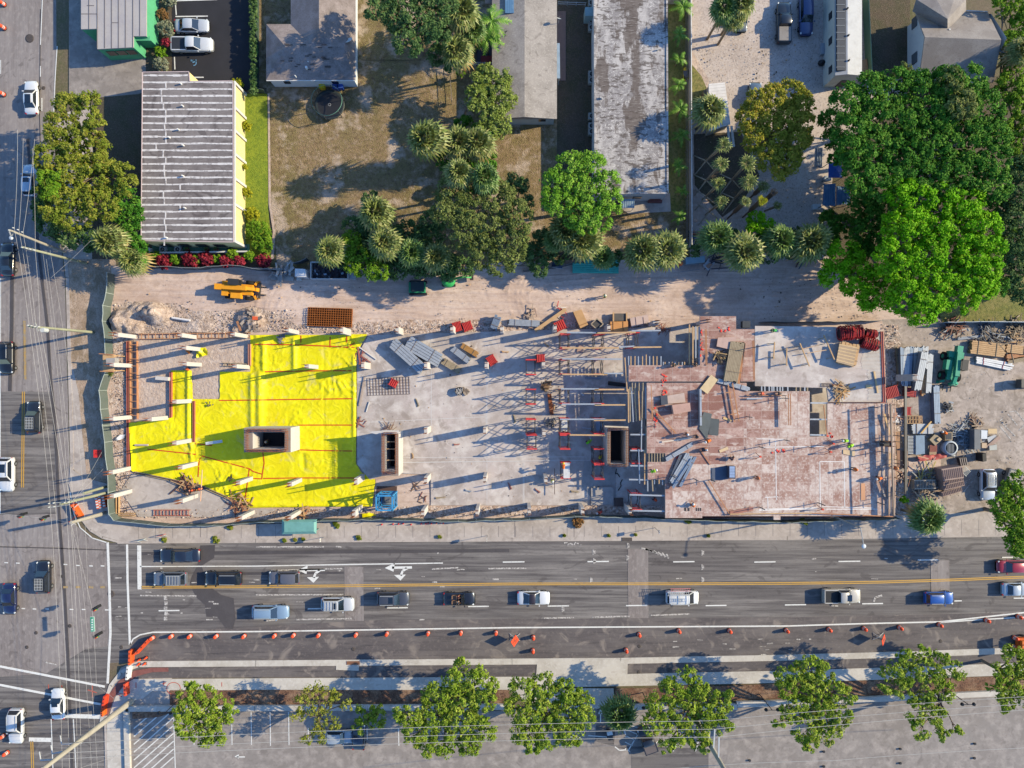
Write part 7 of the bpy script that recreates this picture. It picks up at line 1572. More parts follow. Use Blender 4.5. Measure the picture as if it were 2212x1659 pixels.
sheetp('dark upright form box left of the plywood stack',[fr3(780,1200),fr3(880,1195),fr3(890,1330),fr3(790,1340)],DZ+.02,.5,'4b505c')
sheetp('upper dark grey board leaning on its twin on the deck',[fr3(1420,1440),fr3(1540,1470),fr3(1470,1850),fr3(1350,1800-110)],DZ+.1,.05,'5f6668');sheetp('lower dark grey board on the deck',[fr4(1515,30),fr4(1650,50),fr4(1635,290),fr4(1495,275)],DZ+.03,.06,'555c5f')
sheetp('plywood lid leaning beside the burnt looking tool pile',[fr3(1630,340),fr3(1900,330),fr3(1870,530),fr3(1610,470)],DZ+.4,.08,'c7a79c')
sheetp('small yellowish plywood offcut near the dark boards',[fr3(1715,1515),fr3(1835,1555),fr3(1825,1585),fr3(1705,1545)],DZ+.03,.05,'dfb87e');sheetp('small yellowish plywood offcut in the middle of the deck',[fr4(1645,505),fr4(1770,455),fr4(1785,495),fr4(1660,545)],DZ+.03,.05,'dfc29a')
sheetp('pale plywood triangle beside the lime vest workers',[r6(1430,500),r6(1605,515),r6(1600,600),r6(1430,560)],DZ+.03,.05,'d9bd98');sheetp('narrow orange plywood strip set into the right deck part',[r6(1695,1000),r6(1755,1000),r6(1755,1250),r6(1695,1250)],DZ+.02,.03,'d79f78')
for i, (a_, e_) in enumerate((((1780,1035),(1880,1595)),((1845,1010),(1940,1580)))): plank(('left','right')[i]+' long orange plank of the ladder like pair on the deck',fr3(*a_),fr3(*e_),DZ+.4,.14,.1,'lumber_orange')
for i, (a_, e_) in enumerate((((1740,1155),(1830,1150)),((1815,1480),(1905,1460)))): plank(('upper','lower')[i]+' short cross plank between the long orange pair',fr3(*a_),fr3(*e_),DZ+.5,.14,.1,'lumber_orange')
plank('orange brace running down right from the deck corner post',fr3(665,1385),fr4(1010,260),DZ+.3,.14,.1,'lumber_orange');plank('thin orange brace running down to the lower deck edge',fr4(1490,950),fr4(1810,1470),DZ+.3,.12,.1,'lumber_orange')
plank('pale plank in front of the first row of workers',fr4(800,385),fr4(1235,325),DZ+.1,.2,.1,'e0cdbb');plank('thin brown plank in the middle of the deck',fr4(1370,510),fr4(1515,720),DZ+.05,.16,.08,'b07a60')
for i, (x, y0, y1, f) in enumerate(((640,1045,1555, fr3),(655,1370,1560, fr3),(1440,215,750, fr3),(1455,215,740, fr3),(2145,385,960, fr3),(2162,385,975, fr3))): plank(names[i]+' thin orange guard plank standing along a deck edge',f(x, y0),f(x+12, y1),DZ+.9,.09,.1,'lumber_orange','guard_plank')
for i, (a_, e_) in enumerate((((620,1170),(625,1640)),((650,1170),(655,1640)))): plank(('left','right')[i]+' thin orange plank of the upright pair right of the deck middle',fr5(*a_),fr5(*e_),DZ+.8,.09,.1,'lumber_orange','guard_plank')
plank('long orange plank along the lower deck edge',fr4(1810,1455),r6(960,1440),DZ+.5,.16,.1,'lumber');plank('orange plank along the lower right deck edge',r6(960,1440),r6(2190,1490),DZ+.5,.14,.1,'lumber_orange');plank('thick brown plank above the lower deck edge',fr4(1810,1440),fr4(2150,1370),DZ+.1,.5,.1,'b0786a')
plank('grey plank along the upper slab side of the deck',fr5(0,1245),fr5(230,1240),DZ+.3,.2,.15,'alu');plank('orange plank below the bright joist ends',fr5(0,1195),fr5(600,1200),DZ+.4,.1,.1,'lumber_orange')
# guard posts on deck edge casting shadows
GPL=['near the lime vest worker at the left','right of the white pipe bundle at the lower left','left of the slatted dark box','left of the deck gap in the middle','at the lower corner of the deck gap','at the red tripod on the lower edge','beside the thick brown plank','left of the tall dark column form','below the tall dark column form','beside the lower steel plate','at the top of the right deck part','at the top right deck corner','above the chalk lines in the middle','below the bright joist ends','above the dark boards','at the upper left deck edge','at the upper slab edge','beside the first red tags at the left edge','topmost at the right deck edge','second at the right deck edge','lowest at the right deck edge']
for i, (x, y) in enumerate(((1452,1028),(1499,1034),(1535,1036),(1640,965),(1745,965),(1767,1086),(1640,1095),(1890,955),(1900,975),(1895,1085),(1880,880),(1910,900),(1693,990-40),(1690,860),(1613,900),(1500,775),(1630,750),(1410,920),(1930,940),(1932,1000),(1933,1060))):
 b=MB();b.bar((0,0,0),(0,0,2.2),.1);b.bar((0,-.4,1.1),(0,.4,1.1),.05)
 solo(b,'guard_post','5a5a60','thin dark guard post '+GPL[i],'post',loc=P(x, y, DZ),group='thin guard posts on the deck')
# tool pile, bins, crates, pallets
def jumble(label, x, y, z, r, n, cols, name='scrap_pile',cat='pile',hh=.5, L_=1.0, seed=0, wd=.09):
 rs=random.Random(seed+int(x));t=thing(name, label, cat, P(x, y, z));t.location.z=z
 for ci, col in enumerate(cols):
  b=MB()
  for k in range(max(2, n//len(cols))):
   a=rs.uniform(0,6.28);rr=rs.uniform(0, r);p=Vector((math.cos(a)*rr, math.sin(a)*rr, rs.uniform(.03, hh)));an=rs.uniform(0,3.14);l=L_*rs.uniform(.4,1.1);q=p+Vector((math.cos(an)*l, math.sin(an)*l, rs.uniform(-.15,.15)))*.5;p2=p*2-q;b.bar((p2.x, p2.y, max(.03, p2.z)),(q.x, q.y, max(.03, q.z)),wd*rs.uniform(.6,2),wd*rs.uniform(.5,1))
  b.build('pieces',col if isinstance(col, str) else col, t)
 return t
jumble('dark pile of tools and metal parts on the deck tower',*fr3(1660,620),DZ, .9,40, ['3a3430','7a6248','241f1e','c0a070'],hh=.8, L_=1.2, wd=.12)
jumble('pile of broken planks on the upper slab near the grey column',*fr5(1400,1130),DZ, 1.3,26, ['lumber','lumber_grey','b98a52'],L_=2.2, hh=.4)
jumble('bundle of grey wires hung between two shoring columns',*fm2(820,100),.3,.8,30, ['5a5a5e','8a8a8e'],L_=.8)
jumble('scatter of thin sticks above the second shaft',*ct(1,860,1110),.3,.8,16, ['8a6a5a','9b7a68'],L_=1.5, wd=.05)
jumble('loose sticks in the earth bay, upper group',*ct(1,1040,1480),.12,.8,8, ['6a5648','8a6a5a'],L_=1.6, hh=.1, wd=.06);jumble('loose sticks in the earth bay, lower group',*ct(1,1075,1570),.12,.7,8, ['6a5648','8a4a3a'],L_=1.4, hh=.1, wd=.06)
jumble('rusty mesh and timber heap at the lower left slanted edge',400,1050,.2,1.4,34, ['5a3a34','lumber','lumber_orange'],L_=2.4, hh=.5)
jumble('grey rubble heap with an orange machine at the top left of the site',545,692,.9,1.5,30, ['8a7a70','b4a598','6b5a50'],L_=1.0, hh=.4, wd=.2)
jumble('timber forms leaning round the bottom left column',520,1085,.2,1.7,30, ['lumber','lumber_orange','7b4f40'],L_=2.6, hh=.8)
jumble('timber pieces leaning at the bottom edge below the yellow sheet',655,1108,.2,1.2,16, ['lumber','lumber_orange'],L_=2.0, hh=.7)
jumble('small pile of grey gloves and rags on the yellow sheet top',*ct(1,165,540),.4,.7,14, ['6e6a6c','8a8688'],L_=.5, hh=.2, wd=.15);jumble('small grey scrap on the lower yellow sheet',*ct(1,-165,1440),.4,.4,8, ['4f4a38','6a644a'],L_=.7, hh=.1)
jumble('tiny grey scraps on the left yellow sheet',453,875,.4,.7,6, ['6e6a5c'],L_=.4, hh=.1)
t=thing('rusty_rebar_stack','large rectangular stack of rusty rebar mesh on the sand track edge','rebar mesh',P(714,686),0);b=MB();Lx, Ly=6.3,2.6
for z in (.12,.3,.5):
 for k in range(20): x=-Lx/2+k*Lx/19;b.bar((x, -Ly/2, z),(x+.03, Ly/2, z),.055)
 for k in range(9): y=-Ly/2+k*Ly/8;b.bar((-Lx/2, y, z+.05),(Lx/2, y, z+.05),.07)
b.build('mesh','rebar_rust',t);t.rotation_euler=(0,0, R(-2));b=MB();b.box((0,0,0),(Lx*.98, Ly*.96,.1));b.build('bottom_layer','50301e',t)
t=thing('wire_mesh','flat sheet of dark wire mesh on the slab under a red crate','wire mesh',P(840,834),R(2));b=MB()
for k in range(15): x=-3.05+k*.43;b.bar((x, -1.25,.26),(x, 1.25,.26),.045)
for k in range(7): y=-1.25+k*.41;b.bar((-3.05, y, .28),(3.05, y, .28),.045)
b.build('mesh','6c5a58',t)
def crate(label, x, y, ang, L_, W_, h, z=.22, col='d9433f',slats=6, group='red steel crates'):
 t=thing('steel_crate',label,'crate',P(x, y, z+h),R(ang),group);t.location.z=z
 b=MB();b.box((0,0,0),(L_*.96, W_*.96, h*.6));b.build('load','9a2f30',t);b=MB()
 for k in range(slats): X_=-L_/2+(k+.5)*L_/slats;b.box((X_, 0, h*.6),(L_/slats*.62, W_, h*.4))
 b.build('slats',col, t);b=MB()
 for sx in (-1,1):
  for sy in (-1,1): b.bar((sx*L_/2, sy*W_/2,0),(sx*L_/2, sy*W_/2, h+.1),.1)
 b.bar((-L_/2,-W_/2, h),(L_/2,-W_/2, h),.09);b.bar((-L_/2, W_/2, h),(L_/2, W_/2, h),.09);b.build('frame','b53734',t);return t
crate('left one of two red crates at the edge of the sand track',*ct(1,1303,458),15,1.2,1.3,.9);crate('right one of two red crates at the edge of the sand track',*ct(1,1370,455),20,1.3,1.2,.9)
crate('small red crate standing on the dark wire mesh',*ct(1,889,823),-28,1.1,.95,.6, z=.3, slats=4);crate('bright red crate leaning against the slab column',*ct(1,1528,675),32,1.2,1.3,.8)
crate('red slatted rack beside the long plank at the top edge',*ct(2,313,450),25,1.5,1.3,.8, slats=5);crate('red stack on posts with an arm over the slab',*ct(2,187,662),2,1.1,1.0,4.2, slats=5)
crate('large dark red crate at the right edge of the upper slab',1927,847,17,1.9,1.5,1.0, z=.1, col='b02f38',slats=8);crate('dark red crate below the aluminium bundles in the yard',1968,847,84,1.3,1.3,1.0, z=.1, col='b8333a',slats=6);crate('small red crate above the timber frames in the yard',1962,888,0,.8,1.1,.6, z=.1, col='c03038',slats=4)
def box_thing(name, label, cat, pts, z, h, mat, group=None):
 t=thing(name, label, cat, P(sum(p[0] for p in pts)/len(pts),sum(p[1] for p in pts)/len(pts),z),group=group);c=t.location.copy();b=MB();b.prism(gnd(pts, z+h),z, z+h);b.build('box',mat, t, off=c);return t, c
t, c=box_thing('plywood_stack','orange plywood panel stack with two seams at the top edge of the slab','plywood',[ct(2,637,425),ct(2,752,423),ct(2,752,485),ct(2,637,487)],.2,.9,'d0955a');b=MB()
for x in (655,720): b.bar(P(*ct(2, x, 425),1.13),P(*ct(2, x, 486),1.13),.06,.04)
b.build('strap','6b4a30',t, off=c)
t, c=box_thing('plywood_stack','slanted tan plywood crate with a batten at the sand track edge','plywood',[ct(2,397,362),ct(2,450,346),ct(2,494,445),ct(2,443,468)],.2,1.0,'cba070');b=MB();b.bar(P(*ct(2,438,452),1.25),P(*ct(2,488,432),1.25),.1,.06);b.build('batten','a87c50',t, off=c)
t, c=box_thing('plywood_stack','pinkish plywood stack beside the orange one','plywood',[ct(2,765,402),ct(2,880,378),ct(2,888,430),ct(2,775,460)],.2,.9,'cdb5ae');b=MB()
for x in (800,850): b.bar(P(*ct(2, x, 396),1.13),P(*ct(2, x+6,448),1.13),.05,.04)
b.build('strap','8a706a',t, off=c)
t, c=box_thing('rubble_bin','diamond shaped dark bin full of debris between two plywood crates','bin',[ct(2,550,408),ct(2,590,440),ct(2,553,476),ct(2,514,442)],.2,.9,'4b4a4c');b=MB();k=[ct(2,550,406),ct(2,592,440),ct(2,553,478),ct(2,512,442)]
for i in range(4): b.bar(P(*k[i],1.2),P(*k[(i+1) % 4],1.2),.14,.2)
b.build('rim','b0a08c',t, off=c)
t, c=box_thing('form_panel','dark form panel with timber sides above the orange plywood stack','form panel',[ct(2,655,372),ct(2,745,372),ct(2,745,420),ct(2,655,420)],.2,.5,'5f5b58');b=MB()
for x in (657,743): b.bar(P(*ct(2, x, 365),.8),P(*ct(2, x, 424),.8),.2,.15)
b.build('side_timber','lumber',t, off=c)
plank('long tan plank leaning from the slab to the sand track',ct(2,150,485),ct(2,350,345),.6,.5,.15,'lumber');
jumble('red and white scrap beside the tan plank at the sand track',*ct(2,310,360),.2,1.0,14, ['d04a44','d8d0cc'],L_=1.2)
jumble('earth, rags and pipes heap at the slab edge near the sand track',*ct(2,110,400),.2,1.6,16, ['b09c8c','9a7f72'],L_=1.6)
jumble('rust red rebar ends at the top edge of the slab',*ct(2,980,470),.2,.9,20, ['8a4a34','a05a3c'],L_=1.4, wd=.05)
t=thing('material_basket','round basket of clamps on the open slab with boards beside it','basket',P(993,845),0);b=MB();b.lathe([(.55,.2),(.62,.9)],n=10, caps=False);b.build('basket','8d8783',t)
b=MB();rs=random.Random(6)
for k in range(18): b.bar((rs.uniform(-.5,.5),rs.uniform(-.5,.5),.7+rs.uniform(0,.3)),(rs.uniform(-.5,.5),rs.uniform(-.5,.5),.7+rs.uniform(0,.3)),.08)
b.build('clamps','c2bdb8',t)
jumble('few grey boards lying right of the round basket',1008,845,.25,.5,6, ['b5a594','7d6f64'],L_=1.3, hh=.15, wd=.18)
t, c=box_thing('debris_box','tilted timber box full of sticks on the shaded slab edge','box',[fm1(700,1010),fm1(800,1060),fm1(750,1150),fm1(650,1090)],.25,.9,'a08868');jumble('heap of brown sticks on the tilted timber box',*fm1(740,1050),1.1,.7,24, ['6b5038','9c7c58','7a5f46'],L_=1.3)
bundle('narrow bundle of rusty rods lying on the slab between the towers',fm1(790,1180),fm1(825,1475),.55,.3,.25,5,'rust',layers=1)
sheetp('folded brown board on the slab under the towers',[fm1(1230,440),fm1(1300,440),fm1(1290,560),fm1(1195,550)],.25,.15,'b0948a')
b=MB();b.tube(P(*fm1(1665,1015),.5),P(*fm1(1915,1045),.5),.28, n=10);solo(b,'dark_roll','22262e','thick black roll lying on the shaded slab','roll')
plank('grey plank lying in the shade on the slab',fm1(1320,930),fm1(1555,945),.3,.3,.1,'8a92a0');plank('pale double plank in the shade beside the lime worker',fm2(1015,382),fm2(1195,400),.3,.3,.1,'cdc8be')
sheetp('white plastic sheet left of the third shaft',[fm2(970,70),fm2(1075,65),fm2(1070,250),fm2(965,230)],.3,.05,'d5d9dd');sheetp('pale board beside the first red tower column',[fm2(1480,75),fm2(1575,75),fm2(1575,260),fm2(1485,260)],.3,.05,'9fb0c6')
b=MB();b.path([P(*fr4(130,780),.3),P(*fr4(110,860),.3),P(*fr4(140,850),.3),P(*fr4(175,905),.3)],.06,5);solo(b,'black_cable','15171c','short black cable with two legs below the third shaft','cable');b=MB();b.path([P(*fr4(215,940),.3),P(*fr4(185,990),.3),P(*fr4(195,1040),.3),P(*fr4(150,1105),.3)],.06,5);solo(b,'black_cable','15171c','bent black cable lying lower on the shaded slab','cable')
sheetp('brown hatch cover beside the raised grey floor',[fm2(1755,1215),fm2(1885,1215),fm2(1885,1340),fm2(1750,1340)],.25,.15,'5c4a44')
for i, (x, y) in enumerate((ct(1,700,900),ct(1,672,870),ct(1,690,700),ct(1,715,630))): pass
plank('long white pipe lying at the left slab edge, upper one',ct(1,668,590),ct(1,780,670),.3,.14,.1,'e4e0de','pipe','pipe');plank('long timber along the left slab edge',ct(1,705,780),ct(1,670,970),.3,.25,.1,'b8a598');plank('white pipe at the left slab edge, lower one',ct(1,735,945),ct(1,715,1010),.3,.12,.1,'e0dcda','pipe','pipe');plank('red brown timber at the left slab edge',ct(1,660,590),ct(1,675,700),.3,.2,.1,'b06a60')
jumble('red brown timber scraps along the left slab edge',*ct(1,680,660),.25,1.1,12, ['b07468','a05a50'],L_=1.6, hh=.15);jumble('small red brown sticks above the second shaft',*ct(1,690,1080),.25,.7,8, ['a0685a'],L_=1.1, hh=.08)
b=MB();b.tube(P(*ct(0,1115,400),1.2-.7),P(*ct(0,1232,418),.5),.17, n=10);solo(b,'white_pipe','e6e2e4','white plastic pipe on the pale earth mound','pipe')
b=MB();b.bar(P(*ct(0,1018,790),.6),P(*ct(0,1100,797),.6),.5,1.0);solo(b,'white_beam','concrete_col','low white wall piece left of the small yellow strip','wall');b=MB();b.bar(P(*ct(0,1335,1215),1.0),P(*ct(0,1440,1200),.8),.4,.3);solo(b,'white_post','d8dce0','white post leaning in the shadow left of the first shaft','post')
b=MB();b.tube(P(*ct(0,875,1225),.45),P(*ct(0,960,1225),.45),.14);solo(b,'grey_tube','c8b8b0','pale tube on the left yellow sheet','tube')
solo(terrain('x',[(252,948),(262,938),(274,938),(272,946),(256,952)],.15, lambda x, y: .4+.2*nz(x, y, 1.5,51),'x'),'white_sheet','e8e8ec','white torn sheet on the earth bank at the left','plastic sheet')
b=MB();b.tube(P(437,1015,2.2),P(433,1083,2.2),.07, n=6);solo(b,'thin_pole','e0b090','thin orange pole standing across the lower left columns','pole')
t=thing('orange_compactor','small orange compactor on the earth mound','machine',P(553,688,.9));b=MB();b.box((0,0,0),(.7,.5,.5));b.build('body','e8663a',t);b=MB();b.bar((-.3,0,.5),(-1.0,.1,.9),.06);b.build('handle','3a3a3a',t)
plank('brown plank beside the orange compactor',(525,695),(563,704),.9,.35,.1,'8a6656');plank('orange brown board standing near the compactor',(512,694),(520,715),.9,.3,.1,'b07c58')
for i, (x, y, a) in enumerate(((870,760,20),(900,870,70),(985,960,5),(1010,1060,40),(1090,760,12),(1110,905,80),(1160,1060,30),(1075,975,3),(1195,880,95),(1240,1062,10),(1330,700,5),(1255,850,60),(1180,745,25),(950,1075,0),(1100,1050,65),(1268,925,15),(890,985,90),(1010,765,50))):
 d=(math.cos(R(a))*rnd.uniform(4,12),math.sin(R(a))*rnd.uniform(4,12));b=MB()
 for k in range(3): b.bar(P(x-d[0]+k, y-d[1]+k*1.3,.28+k*.05),P(x+d[0]+k*1.5, y+d[1]-k, .28+k*.05),.12,.08)
 solo(b,'scrap_boards',('lumber','lumber_grey','b07468','alu')[i % 4],('tan','grey','reddish','metallic')[i % 4]+' loose boards on the slab,'+('left of the wire mesh crates','left below the mesh','middle by the long joint','low in the middle','at the top in the middle','between two column rows','below the lime worker','along the slab joint','at the shade edge','beside the raised floor','at the top near the deck tower','in the deep shade','under the first towers','near the lower slab edge','near the lower middle column','left of the third shaft','right of the second shaft','below the aluminium bundles')[i],'boards',group='loose scrap boards on the slab')
# dumpster, white cabin, platform beside the sand track
t=thing('dumpster','long open dumpster full of dark rubbish beside the sand track','dumpster',P(706,585,0));c=t.location.copy();h=1.6;q=gnd([(671,566),(751,566),(751,602),(671,602)],h)
b=MB()
for i in range(4): b.bar((*q[i],h/2),(*q[(i+1) % 4],h/2),.12, h)
b.build('body','b9bcc2',t, off=c);b=MB();b.face([(*p, .9) for p in q][::-1]);b.build('floor','3a2c34',t, off=c)
for k in range(60): pass
jb=MB();rs=random.Random(9)
for k in range(110):
 p=P(rs.uniform(674,749),rs.uniform(569,600),1.2);jb.box((p.x, p.y, .9),(rs.uniform(.1,.4),rs.uniform(.1,.35),rs.uniform(.1,.4)),rz=rs.uniform(0,3),mi=rs.choice([0,0,0,1,2]))
o=jb.build('rubbish',['2f3440','9fb0c4','5a4038'],t, off=c);o['kind']='stuff'
b=MB();b.prism(gnd([(752,585),(768,587),(767,603),(752,602)],1.1),0,1.1);b.build('ribbed_end','a9b0b8',t, off=c)
t, c=box_thing('white_cabin','small white cabin left of the dumpster','cabin',[(637,580),(659,581),(661,598),(637,597)],.1,1.9,'dcdde2');b=MB();b.prism(gnd([(641,598),(650,598),(650,606),(641,606)],.7),.1,.7);b.build('step','c8c8c8',t, off=c)
jumble('grey boards and a frame on the low platform left of the white cabin',610,592,.6,1.6,18, ['b5b3b0','8a8a8c','9a9490'],L_=2.4, hh=.5, wd=.2);box_thing('grey_platform','low grey platform left of the white cabin','platform',[(582,594),(600,590),(634,598),(634,607),(592,605),(583,602)],.05,.5,'a9a4a0')
# teal pipes and things under the palms
for i in range(7):
 y=ct(2,0,28+i*12)[1];x0, x1=ct(2,392 if i > 1 else 470,0)[0],ct(2,690 if i not in (2,) else 660,0)[0];b=MB();b.tube(P(x0, y, .6-.05*i),P(x1, y+1,.6-.05*i),.25, n=10);solo(b,'teal_pipe','3fb3a6',names[i]+' teal plastic pipe from the top of the stack under the fan palm','pipe',group='stacked teal pipes')
t=thing('solar_panel','tilted dark solar panel under the palms left of the teal pipes','solar panel',P(1203,572),0);b=MB();b.bar((-.75,0,1.1),(.75,-.2,1.1),1.1,.05);b.build('panel','44587a',t);b=MB();b.bar((-.75,.55,1.13),(.75,.35,1.13),.06);b.bar((-.75,-.55,1.13),(.75,-.75,1.13),.06);b.build('frame','c5ccd4',t);b=MB();b.tube((0,0,0),(0,0,1.1),.06);b.build('post','9a9a9a',t)
fz=lambda x, y: (1428.5+x*.26,288+y*.26)
z4=lambda x, y: (1428.5+x/3.072*.576,288+y/3.072*.576)
box_thing('container_box','pale blue long box under the palm beside the white fence end','box',[z4(278,1430),z4(500,1412),z4(505,1480),z4(285,1505)],.1,.9,'8fb0c4')
ladder('steel_grating','grey steel ladder rack below the pale blue box',P(*z4(215,1565),.4),P(*z4(440,1535),.4),.8,14,'8b8f98','rack')
t, c=box_thing('skip_tray','tilted white tray with a pink board in it near the palms','tray',[z4(480,1525),z4(545,1440),z4(620,1490),z4(545,1580)],.1,.35,'b8bcc4');b=MB();b.prism(gnd([z4(510,1530),z4(555,1490),z4(595,1510),z4(545,1560)],.5),.45,.5);b.build('board','b5907c',t, off=c)
solo((lambda bb: (bb.lathe([(.3,0),(.32,.9),(.25,1.0),(.02,1.05)],n=12),bb)[1])(MB()),'water_cooler','f07a3a','small orange water cooler beside the steel ladder rack','cooler',loc=P(*z4(208,1510),.1))
box_thing('red_tool_chest','small reddish board under the palm near the white fence','board',[z4(365,1125),z4(465,1125),z4(465,1160),z4(365,1160)],.1,.4,'c08a72');jumble('dark clutter at the foot of the long white fence',*z4(370,1220),.1,1.3,26, ['4a4c58','6f7482','35333a','2a4a90'],L_=1.0)
jumble('dark boards and beams behind the palms above the sand track',*z4(600,1480),.1,1.8,14, ['3a3c46','56505a'],L_=2.6);jumble('blue grey beams beside the sand track right of the large palm',*z4(1600,1440),.1,1.2,8, ['4a6078','7b5a50'],L_=3.0, hh=.2)
# trampoline, bins
t=thing('trampoline','round black trampoline with a teal rim and net on the back lawn','trampoline',P(712,226,.9));t.location.z=0;b=MB();b.lathe([(1.75,.9),(.02,.88)],n=32);b.build('mat','25262c',t)
b=MB();b.lathe([(1.72,.92),(1.95,.95),(2.15,.92),(2.15,.86)],n=32, caps=False);b.build('rim_pad','2c3536',t)
for k in range(6):
 a=k*1.047+.3;b=MB();b.tube((2.15*math.cos(a),2.15*math.sin(a),0),(2.15*math.cos(a),2.15*math.sin(a),2.5),.05);b.build('net_pole','55585c',t)
b=MB();b.lathe([(2.16,2.45),(2.2,2.5),(2.16,2.55)],n=32, caps=False);b.build('net_ring','6ea596',t)
b=MB()
for k in range(14): a=k*.449;b.bar((2.1*math.cos(a),2.1*math.sin(a),1),(2.16*math.cos(a+.22),2.16*math.sin(a+.22),2.4),.015);b.bar((2.1*math.cos(a+.22),2.1*math.sin(a+.22),1),(2.16*math.cos(a),2.16*math.sin(a),2.4),.015)
b.build('net','3a3c40',t);b=MB();b.lathe([(.2,.905),(.17,.91)],n=16, caps=False);b.build('ring_mark','d8d8d8',t)
def bin_(label, x, y, col, rz=0):
 t=thing('wheelie_bin',label,'bin',P(x, y),R(rz));b=MB();b.box((0,0,.1),(.75,.75,.85));b.build('body',col, t);b=MB();b.box((0,0,.95),(.82,.82,.1));b.build('lid',col, t)
 for s_ in (-1,1): b=MB();b.tube((s_*.35,-.38,.12),(s_*.42,-.38,.12),.12);b.build('wheel','tyre',t)
bin_('yellow lidded bin beside the hipped roof house',699,190,'d8c422');bin_('left blue bin beside the trampoline',728,192,'2f4f9f',10);bin_('right blue bin beside the trampoline',738,190,'3a5fb5',5)
t=thing('ride_on_toy','yellow and grey outdoor toy at the fence in the feather palm strip','toy',P(1479,162),0);b=MB();b.lathe([(.25,.3),(.3,.6),(.02,.7)],c=(0,.6,0),n=10);b.build('seat','e8c830',t);b=MB();b.box((0,0,.2),(.5,.9,.4));b.build('body','7b7d84',t);b=MB();b.path([Vector((-.3,-.2,.5)),Vector((-.3,-.8,.5)),Vector((.1,-1.1,.5)),Vector((.5,-.6,.5))],.06);b.build('handle','d8c030',t)
# fences of the site
M('mesh_green','626c68',[('noise',.8,(1,1,.3),.45,.65,'56655f',.8)],.8);M('mesh_black','4c545c',[('noise',.8, X, .45,.7,'3a424a',.7)],.8)
def site_fence(label, pts, h, mat, top, name='mesh_fence'):
 c=P(*pts[0]);t=thing(name, label,'fence',c);b=MB();rs=random.Random(int(pts[0][0]));b2=MB()
 for (x0, y0),(x1, y1) in zip(pts, pts[1:]):
  p, q=P(x0, y0),P(x1, y1);n=max(1, int((q-p).length/2.2));d=(q-p).normalized();nn=Vector((-d.y, d.x, 0))
  for i in range(n):
   a, e=p.lerp(q, i/n),p.lerp(q, (i+1)/n);m_=(a+e)/2+nn*rs.uniform(-.12,.12)
   for u, v in ((a, m_),(m_, e)):
    uu, vv=u+Vector((0,0, h)),v+Vector((0,0, h));b.face([u, v, vv, uu]);b.face([u+nn*.03, uu+nn*.03, vv+nn*.03, v+nn*.03]);b2.bar(uu, vv, .06)
   b3=MB();b3.tube(a, a+Vector((0,0, h+.08)),.045, n=6);b3.build('post',top, t, off=c)
 b.build('mesh_panel',mat, t, off=c);b2.build('top_rail',top, t, off=c);return t
site_fence('grey green mesh fence running down the left side of the site',[(248,593),(246,636),(239,663),(238,696),(243,736),(244,800),(242,810),(231,843),(234,883),(243,953),(249,1013),(252,1106),(262,1119)],1.95,'mesh_green','b9c4c0')
site_fence('grey mesh fence bowing along the bottom edge of the site',[(262,1119),(370,1131),(470,1130),(553,1125),(700,1120),(840,1118),(953,1122),(1106,1119),(1180,1115),(1240,1111),(1440,1116),(1600,1122),(1700,1124),(1800,1119),(1935,1117)],1.9,'mesh_green','a9b3b0')
site_fence('draped black mesh fence behind the red shrubs',[(322,583),(360,580),(398,582),(430,583),(460,580),(505,577),(553,584),(620,586)],1.8,'mesh_black','8f979c');site_fence('black mesh fence under the trees along the sand track',[(640,572),(668,562)],1.6,'mesh_black','6f777c')
site_fence('black mesh fence between the dense tree and the broad oak',[(842,589),(880,589),(900,596),(940,598)],1.6,'mesh_black','6f777c');site_fence('black mesh fence left of the teal pipes',[(1130,588),(1200,580),(1236,572)],1.6,'mesh_black','6f777c')
site_fence('pale blue grey metal fence above the clutter in the work yard',[(2030,698),(2100,697),(2212,698),(2320,700)],1.9,'9fb2bf','c9d4da')
site_fence('thin wire fence along the top of the upper slab',[(1640,697),(1800,697),(1900,694)],1.2,'mesh_black','8f8f8f')
Z('bottom_board',[(1438,1118),(1930,1116),(1930,1112),(1438,1112)],'8a4a44',z=.3)
# ---------------------------------------------------------------- the work yard at the right
ya=lambda x, y: (1889.3+x*.1458,679.7+y*.1458);yb_=lambda x, y: (1889.3+x*.1458,898.6+y*.1458)
for i, (a_, e_, w_, m_, z, s_) in enumerate((((315,490),(345,1065),.25,'lumber_grey',.1,'leftmost thin bundle of long grey posts in the yard'),((355,500),(370,1050),.5,'alu_blue',.1,'narrow blue grey beam bundle, second from the left in the yard'),((435,490),(400,1060),.85,'alu',.1,'wide grey beam bundle in shade, third from the left in the yard'),((500,490),(480,1050),.6,'alu_blue',.1,'dark blue banded beam bundle in the middle of the yard stack'),((560,490),(520,1050),.7,'alu',.1,'bright beam bundle under the slanted one'),((630,490),(600,800),.6,'alu_blue',.1,'short beam bundle behind the slanted one'),((705,480),(690,800),.8,'alu',.1,'beam bundle with blue ends at the upper right of the stack'),((695,555),(585,1115),.95,'alu',1.0,'slanted top beam bundle with red ends'),((780,595),(745,1150),.75,'alu',.1,'rightmost beam bundle with red ends'),((860,1050),(880,1600),.85,'alu_blue',.1,'separate blue banded beam bundle lower in the yard'))):
 bundle(s_, ya(*a_),ya(*e_),w_, .9 if i != 0 else .3, z, 4 if w_ > .5 else 2, m_, tie='6a5a50')
bundle('short tan plank bundle between the red ended beam bundles',ya(700,900),ya(695,1190),.5,.5,.1,4,'lumber')
bundle('long timber stack at the upper right of the yard',ya(1390,480),ya(1880,540),1.9,.7,.1,7,'lumber','lumber_stack','timber');bundle('second long timber stack touching the right edge',ya(1910,500),ya(2250,540),1.2,.7,.1,5,'lumber','lumber_stack','timber');bundle('lower thin timber row in the yard',ya(1375,550),ya(1890,600),.3,.4,.1,2,'lumber','lumber_stack','timber')
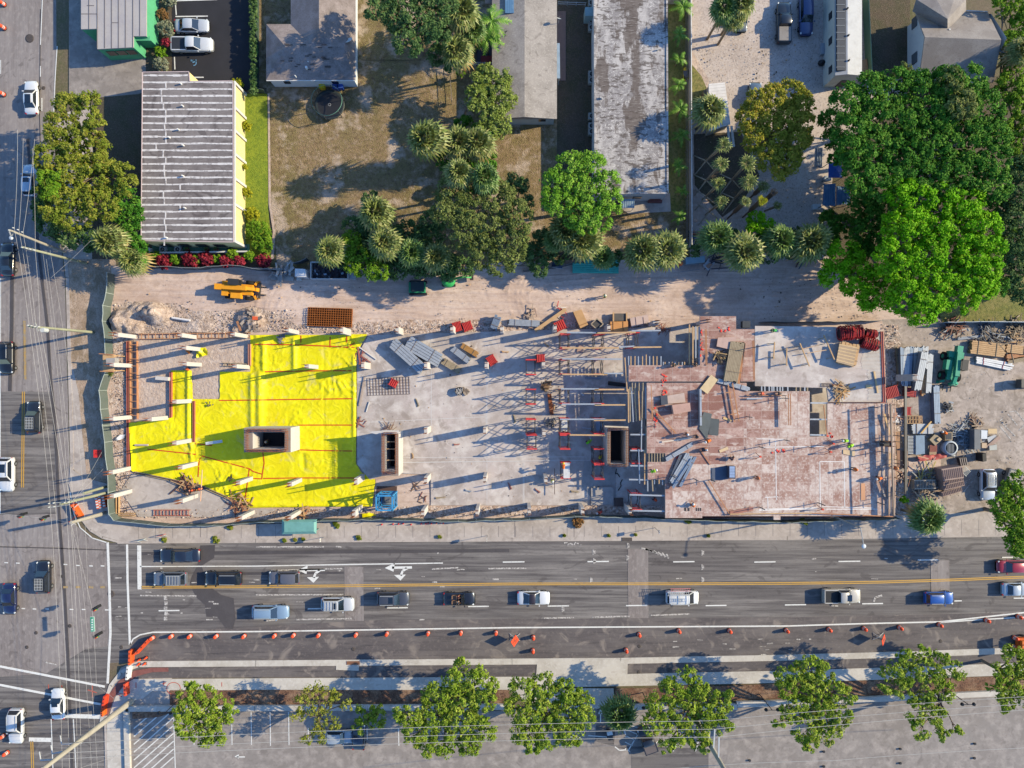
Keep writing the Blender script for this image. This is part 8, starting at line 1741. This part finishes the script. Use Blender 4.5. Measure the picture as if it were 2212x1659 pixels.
bundle('timber row at the right edge below the stacks',ya(1930,640),ya(2300,560),.9,.5,.1,5,'lumber_orange','lumber_stack','timber');bundle('dark timber heap at the right edge',ya(1950,690),ya(2300,640),.7,.5,.1,5,'lumber_grey','lumber_stack','timber');
for i, (a_, e_) in enumerate((((1480,645),(2030,745)),((1485,695),(2000,805)))): bundle(('upper','lower')[i]+' white beam pair with red ends in the yard',ya(*a_),ya(*e_),.5,.35,.1,2,'e6e9ee',layers=1, tie='c04048')
for i, (a_, e_) in enumerate((((1920,400),(2180,410)),((2010,330),(2150,340)),((1230,355),(1610,320)),((1200,225),(1410,225)))): plank(names[i]+' loose board in the cluttered top of the yard',ya(*a_),ya(*e_),.3,.4 if i > 1 else .2,.1,('lumber','lumber','8b94a4','b0aca8')[i])
for i, (x, y, s_, cols, r) in enumerate((((1100),210,'dark cable and wheel clutter at the top left of the yard',['3a3230','7a4a38','a0a4a8'],1.8),(1600,260,'dark shaded clutter of frames below the metal fence',['2e3544','56606e','3a3c46'],2.4),(1800,330,'shaded clutter of frames and poles in the top of the yard',['2e3544','7b8696','6a5a4a'],2.2),(2080,290,'broken pallets and timber at the top right of the yard',['lumber','8a6f54','4a4038'],2.0),(2100,200,'brown brush and timber at the top right corner of the yard',['6a5a4a','8a7a66'],1.8),(1180,160,'rusty wire heap touching the metal fence',['8a4a34','5a3a30'],1.4))):
 jumble(s_, *ya(x, y),.1, r, 34, cols, L_=1.9, hh=.7, seed=i)
jumble('shrink wrapped bundle of black clamps in the yard',*ya(1080,1375),.2,.8,40, ['2a2a2e','b8bcc0','55555a'],L_=.8, hh=.7, wd=.12)
t=thing('concrete_mixer','grey machine at the right edge of the yard casting a fork like shadow','machine',P(*ya(2170,1020)));b=MB();b.box((0,0,.3),(1.8,1.1,.8));b.box((-.9,0,.5),(.4,1.2,1.1));b.build('body','5a5a58',t);b=MB();b.bar((-.6,.3,1.1),(1,.3,1.4),.2);b.bar((-.6,-.3,1.1),(1,-.3,1.4),.2);b.build('arms','c8b890',t)
for s_ in (-.6,.6): b=MB();b.tube((s_, -.65,.3),(s_, -.5,.3),.3);b.build('wheel','tyre',t)
plank('long thin pole between the crates and the timber frames in the yard',ya(455,1060),yb_(465,1180),1.2,.3,.25,'8d8b84','post','post',None)
# painted parking lines
b=MB()
for a_, e_ in (((1970,1470),(2110,1640)),((2090,1430),(2240,1610)),((1990,1440),(2090,1425)),((1850,1580),(1900,1520)),((1850,1650),(2010,1840)),((1880,1600),(2080,1800)),((2130,1720),(2250,1590))): strip(b, [ya(*a_),ya(*e_)],.14,.06)
for a_, e_ in (((1430,900),(1430,800)),((1500,890),(1500,800)),((1500,895),(1290,1160)),((1440,905),(1310,1030))): strip(b, [yb_(*a_),yb_(*e_)],.12,.06)
tag(b.build('parking_line','worn_paint'),kind='structure')
# lower yard clutter
t, c=box_thing('timber_crate','open timber slatted crate under the small red crate','crate',[yb_(480,0),yb_(700,0),yb_(705,110),yb_(480,110)],.1,.3,'9a7a64');b=MB()
for k in range(6): b.bar(P(*yb_(480+k*44,0),.7),P(*yb_(485+k*44,110),.7),.08)
for y in (0,55,110): b.bar(P(*yb_(480, y),.7),P(*yb_(705, y),.7),.08)
b.build('slats','lumber',t, off=c)
bundle('bundle of bright grey pipes below the timber frame crate',yb_(520,185),yb_(825,185),1.4,.7,.1,9,'alu','pipe_bundle',layers=1);plank('yellow plank lying over the bright pipes',yb_(690,255),yb_(840,80),.9,.2,.1,'d8b070')
ladder('aluminium_frame','upright slatted aluminium rack in the yard',P(*yb_(558,290),1.0),P(*yb_(560,565),1.0),1.2,13,'c3c8cd','rack',rung=.1)
t, c=box_thing('container_box','blue grey shaded container between the rack and the red tarpaulin','container',[yb_(610,290),yb_(740,285),yb_(745,560),yb_(610,575)],.1,1.1,'7f97b0')
t, c=box_thing('open_box','brown open box with a diamond lid in the yard','box',[yb_(815,350),yb_(900,260),yb_(1000,345),yb_(900,440)],.1,.7,'a3937a');b=MB();b.prism(gnd([yb_(920,350),yb_(960,310),yb_(1000,345),yb_(960,385)],1.0),.8,1.0);b.build('lid','c0a888',t, off=c)
t, c=box_thing('rubble_bin','timber bin filled with black debris beside the orange worker','bin',[yb_(1045,240),yb_(1155,240),yb_(1155,360),yb_(1045,360)],.1,.9,'9c8a70');b=MB();b.prism(gnd([yb_(1058,252),yb_(1142,252),yb_(1142,348),yb_(1058,348)],1.03),1.0,1.03);b.build('debris','2c3240',t, off=c)
t=thing('wrapped_pallet','round plastic wrapped pallet of pipes in the yard','pallet',P(*yb_(1068,465)));b=MB();b.lathe([(1.0,0),(1.1,.6),(1.0,1.0),(.8,1.05)],n=14, caps=False);b.build('wrap','b8c2ce',t);b=MB()
for k in range(5): b.bar((-.4+k*.2,-.7,.9),(-.4+k*.2,.6,.9),.1)
b.build('pipes','7d828a',t)
jumble('wide heap of tangled grey steel bars in the yard',*yb_(1310,310),.1,2.2,90, ['9aa2ab','6a727c','b5bcc4'],L_=2.8, hh=.5, wd=.06)
ladder('slatted_pallet','dark red slatted frame beside the wrapped pallet',P(*yb_(815,480),.6),P(*yb_(925,480),.6),.9,7,'a05a50','pallet',rung=.1);ladder('slatted_pallet','tan slatted frame below the dark red slatted frame',P(*yb_(810,530),.5),P(*yb_(915,530),.5),.8,7,'c5a888','pallet',rung=.1)
solo(terrain('x',[yb_(600,600),yb_(740,570),yb_(1040,545),yb_(1050,600),yb_(900,640),yb_(620,665)],.18, lambda x, y: .6+.3*nz(x, y, 1.2,61),'x'),'red_tarpaulin','b8504c','crumpled dark red tarpaulin in the yard','tarpaulin')
plank('thin tan plank crossing the red tarpaulin',yb_(630,590),yb_(800,635),1.1,.15,.08,'d0a080');t, c=box_thing('tool_box','small grey box of fittings right of the red tarpaulin','box',[yb_(1075,530),yb_(1190,525),yb_(1195,600),yb_(1080,605)],.1,.5,'8f949a')
jumble('fittings heaped in the small grey box',*yb_(1130,565),.6,.5,14, ['d5d8da','55585c'],L_=.5, hh=.2)
Z('yard_dirt',[yb_(500,680),yb_(980,640),yb_(975,770),yb_(600,850),yb_(500,840)],'sand',z=.07)
def rack(label, a_, e_, wd, z, n, col='a58e88',slot='4a3444',h=.5):
 p, q=P(*a_, z),P(*e_, z);d=(q-p).normalized();s_=Vector((-d.y, d.x, 0));L_=(q-p).length;ang=math.atan2(d.y, d.x);c=(p+q)/2;c.z=z-h
 t=thing('slotted_rack',label,'rack',c, ang,'slotted timber racks');b=MB();b.box((0,0,0),(L_, wd, h));b.build('body',col, t);b=MB()
 for k in range(n): b.box((-L_/2+(k+.5)*L_/n, 0, h),(L_/n*.5, wd*.78,.03))
 b.build('slots',slot, t);return t
rack('top slotted rack of the big stack beside the light grey suv',yb_(1005,875),yb_(1310,830),1.7,2.2,11, h=2.0);rack('middle upper slotted rack of the big stack',yb_(1010,985),yb_(1310,920),.9,1.7,12, h=1.5);rack('middle lower slotted rack of the big stack',yb_(1020,1060),yb_(1325,985),.9,1.5,12, h=1.3);rack('lowest slotted rack of the big stack',yb_(1000,1165),yb_(1290,1080),.7,1.0,12, h=.8)
rack('pale slotted rack left of the big stack',yb_(590,1020),yb_(905,1010),1.3,1.2,14, col='b5aca0',slot='4c4440',h=1.0)
ladder('round_rack','round topped white rack frame behind the big stack',P(*yb_(1310,780),1.4),P(*yb_(1390,860),1.2),.9,7,'c9ccc8','rack')
t, c=box_thing('pallet','dark pallet with a yellow corner above the big rack stack','pallet',[yb_(1250,620),yb_(1360,610),yb_(1380,720),yb_(1280,740)],.1,.6,'4a4448');b=MB()
for k in range(4): b.bar(P(*yb_(1262+k*30,625),.8),P(*yb_(1285+k*30,735),.8),.1)
b.build('slats','a59a94',t, off=c)
jumble('yellow green and grey frames left of the big rack stack',*yb_(700,890),.2,2.0,24, ['a8a8a4','b5a860','8a7f74'],L_=2.6, hh=.5);jumble('pale timber scraps near the bottom of the yard',*yb_(700,1150),.2,2.0,30, ['c5ae94','b89a80','9a8a7c'],L_=2.4, hh=.4);jumble('slanted grey scraps right of the pale slotted rack',*yb_(870,1110),.2,1.3,12, ['9a948c','7a6a64'],L_=2.2, hh=.4)
box_thing('debris_box','large flat tan box near the dark palm','box',[yb_(500,1280),yb_(860,1270),yb_(880,1330),yb_(520,1400)],.1,.5,'b0a290')
t, c=box_thing('white_crate','white upright crate in the middle of the yard','crate',[yb_(1580,210),yb_(1675,215),yb_(1665,340),yb_(1580,340)],.1,1.3,'d5dbe4');box_thing('tan_crate','tan crate below the white upright crate','crate',[yb_(1590,400),yb_(1665,400),yb_(1660,475),yb_(1590,475)],.1,1.0,'c5ab90')
box_thing('steel_tank','ribbed grey tank left of the white upright crate','tank',[yb_(1480,200),yb_(1570,200),yb_(1570,490),yb_(1480,500)],.1,1.6,'6d727a')
sheetp('pale slanted board right of the white crate',[yb_(1665,320),yb_(1780,280),yb_(1810,300),yb_(1690,400)],.3,.08,'b8bcc4');plank('brown slanted plank right of the white crate',yb_(1670,465),yb_(1850,310),.4,.5,.1,'a58a80');plank('tan plank pair at the top right of the white crate',yb_(1680,225),yb_(1810,225),.5,.7,.1,'d0b48c')
box_thing('small_cart','small grey cart below the slanted planks','cart',[yb_(1700,440),yb_(1810,425),yb_(1815,500),yb_(1705,510)],.1,.5,'b5b8b4');box_thing('generator','black generator below the tan crate','generator',[yb_(1600,560),yb_(1655,550),yb_(1660,670),yb_(1605,680)],.1,1.5,'2c2a2c')
jumble('brown tangle of pipes at the top of the steel bar heap',*yb_(1460,130),.1,1.3,22, ['7a5a48','a08a78'],L_=1.8);
box_thing('flat_board','tan brown board between the deck edge and the container','board',[yb_(290,250),yb_(390,225),yb_(425,470),yb_(330,490)],1.2,.1,'b08460');box_thing('flat_board','large dark brown board at the right deck edge','board',[yb_(330,510),yb_(490,515),yb_(490,770),yb_(340,765)],1.2,.1,'9c7258')
jumble('orange and white forms hanging at the right deck edge',*yb_(280,10),3.0,.8,20, ['d8d8dc','c0805c'],L_=1.2);jumble('boards and braces under the right deck edge',*yb_(370,900),1.0,1.3,22, ['b0785c','d0a888','5a4440'],L_=1.8)
b=MB();b.bar(P(*yb_(455,0),1.5),P(*yb_(460,1180),1.5),.3,.2);solo(b,'long_post','6f6a64','long dark post lying along the right side of the deck','post')
# things on the upper slab
def hose(label, x, y, r, L_, ang, z=DZ):
 t=thing('hose_coil',label,'coiled bars',P(x, y, z),R(ang),'dark red coils');b=MB();rs=random.Random(int(x))
 n=int(L_/.16)
 for k in range(n):
  xx=-L_/2+k*.16;rr=r*rs.uniform(.85,1.05)
  pts=[Vector((xx+rs.uniform(-.04,.04),rr*math.cos(a),rr*.75+rr*.75*math.sin(a))) for a in [i*.785 for i in range(9)]];b.path(pts, .055,5)
 b.build('coils','b8242c',t);b=MB();b.tube((-L_/2,0, r*.75),(L_/2,0, r*.75),r*.6, n=10);b.build('core','3a1418',t);return t
hose('largest dark red coil at the tip of the bright tree',1832,719,1.0,3.2,5);hose('bright red coil below the largest one',1875,743,.85,2.4,-18);hose('small red coil half under the bright tree',1879,721,.6,1.7,-10)
bundle('stack of short tan planks on the upper slab',fr5(1500,440),fr5(1445,745),2.5,.9, DZ+.02,5,'lumber','lumber_stack','timber',layers=3)
t, c=box_thing('plank_stack','row of narrow boards lying across the short tan plank stack','timber',[fr5(1375,430),fr5(1640,480),fr5(1580,770),fr5(1325,700)],DZ+.9,.08,'lumber_grey');b=MB()
for k in range(12):
 f=(k+.5)/12;a_, e_=fr5(1375-50*f, 430+270*f),fr5(1640-60*f, 480+290*f);b.bar(P(*a_, DZ+1.02),P(*e_, DZ+1.02),.2,.06, mi=k % 2)
b.build('boards',['d3b48c','b59b80'],t, off=c)
def trestle(label, x0, y0, x1, y1):
 p, q=P(x0, y0, DZ),P(x1, y1, DZ);t=thing('trestle',label,'trestle',(p+q)/2, group='timber trestles on the upper slab');c=t.location.copy();b=MB();u=Vector((0,0,1.1));b.bar(p+u, q+u, .14);b.build('top_rail','lumber',t, off=c);d=(q-p).normalized();s_=Vector((-d.y, d.x, 0))
 for f in (.1,.9):
  for k in (-1,1): b=MB();m_=p.lerp(q, f);b.bar(m_+u, m_+s_*k*.5+Vector((0,0,.02)),.09);b.build('leg','lumber_grey',t, off=c)
trestle('left thin trestle on the upper slab in tree shade',*fr5(370,410),*fr5(355,660));trestle('second thin trestle on the upper slab',*fr5(548,500),*fr5(545,760));trestle('third slanted trestle on the upper slab',*fr5(740,430),*fr5(880,770));trestle('fourth slanted trestle beside the plank stack',*fr5(1090,310),*fr5(1245,670))
for i, (a_, e_) in enumerate((((780,520),(1160,430)),((900,570),(1200,520)))): plank(('upper','lower')[i]+' long board between the slanted trestles',fr5(*a_),fr5(*e_),DZ+.9,.12,.08,'c9a888')
sheetp('small yellow tan board near the grey column on the upper slab',[fr5(1770,1040),fr5(1850,1040),fr5(1850,1090),fr5(1770,1090)],DZ+.03,.1,'d8b888');plank('tan plank crossing the grey column shadow',fr5(1890,840),fr5(1945,1160),DZ+.1,.2,.1,'d9b98c')
for i, (x, y) in enumerate((fr5(1045,1060),fr5(1120,1090))): pass
ladder('steel_ladder','dark steel ladder lying beside the gap in the deck',P(*fr5(1110,1040),DZ+.1),P(*fr5(1280,1045),DZ+.1),.4,8,'5a4440')
plank('long orange plank right of the dark gap in the deck',fr5(1140,1340),r6(1190,290),DZ+.2,.1,.1,'lumber_orange','guard_plank');plank('dark brown board right of the deck gap',fr5(1270,1040),fr5(1420,1050),DZ+.1,.2,.1,'8a5a44')
for i, (a_, e_, m_) in enumerate((((2040,1470),(2130,1780),'d8b080'),((2130,550+1500),(2110,750+1500),'d0a878'))): plank(('upper','lower')[i]+' tan plank near the right edge of the deck',fr5(*a_),fr5(*e_),DZ+.3,.25,.1, m_)
for i, (a_, e_) in enumerate((((1970,970),(2050,1200)),((2030,740),(1990,930)),((2085,960),(2095,1230)),((2130,950),(2125,1240)),((2140,1050),(2135,1470)),((2060,900),(2090,960)))): plank(names[i]+' loose grey plank at the lower right of the deck',r6(*a_),r6(*e_),DZ+.25,.2,.1,('9a8f8c','b5a8a4')[i % 2])
for i, (x0, x1) in enumerate(((2100,2110),(2160,2170),(2195,2200))): plank(names[i]+' long pale edge plank at the right side of the deck',fr5(x0,1310),r6(x1,1480),DZ+.35,.1,.1,'d0b09a','guard_plank')
t=thing('reshore_column','tall dark column form with a cage on the right part of the deck','column form',P(*r6(2020,400),DZ));t.location.z=DZ;b=MB();b.box((0,0,0),(1.0,.7,1.2));b.build('form','4a4440',t);b=MB()
for k in range(6): b.bar((-.45+k*.18,-.3,1.2),(-.45+k*.18,-.3,2.4),.05);b.bar((-.45+k*.18,.3,1.2),(-.45+k*.18,.3,2.4),.05)
b.build('rebar','rust',t)
# guard rails along the right deck edge;they throw the long dark bands on the deck
for nm_, z_, w_ in (('thick board screen standing along the right deck edge',1.15,.45),('thin upper rail along the right deck edge',2.5,.14)):
 c=P(1934,990, DZ);c.z=DZ;t=thing('guard_rail',nm_,'rail',c, group='rails along the right deck edge');b=MB();b.bar(P(1924,872, DZ+z_),P(1931,1114, DZ+z_),.08, w_);b.build('rail','b09884',t, off=c)
 for k in range(7): p=P(1924+k, 874+k*39, DZ);b=MB();b.bar((p.x-.06, p.y, DZ),(p.x-.06, p.y, DZ+z_),.07);b.build('post','lumber_grey',t, off=c)
# red tripod lights, laser etc.
for i, (x, y) in enumerate((r6(1185,520),r6(155,590),r6(1225,400),r6(1065,1360))):
 t=thing('red_tripod',('upright red tripod near the lime vest workers','small red tripod at the left of the deck middle','tall red post near the lime vest workers','red tripod at the lower deck edge')[i],'tripod',P(x, y, DZ),group='red tripods');t.location.z=DZ;b=MB();b.box((0,0,1.1),(.25,.2,.3));b.build('head','e84a34',t)
 for k in range(3): b=MB();a=k*2.09;b.bar((0,0,1.1),(math.cos(a)*.5, math.sin(a)*.5,0),.06);b.build('leg','c86a4a',t)
t, c=box_thing('steel_box','dark box with blue slats on the deck near the orange worker','box',[fr4(1790,745),fr4(1890,745),fr4(1890,935),fr4(1790,925)],DZ, 1.0,'4c4a58');b=MB()
for k in range(4): p0=fr4(1815,765+k*42);b.box(P(*fr4(1838,765+k*42),DZ+1.0),(.7,.35,.06))
b.build('slats','93a9cf',t, off=c);sheetp('dark blue board lying left of the slatted box on the deck',[fr4(1540,770),fr4(1780,740),fr4(1785,930),fr4(1545,965)],DZ+.03,.08,'5a6478')
box_thing('open_crate','white framed opening above the upper slab corner','crate',[fr3(1995,95),fr3(2110,95),fr3(2110,195),fr3(1995,195)],4.0,.8,'3a4048')
# ---------------------------------------------------------------- people
M('skin','c48a66',(),.6);M('jeans','3c4660',[('noise',3, X, .45,.7,'2f384e',.6)],.9)
def body_mesh(J, name):
 """skinned figure: J maps joint -> position;radii fixed"""
 ch=[('pelvis','spine',.15,.14),('spine','chest',.14,.165),('chest','neck',.165,.06),('neck','head',.06,.095),('head','crown',.095,.08),('head','nose',.095,.02)]
 for s_ in 'LR': ch += [('chest','sh'+s_, .165,.07),('sh'+s_,'el'+s_, .07,.048),('el'+s_,'wr'+s_, .048,.03),('wr'+s_,'pm'+s_, .03,.038),('pelvis','hip'+s_, .15,.10),('hip'+s_,'kn'+s_, .10,.065),('kn'+s_,'an'+s_, .065,.042),('an'+s_,'toe'+s_, .042,.035)]
 names_=['pelvis'];rad={'pelvis': .15};edges=[]
 pos=dict(J)
 for s_ in 'LR':
  d=(Vector(pos['wr'+s_])-Vector(pos['el'+s_])).normalized();side=d.cross(Vector((0,1,0))).normalized() if abs(d.y) < .9 else Vector((1,0,0));pm=Vector(pos['wr'+s_])+d*.08;pos['pm'+s_]=pm
  for k, l in enumerate((.07,.085,.08,.06)):
   o_=side*(-.03+k*.02);pos['f%d%s' % (k, s_)]=pm+o_+d*(.03+l*.5);pos['g%d%s' % (k, s_)]=pm+o_+d*(.03+l*.9)+Vector((0,0,-.02));ch += [('pm'+s_,'f%d%s' % (k, s_),.038,.010),('f%d%s' % (k, s_),'g%d%s' % (k, s_),.010,.008)]
  pos['th'+s_]=Vector(pos['wr'+s_])+d*.05+side*.06;ch.append(('pm'+s_,'th'+s_, .038,.010))
 for a, b_, r0, r1 in ch:
  for n_, r_ in ((a, r0),(b_, r1)):
   if n_ not in names_: names_.append(n_)
   rad[n_]=r_ if n_ not in rad else rad[n_]
  edges.append((names_.index(a),names_.index(b_)))
 me=bpy.data.meshes.new(name);me.from_pydata([tuple(pos[n_]) for n_ in names_],edges, []);o=bpy.data.objects.new(name, me);COL.objects.link(o)
 m_=o.modifiers.new('s','SKIN');m_.use_smooth_shade=True
 for v, n_ in zip(me.skin_vertices[0].data, names_): v.radius=(rad[n_],rad[n_])
 me.skin_vertices[0].data[0].use_root=True
 o.modifiers.new('u','SUBSURF').levels=1
 dg=bpy.context.evaluated_depsgraph_get();ev=o.evaluated_get(dg);m2=bpy.data.meshes.new_from_object(ev);m2.name=name
 bpy.data.objects.remove(o);return m2, pos
ST=dict(pelvis=(0,0,.95),spine=(0,0,1.12),chest=(.02,0,1.35),neck=(.02,0,1.50),head=(.04,0,1.62),crown=(.04,0,1.72),nose=(.15,0,1.61),shL=(0,.2,1.40),shR=(0,-.2,1.40),elL=(.05,.26,1.12),elR=(.02,-.26,1.12),wrL=(.22,.24,.92),wrR=(.1,-.27,.86),hipL=(0,.1,.9),hipR=(0,-.1,.9),knL=(.10,.11,.5),knR=(-.04,-.11,.5),anL=(.05,.12,.08),anR=(-.16,-.12,.09),toeL=(.24,.13,.03),toeR=(.02,-.13,.03))
BE=dict(ST, spine=(.14,0,1.08),chest=(.36,0,1.16),neck=(.48,0,1.16),head=(.6,0,1.12),crown=(.68,0,1.16),nose=(.66,0,1.02),shL=(.36,.2,1.14),shR=(.36,-.2,1.14),elL=(.42,.24,.86),elR=(.42,-.24,.86),wrL=(.5,.16,.62),wrR=(.5,-.16,.62),knL=(.12,.12,.5),knR=(.08,-.12,.5),anL=(0,.14,.08),anR=(-.02,-.14,.08),toeL=(.2,.15,.03),toeR=(.18,-.15,.03))
CR=dict(ST, pelvis=(0,0,.38),spine=(.1,0,.56),chest=(.22,0,.78),neck=(.3,0,.9),head=(.38,0,1.0),crown=(.4,0,1.1),nose=(.48,0,.96),shL=(.2,.2,.82),shR=(.2,-.2,.82),elL=(.42,.24,.6),elR=(.42,-.24,.6),wrL=(.6,.14,.42),wrR=(.6,-.14,.42),hipL=(.02,.1,.36),hipR=(.02,-.1,.36),knL=(.42,.2,.5),knR=(.4,-.2,.45),anL=(.12,.2,.08),anR=(.1,-.2,.08),toeL=(.3,.22,.03),toeR=(.28,-.22,.03))
BODY={k: body_mesh(v,'body_'+k) for k, v in (('stand',ST),('bend',BE),('crouch',CR))}
for k in BODY: BODY[k][0].materials.append(MATS['skin'])
def shell(b, a, c, r0, r1, n=10): b.tube(a, c, r0, r1, n, sm=True)
GP={}
def garments(kind):
 if kind in GP: return GP[kind]
 _, p=BODY[kind];V=lambda n_: Vector(p[n_]);out={}
 b=MB();m0, m1, m2_=V('pelvis'),V('spine'),V('chest')
 shell(b, m0+(m0-m1)*.2, m1,.185,.175);shell(b, m1, m2_, .175,.205);shell(b, m2_, m2_.lerp(V('neck'),.75),.205,.1)
 for s_ in 'LR': shell(b, V('chest').lerp(V('sh'+s_),.6),V('sh'+s_).lerp(V('el'+s_),.55),.10,.075,8)
 out['vest']=b
 b=MB()
 for s_ in 'LR': shell(b, V('hip'+s_)+Vector((0,0,.06)),V('kn'+s_),.125,.085,8);shell(b, V('kn'+s_),V('an'+s_)+Vector((0,0,.04)),.085,.07,8)
 out['trousers']=b
 for s_ in 'LR': b=MB();b.bar(V('an'+s_)+Vector((-.05,0,-.02)),V('toe'+s_)+Vector((.03,0,.01)),.11,.1);out['boot'+s_]=b
 b=MB();c=V('head').lerp(V('crown'),.55);b.lathe([(.165,-.02),(.15,.0),(.14,.05),(.10,.11),(.02,.135)],c=c, n=14);out['helmet']=b
 GP[kind]=out;return out
GM={}
def person(x, y, z, ang, kind, vest, hat, lab, h=1.78, group=None):
 t=thing('person',lab,'person',P(x, y, z),R(ang));t.location.z=z;
 if group: t['group']=group
 o=bpy.data.objects.new('body',BODY[kind][0]);COL.objects.link(o);o.parent=t
 g=garments(kind)
 for n_, m_ in (('vest',vest),('trousers','jeans'),('bootL','3a2f28'),('bootR','3a2f28'),('helmet',hat)):
  key=(kind, n_, m_)
  if key not in GM: GM[key]=g[n_].build(n_.strip('LR'),m_, t)
  else: c=GM[key].copy();COL.objects.link(c);c.parent=t
 return t
LM, OR='a8e82a','ff7a1e'
for i, (x, y, z, a, k, v, h_, lab) in enumerate((
 (1305,641,.1,200,'stand',LM,'e8e8e0','worker in a lime vest walking alone on the sand track'),
 (1216,1009,2.4,90,'bend',OR,'f2c21e','worker in orange bending on the plank of the low red tower'),(1192,1037,.25,0,'stand',LM,'e8e8e8','worker in lime holding a long dark pole on the slab'),
 (1267,956,.25,40,'bend','7be82a','9be83a','worker in bright green bending in the shade left of the third shaft'),(1299,931,.25,0,'stand','8a8f9c','d8d8dc','worker in grey standing at the upper left of the third shaft'),
 (1222,935,.25,180,'crouch','2a2c34','d8d8dc','worker in black crouching on the second tower column'),(1297,1103,.2,200,'bend','c84a3c','d8d8dc','worker in red bending at the fence below the raised floor'),
 (1405,1017, DZ, 20,'bend',LM,'e8e8e8','worker in a lime vest at the left edge of the deck below the slot'),(1479,937, DZ, 0,'stand','a86a4a','e8eaec','worker in brown with a white helmet above the pale plank'),(1501,942, DZ, 180,'stand','2a2c34','3a3c44','worker in black right of the one in brown'),
 (1529,950, DZ, 200,'bend',OR,'f0f0f0','worker in orange with a white helmet above the pale beams'),(1516,971, DZ, 0,'crouch','33384a','c8ccd0','worker in dark blue crouching below the orange one in the deck middle'),(1579,992, DZ, 90,'crouch','5a3a44','3a2a30','worker in dark clothes kneeling alone in the deck middle'),
 (1631,1030, DZ, 180,'stand','e87a4a','d87a4a','worker in orange standing right of the slatted dark box'),(1497,1092, DZ, 120,'crouch',OR,'e8e8e8','worker in orange crouching at the joist opening near the lower deck edge'),(1412,1077,.25,0,'stand','e0562c','e0562c','worker in orange on the ground slab below the deck edge'),
 (1670,715, DZ, 180,'bend','3fae5a','2a4a3a','worker in green on the shaded upper slab'),(1646,850, DZ, 180,'crouch','d8553a','e86a4a','worker in red sitting at the top edge of the deck'),(1683,850, DZ, 180,'crouch','3a3a3c','3a3a3c','worker in black sitting right of the red one at the deck top edge'),
 (1457,789, DZ, 180,'crouch','30352f','2a2a2a','dark clothed worker sitting at the upper left deck edge'),(1504,788, DZ, 180,'crouch','34343c','2a2a2a','second dark clothed worker sitting at the upper left deck edge'),
 (1823,951, DZ, 180,'bend',LM,'e8f0e8','upper left one of two lime vest workers on the right of the deck'),(1834,960, DZ, 200,'bend',LM, LM,'lower right one of two lime vest workers on the right of the deck'),
 (1839,1012, DZ, 180,'stand',OR, OR,'worker in bright orange inside the chalked rectangle area'),(1895,1031, DZ, 190,'bend',OR,'e8e8e8','worker in bright orange carrying boards at the right of the deck'),(1925,1009, DZ, 180,'stand','e8702c','f0a060','worker in orange at the right deck edge'),
 (2035,935,.1,160,'bend',OR,'f0f0f0','worker in orange among the bins in the yard'),(427,1057,.2,180,'bend','f0602c','f0a080','left worker in orange at the slanted yellow edge'),(442,1053,.3,200,'bend','f0602c','e8a040','right worker in orange at the slanted yellow edge'),
 (409,799,.3,120,'crouch','f0682c','b0b8c0','worker in orange crouching at the top of the small yellow strip'),(411,762,.1,100,'crouch','f0802c','f0802c','worker in orange crouching beside the crumpled yellow bundle'),(582,953,.3,0,'stand','8a8a3a','d8d8d0','worker in olive standing inside the first shaft'),
 (1299,985,.3,200,'crouch','e8d81e','e8d81e','worker in yellow crouching at the lower left of the third shaft'))):
 person(x, y, z, a, k, v, h_, lab)
b=MB();p=P(1198,1030,1.0);b.bar((p.x, p.y+1.2,1.0),(p.x, p.y-2.5,1.0),.08);solo(b,'long_pole','4a2f2a','long dark pole held by the lime worker on the slab','pole')
for x, s_ in ((.05,'driver with dark hair in the open black convertible'),(-.0,'passenger with long hair in the open black convertible')):
 t=thing('person',s_,'person',P(992,1294,.8));t.location += Vector((-.3,-.38 if 'driver' not in s_ else .38,-.35));o=bpy.data.objects.new('body',BODY['crouch'][0]);COL.objects.link(o);o.parent=t;g=garments('crouch');g['vest'].build('shirt','8a3a3c' if 'driver' in s_ else 'b0a898',t);bb=MB();c=Vector(BODY['crouch'][1]['head']);bb.sphere(c+Vector((-.03,0,.04)),.12);bb.build('hair','2c1e18',t)
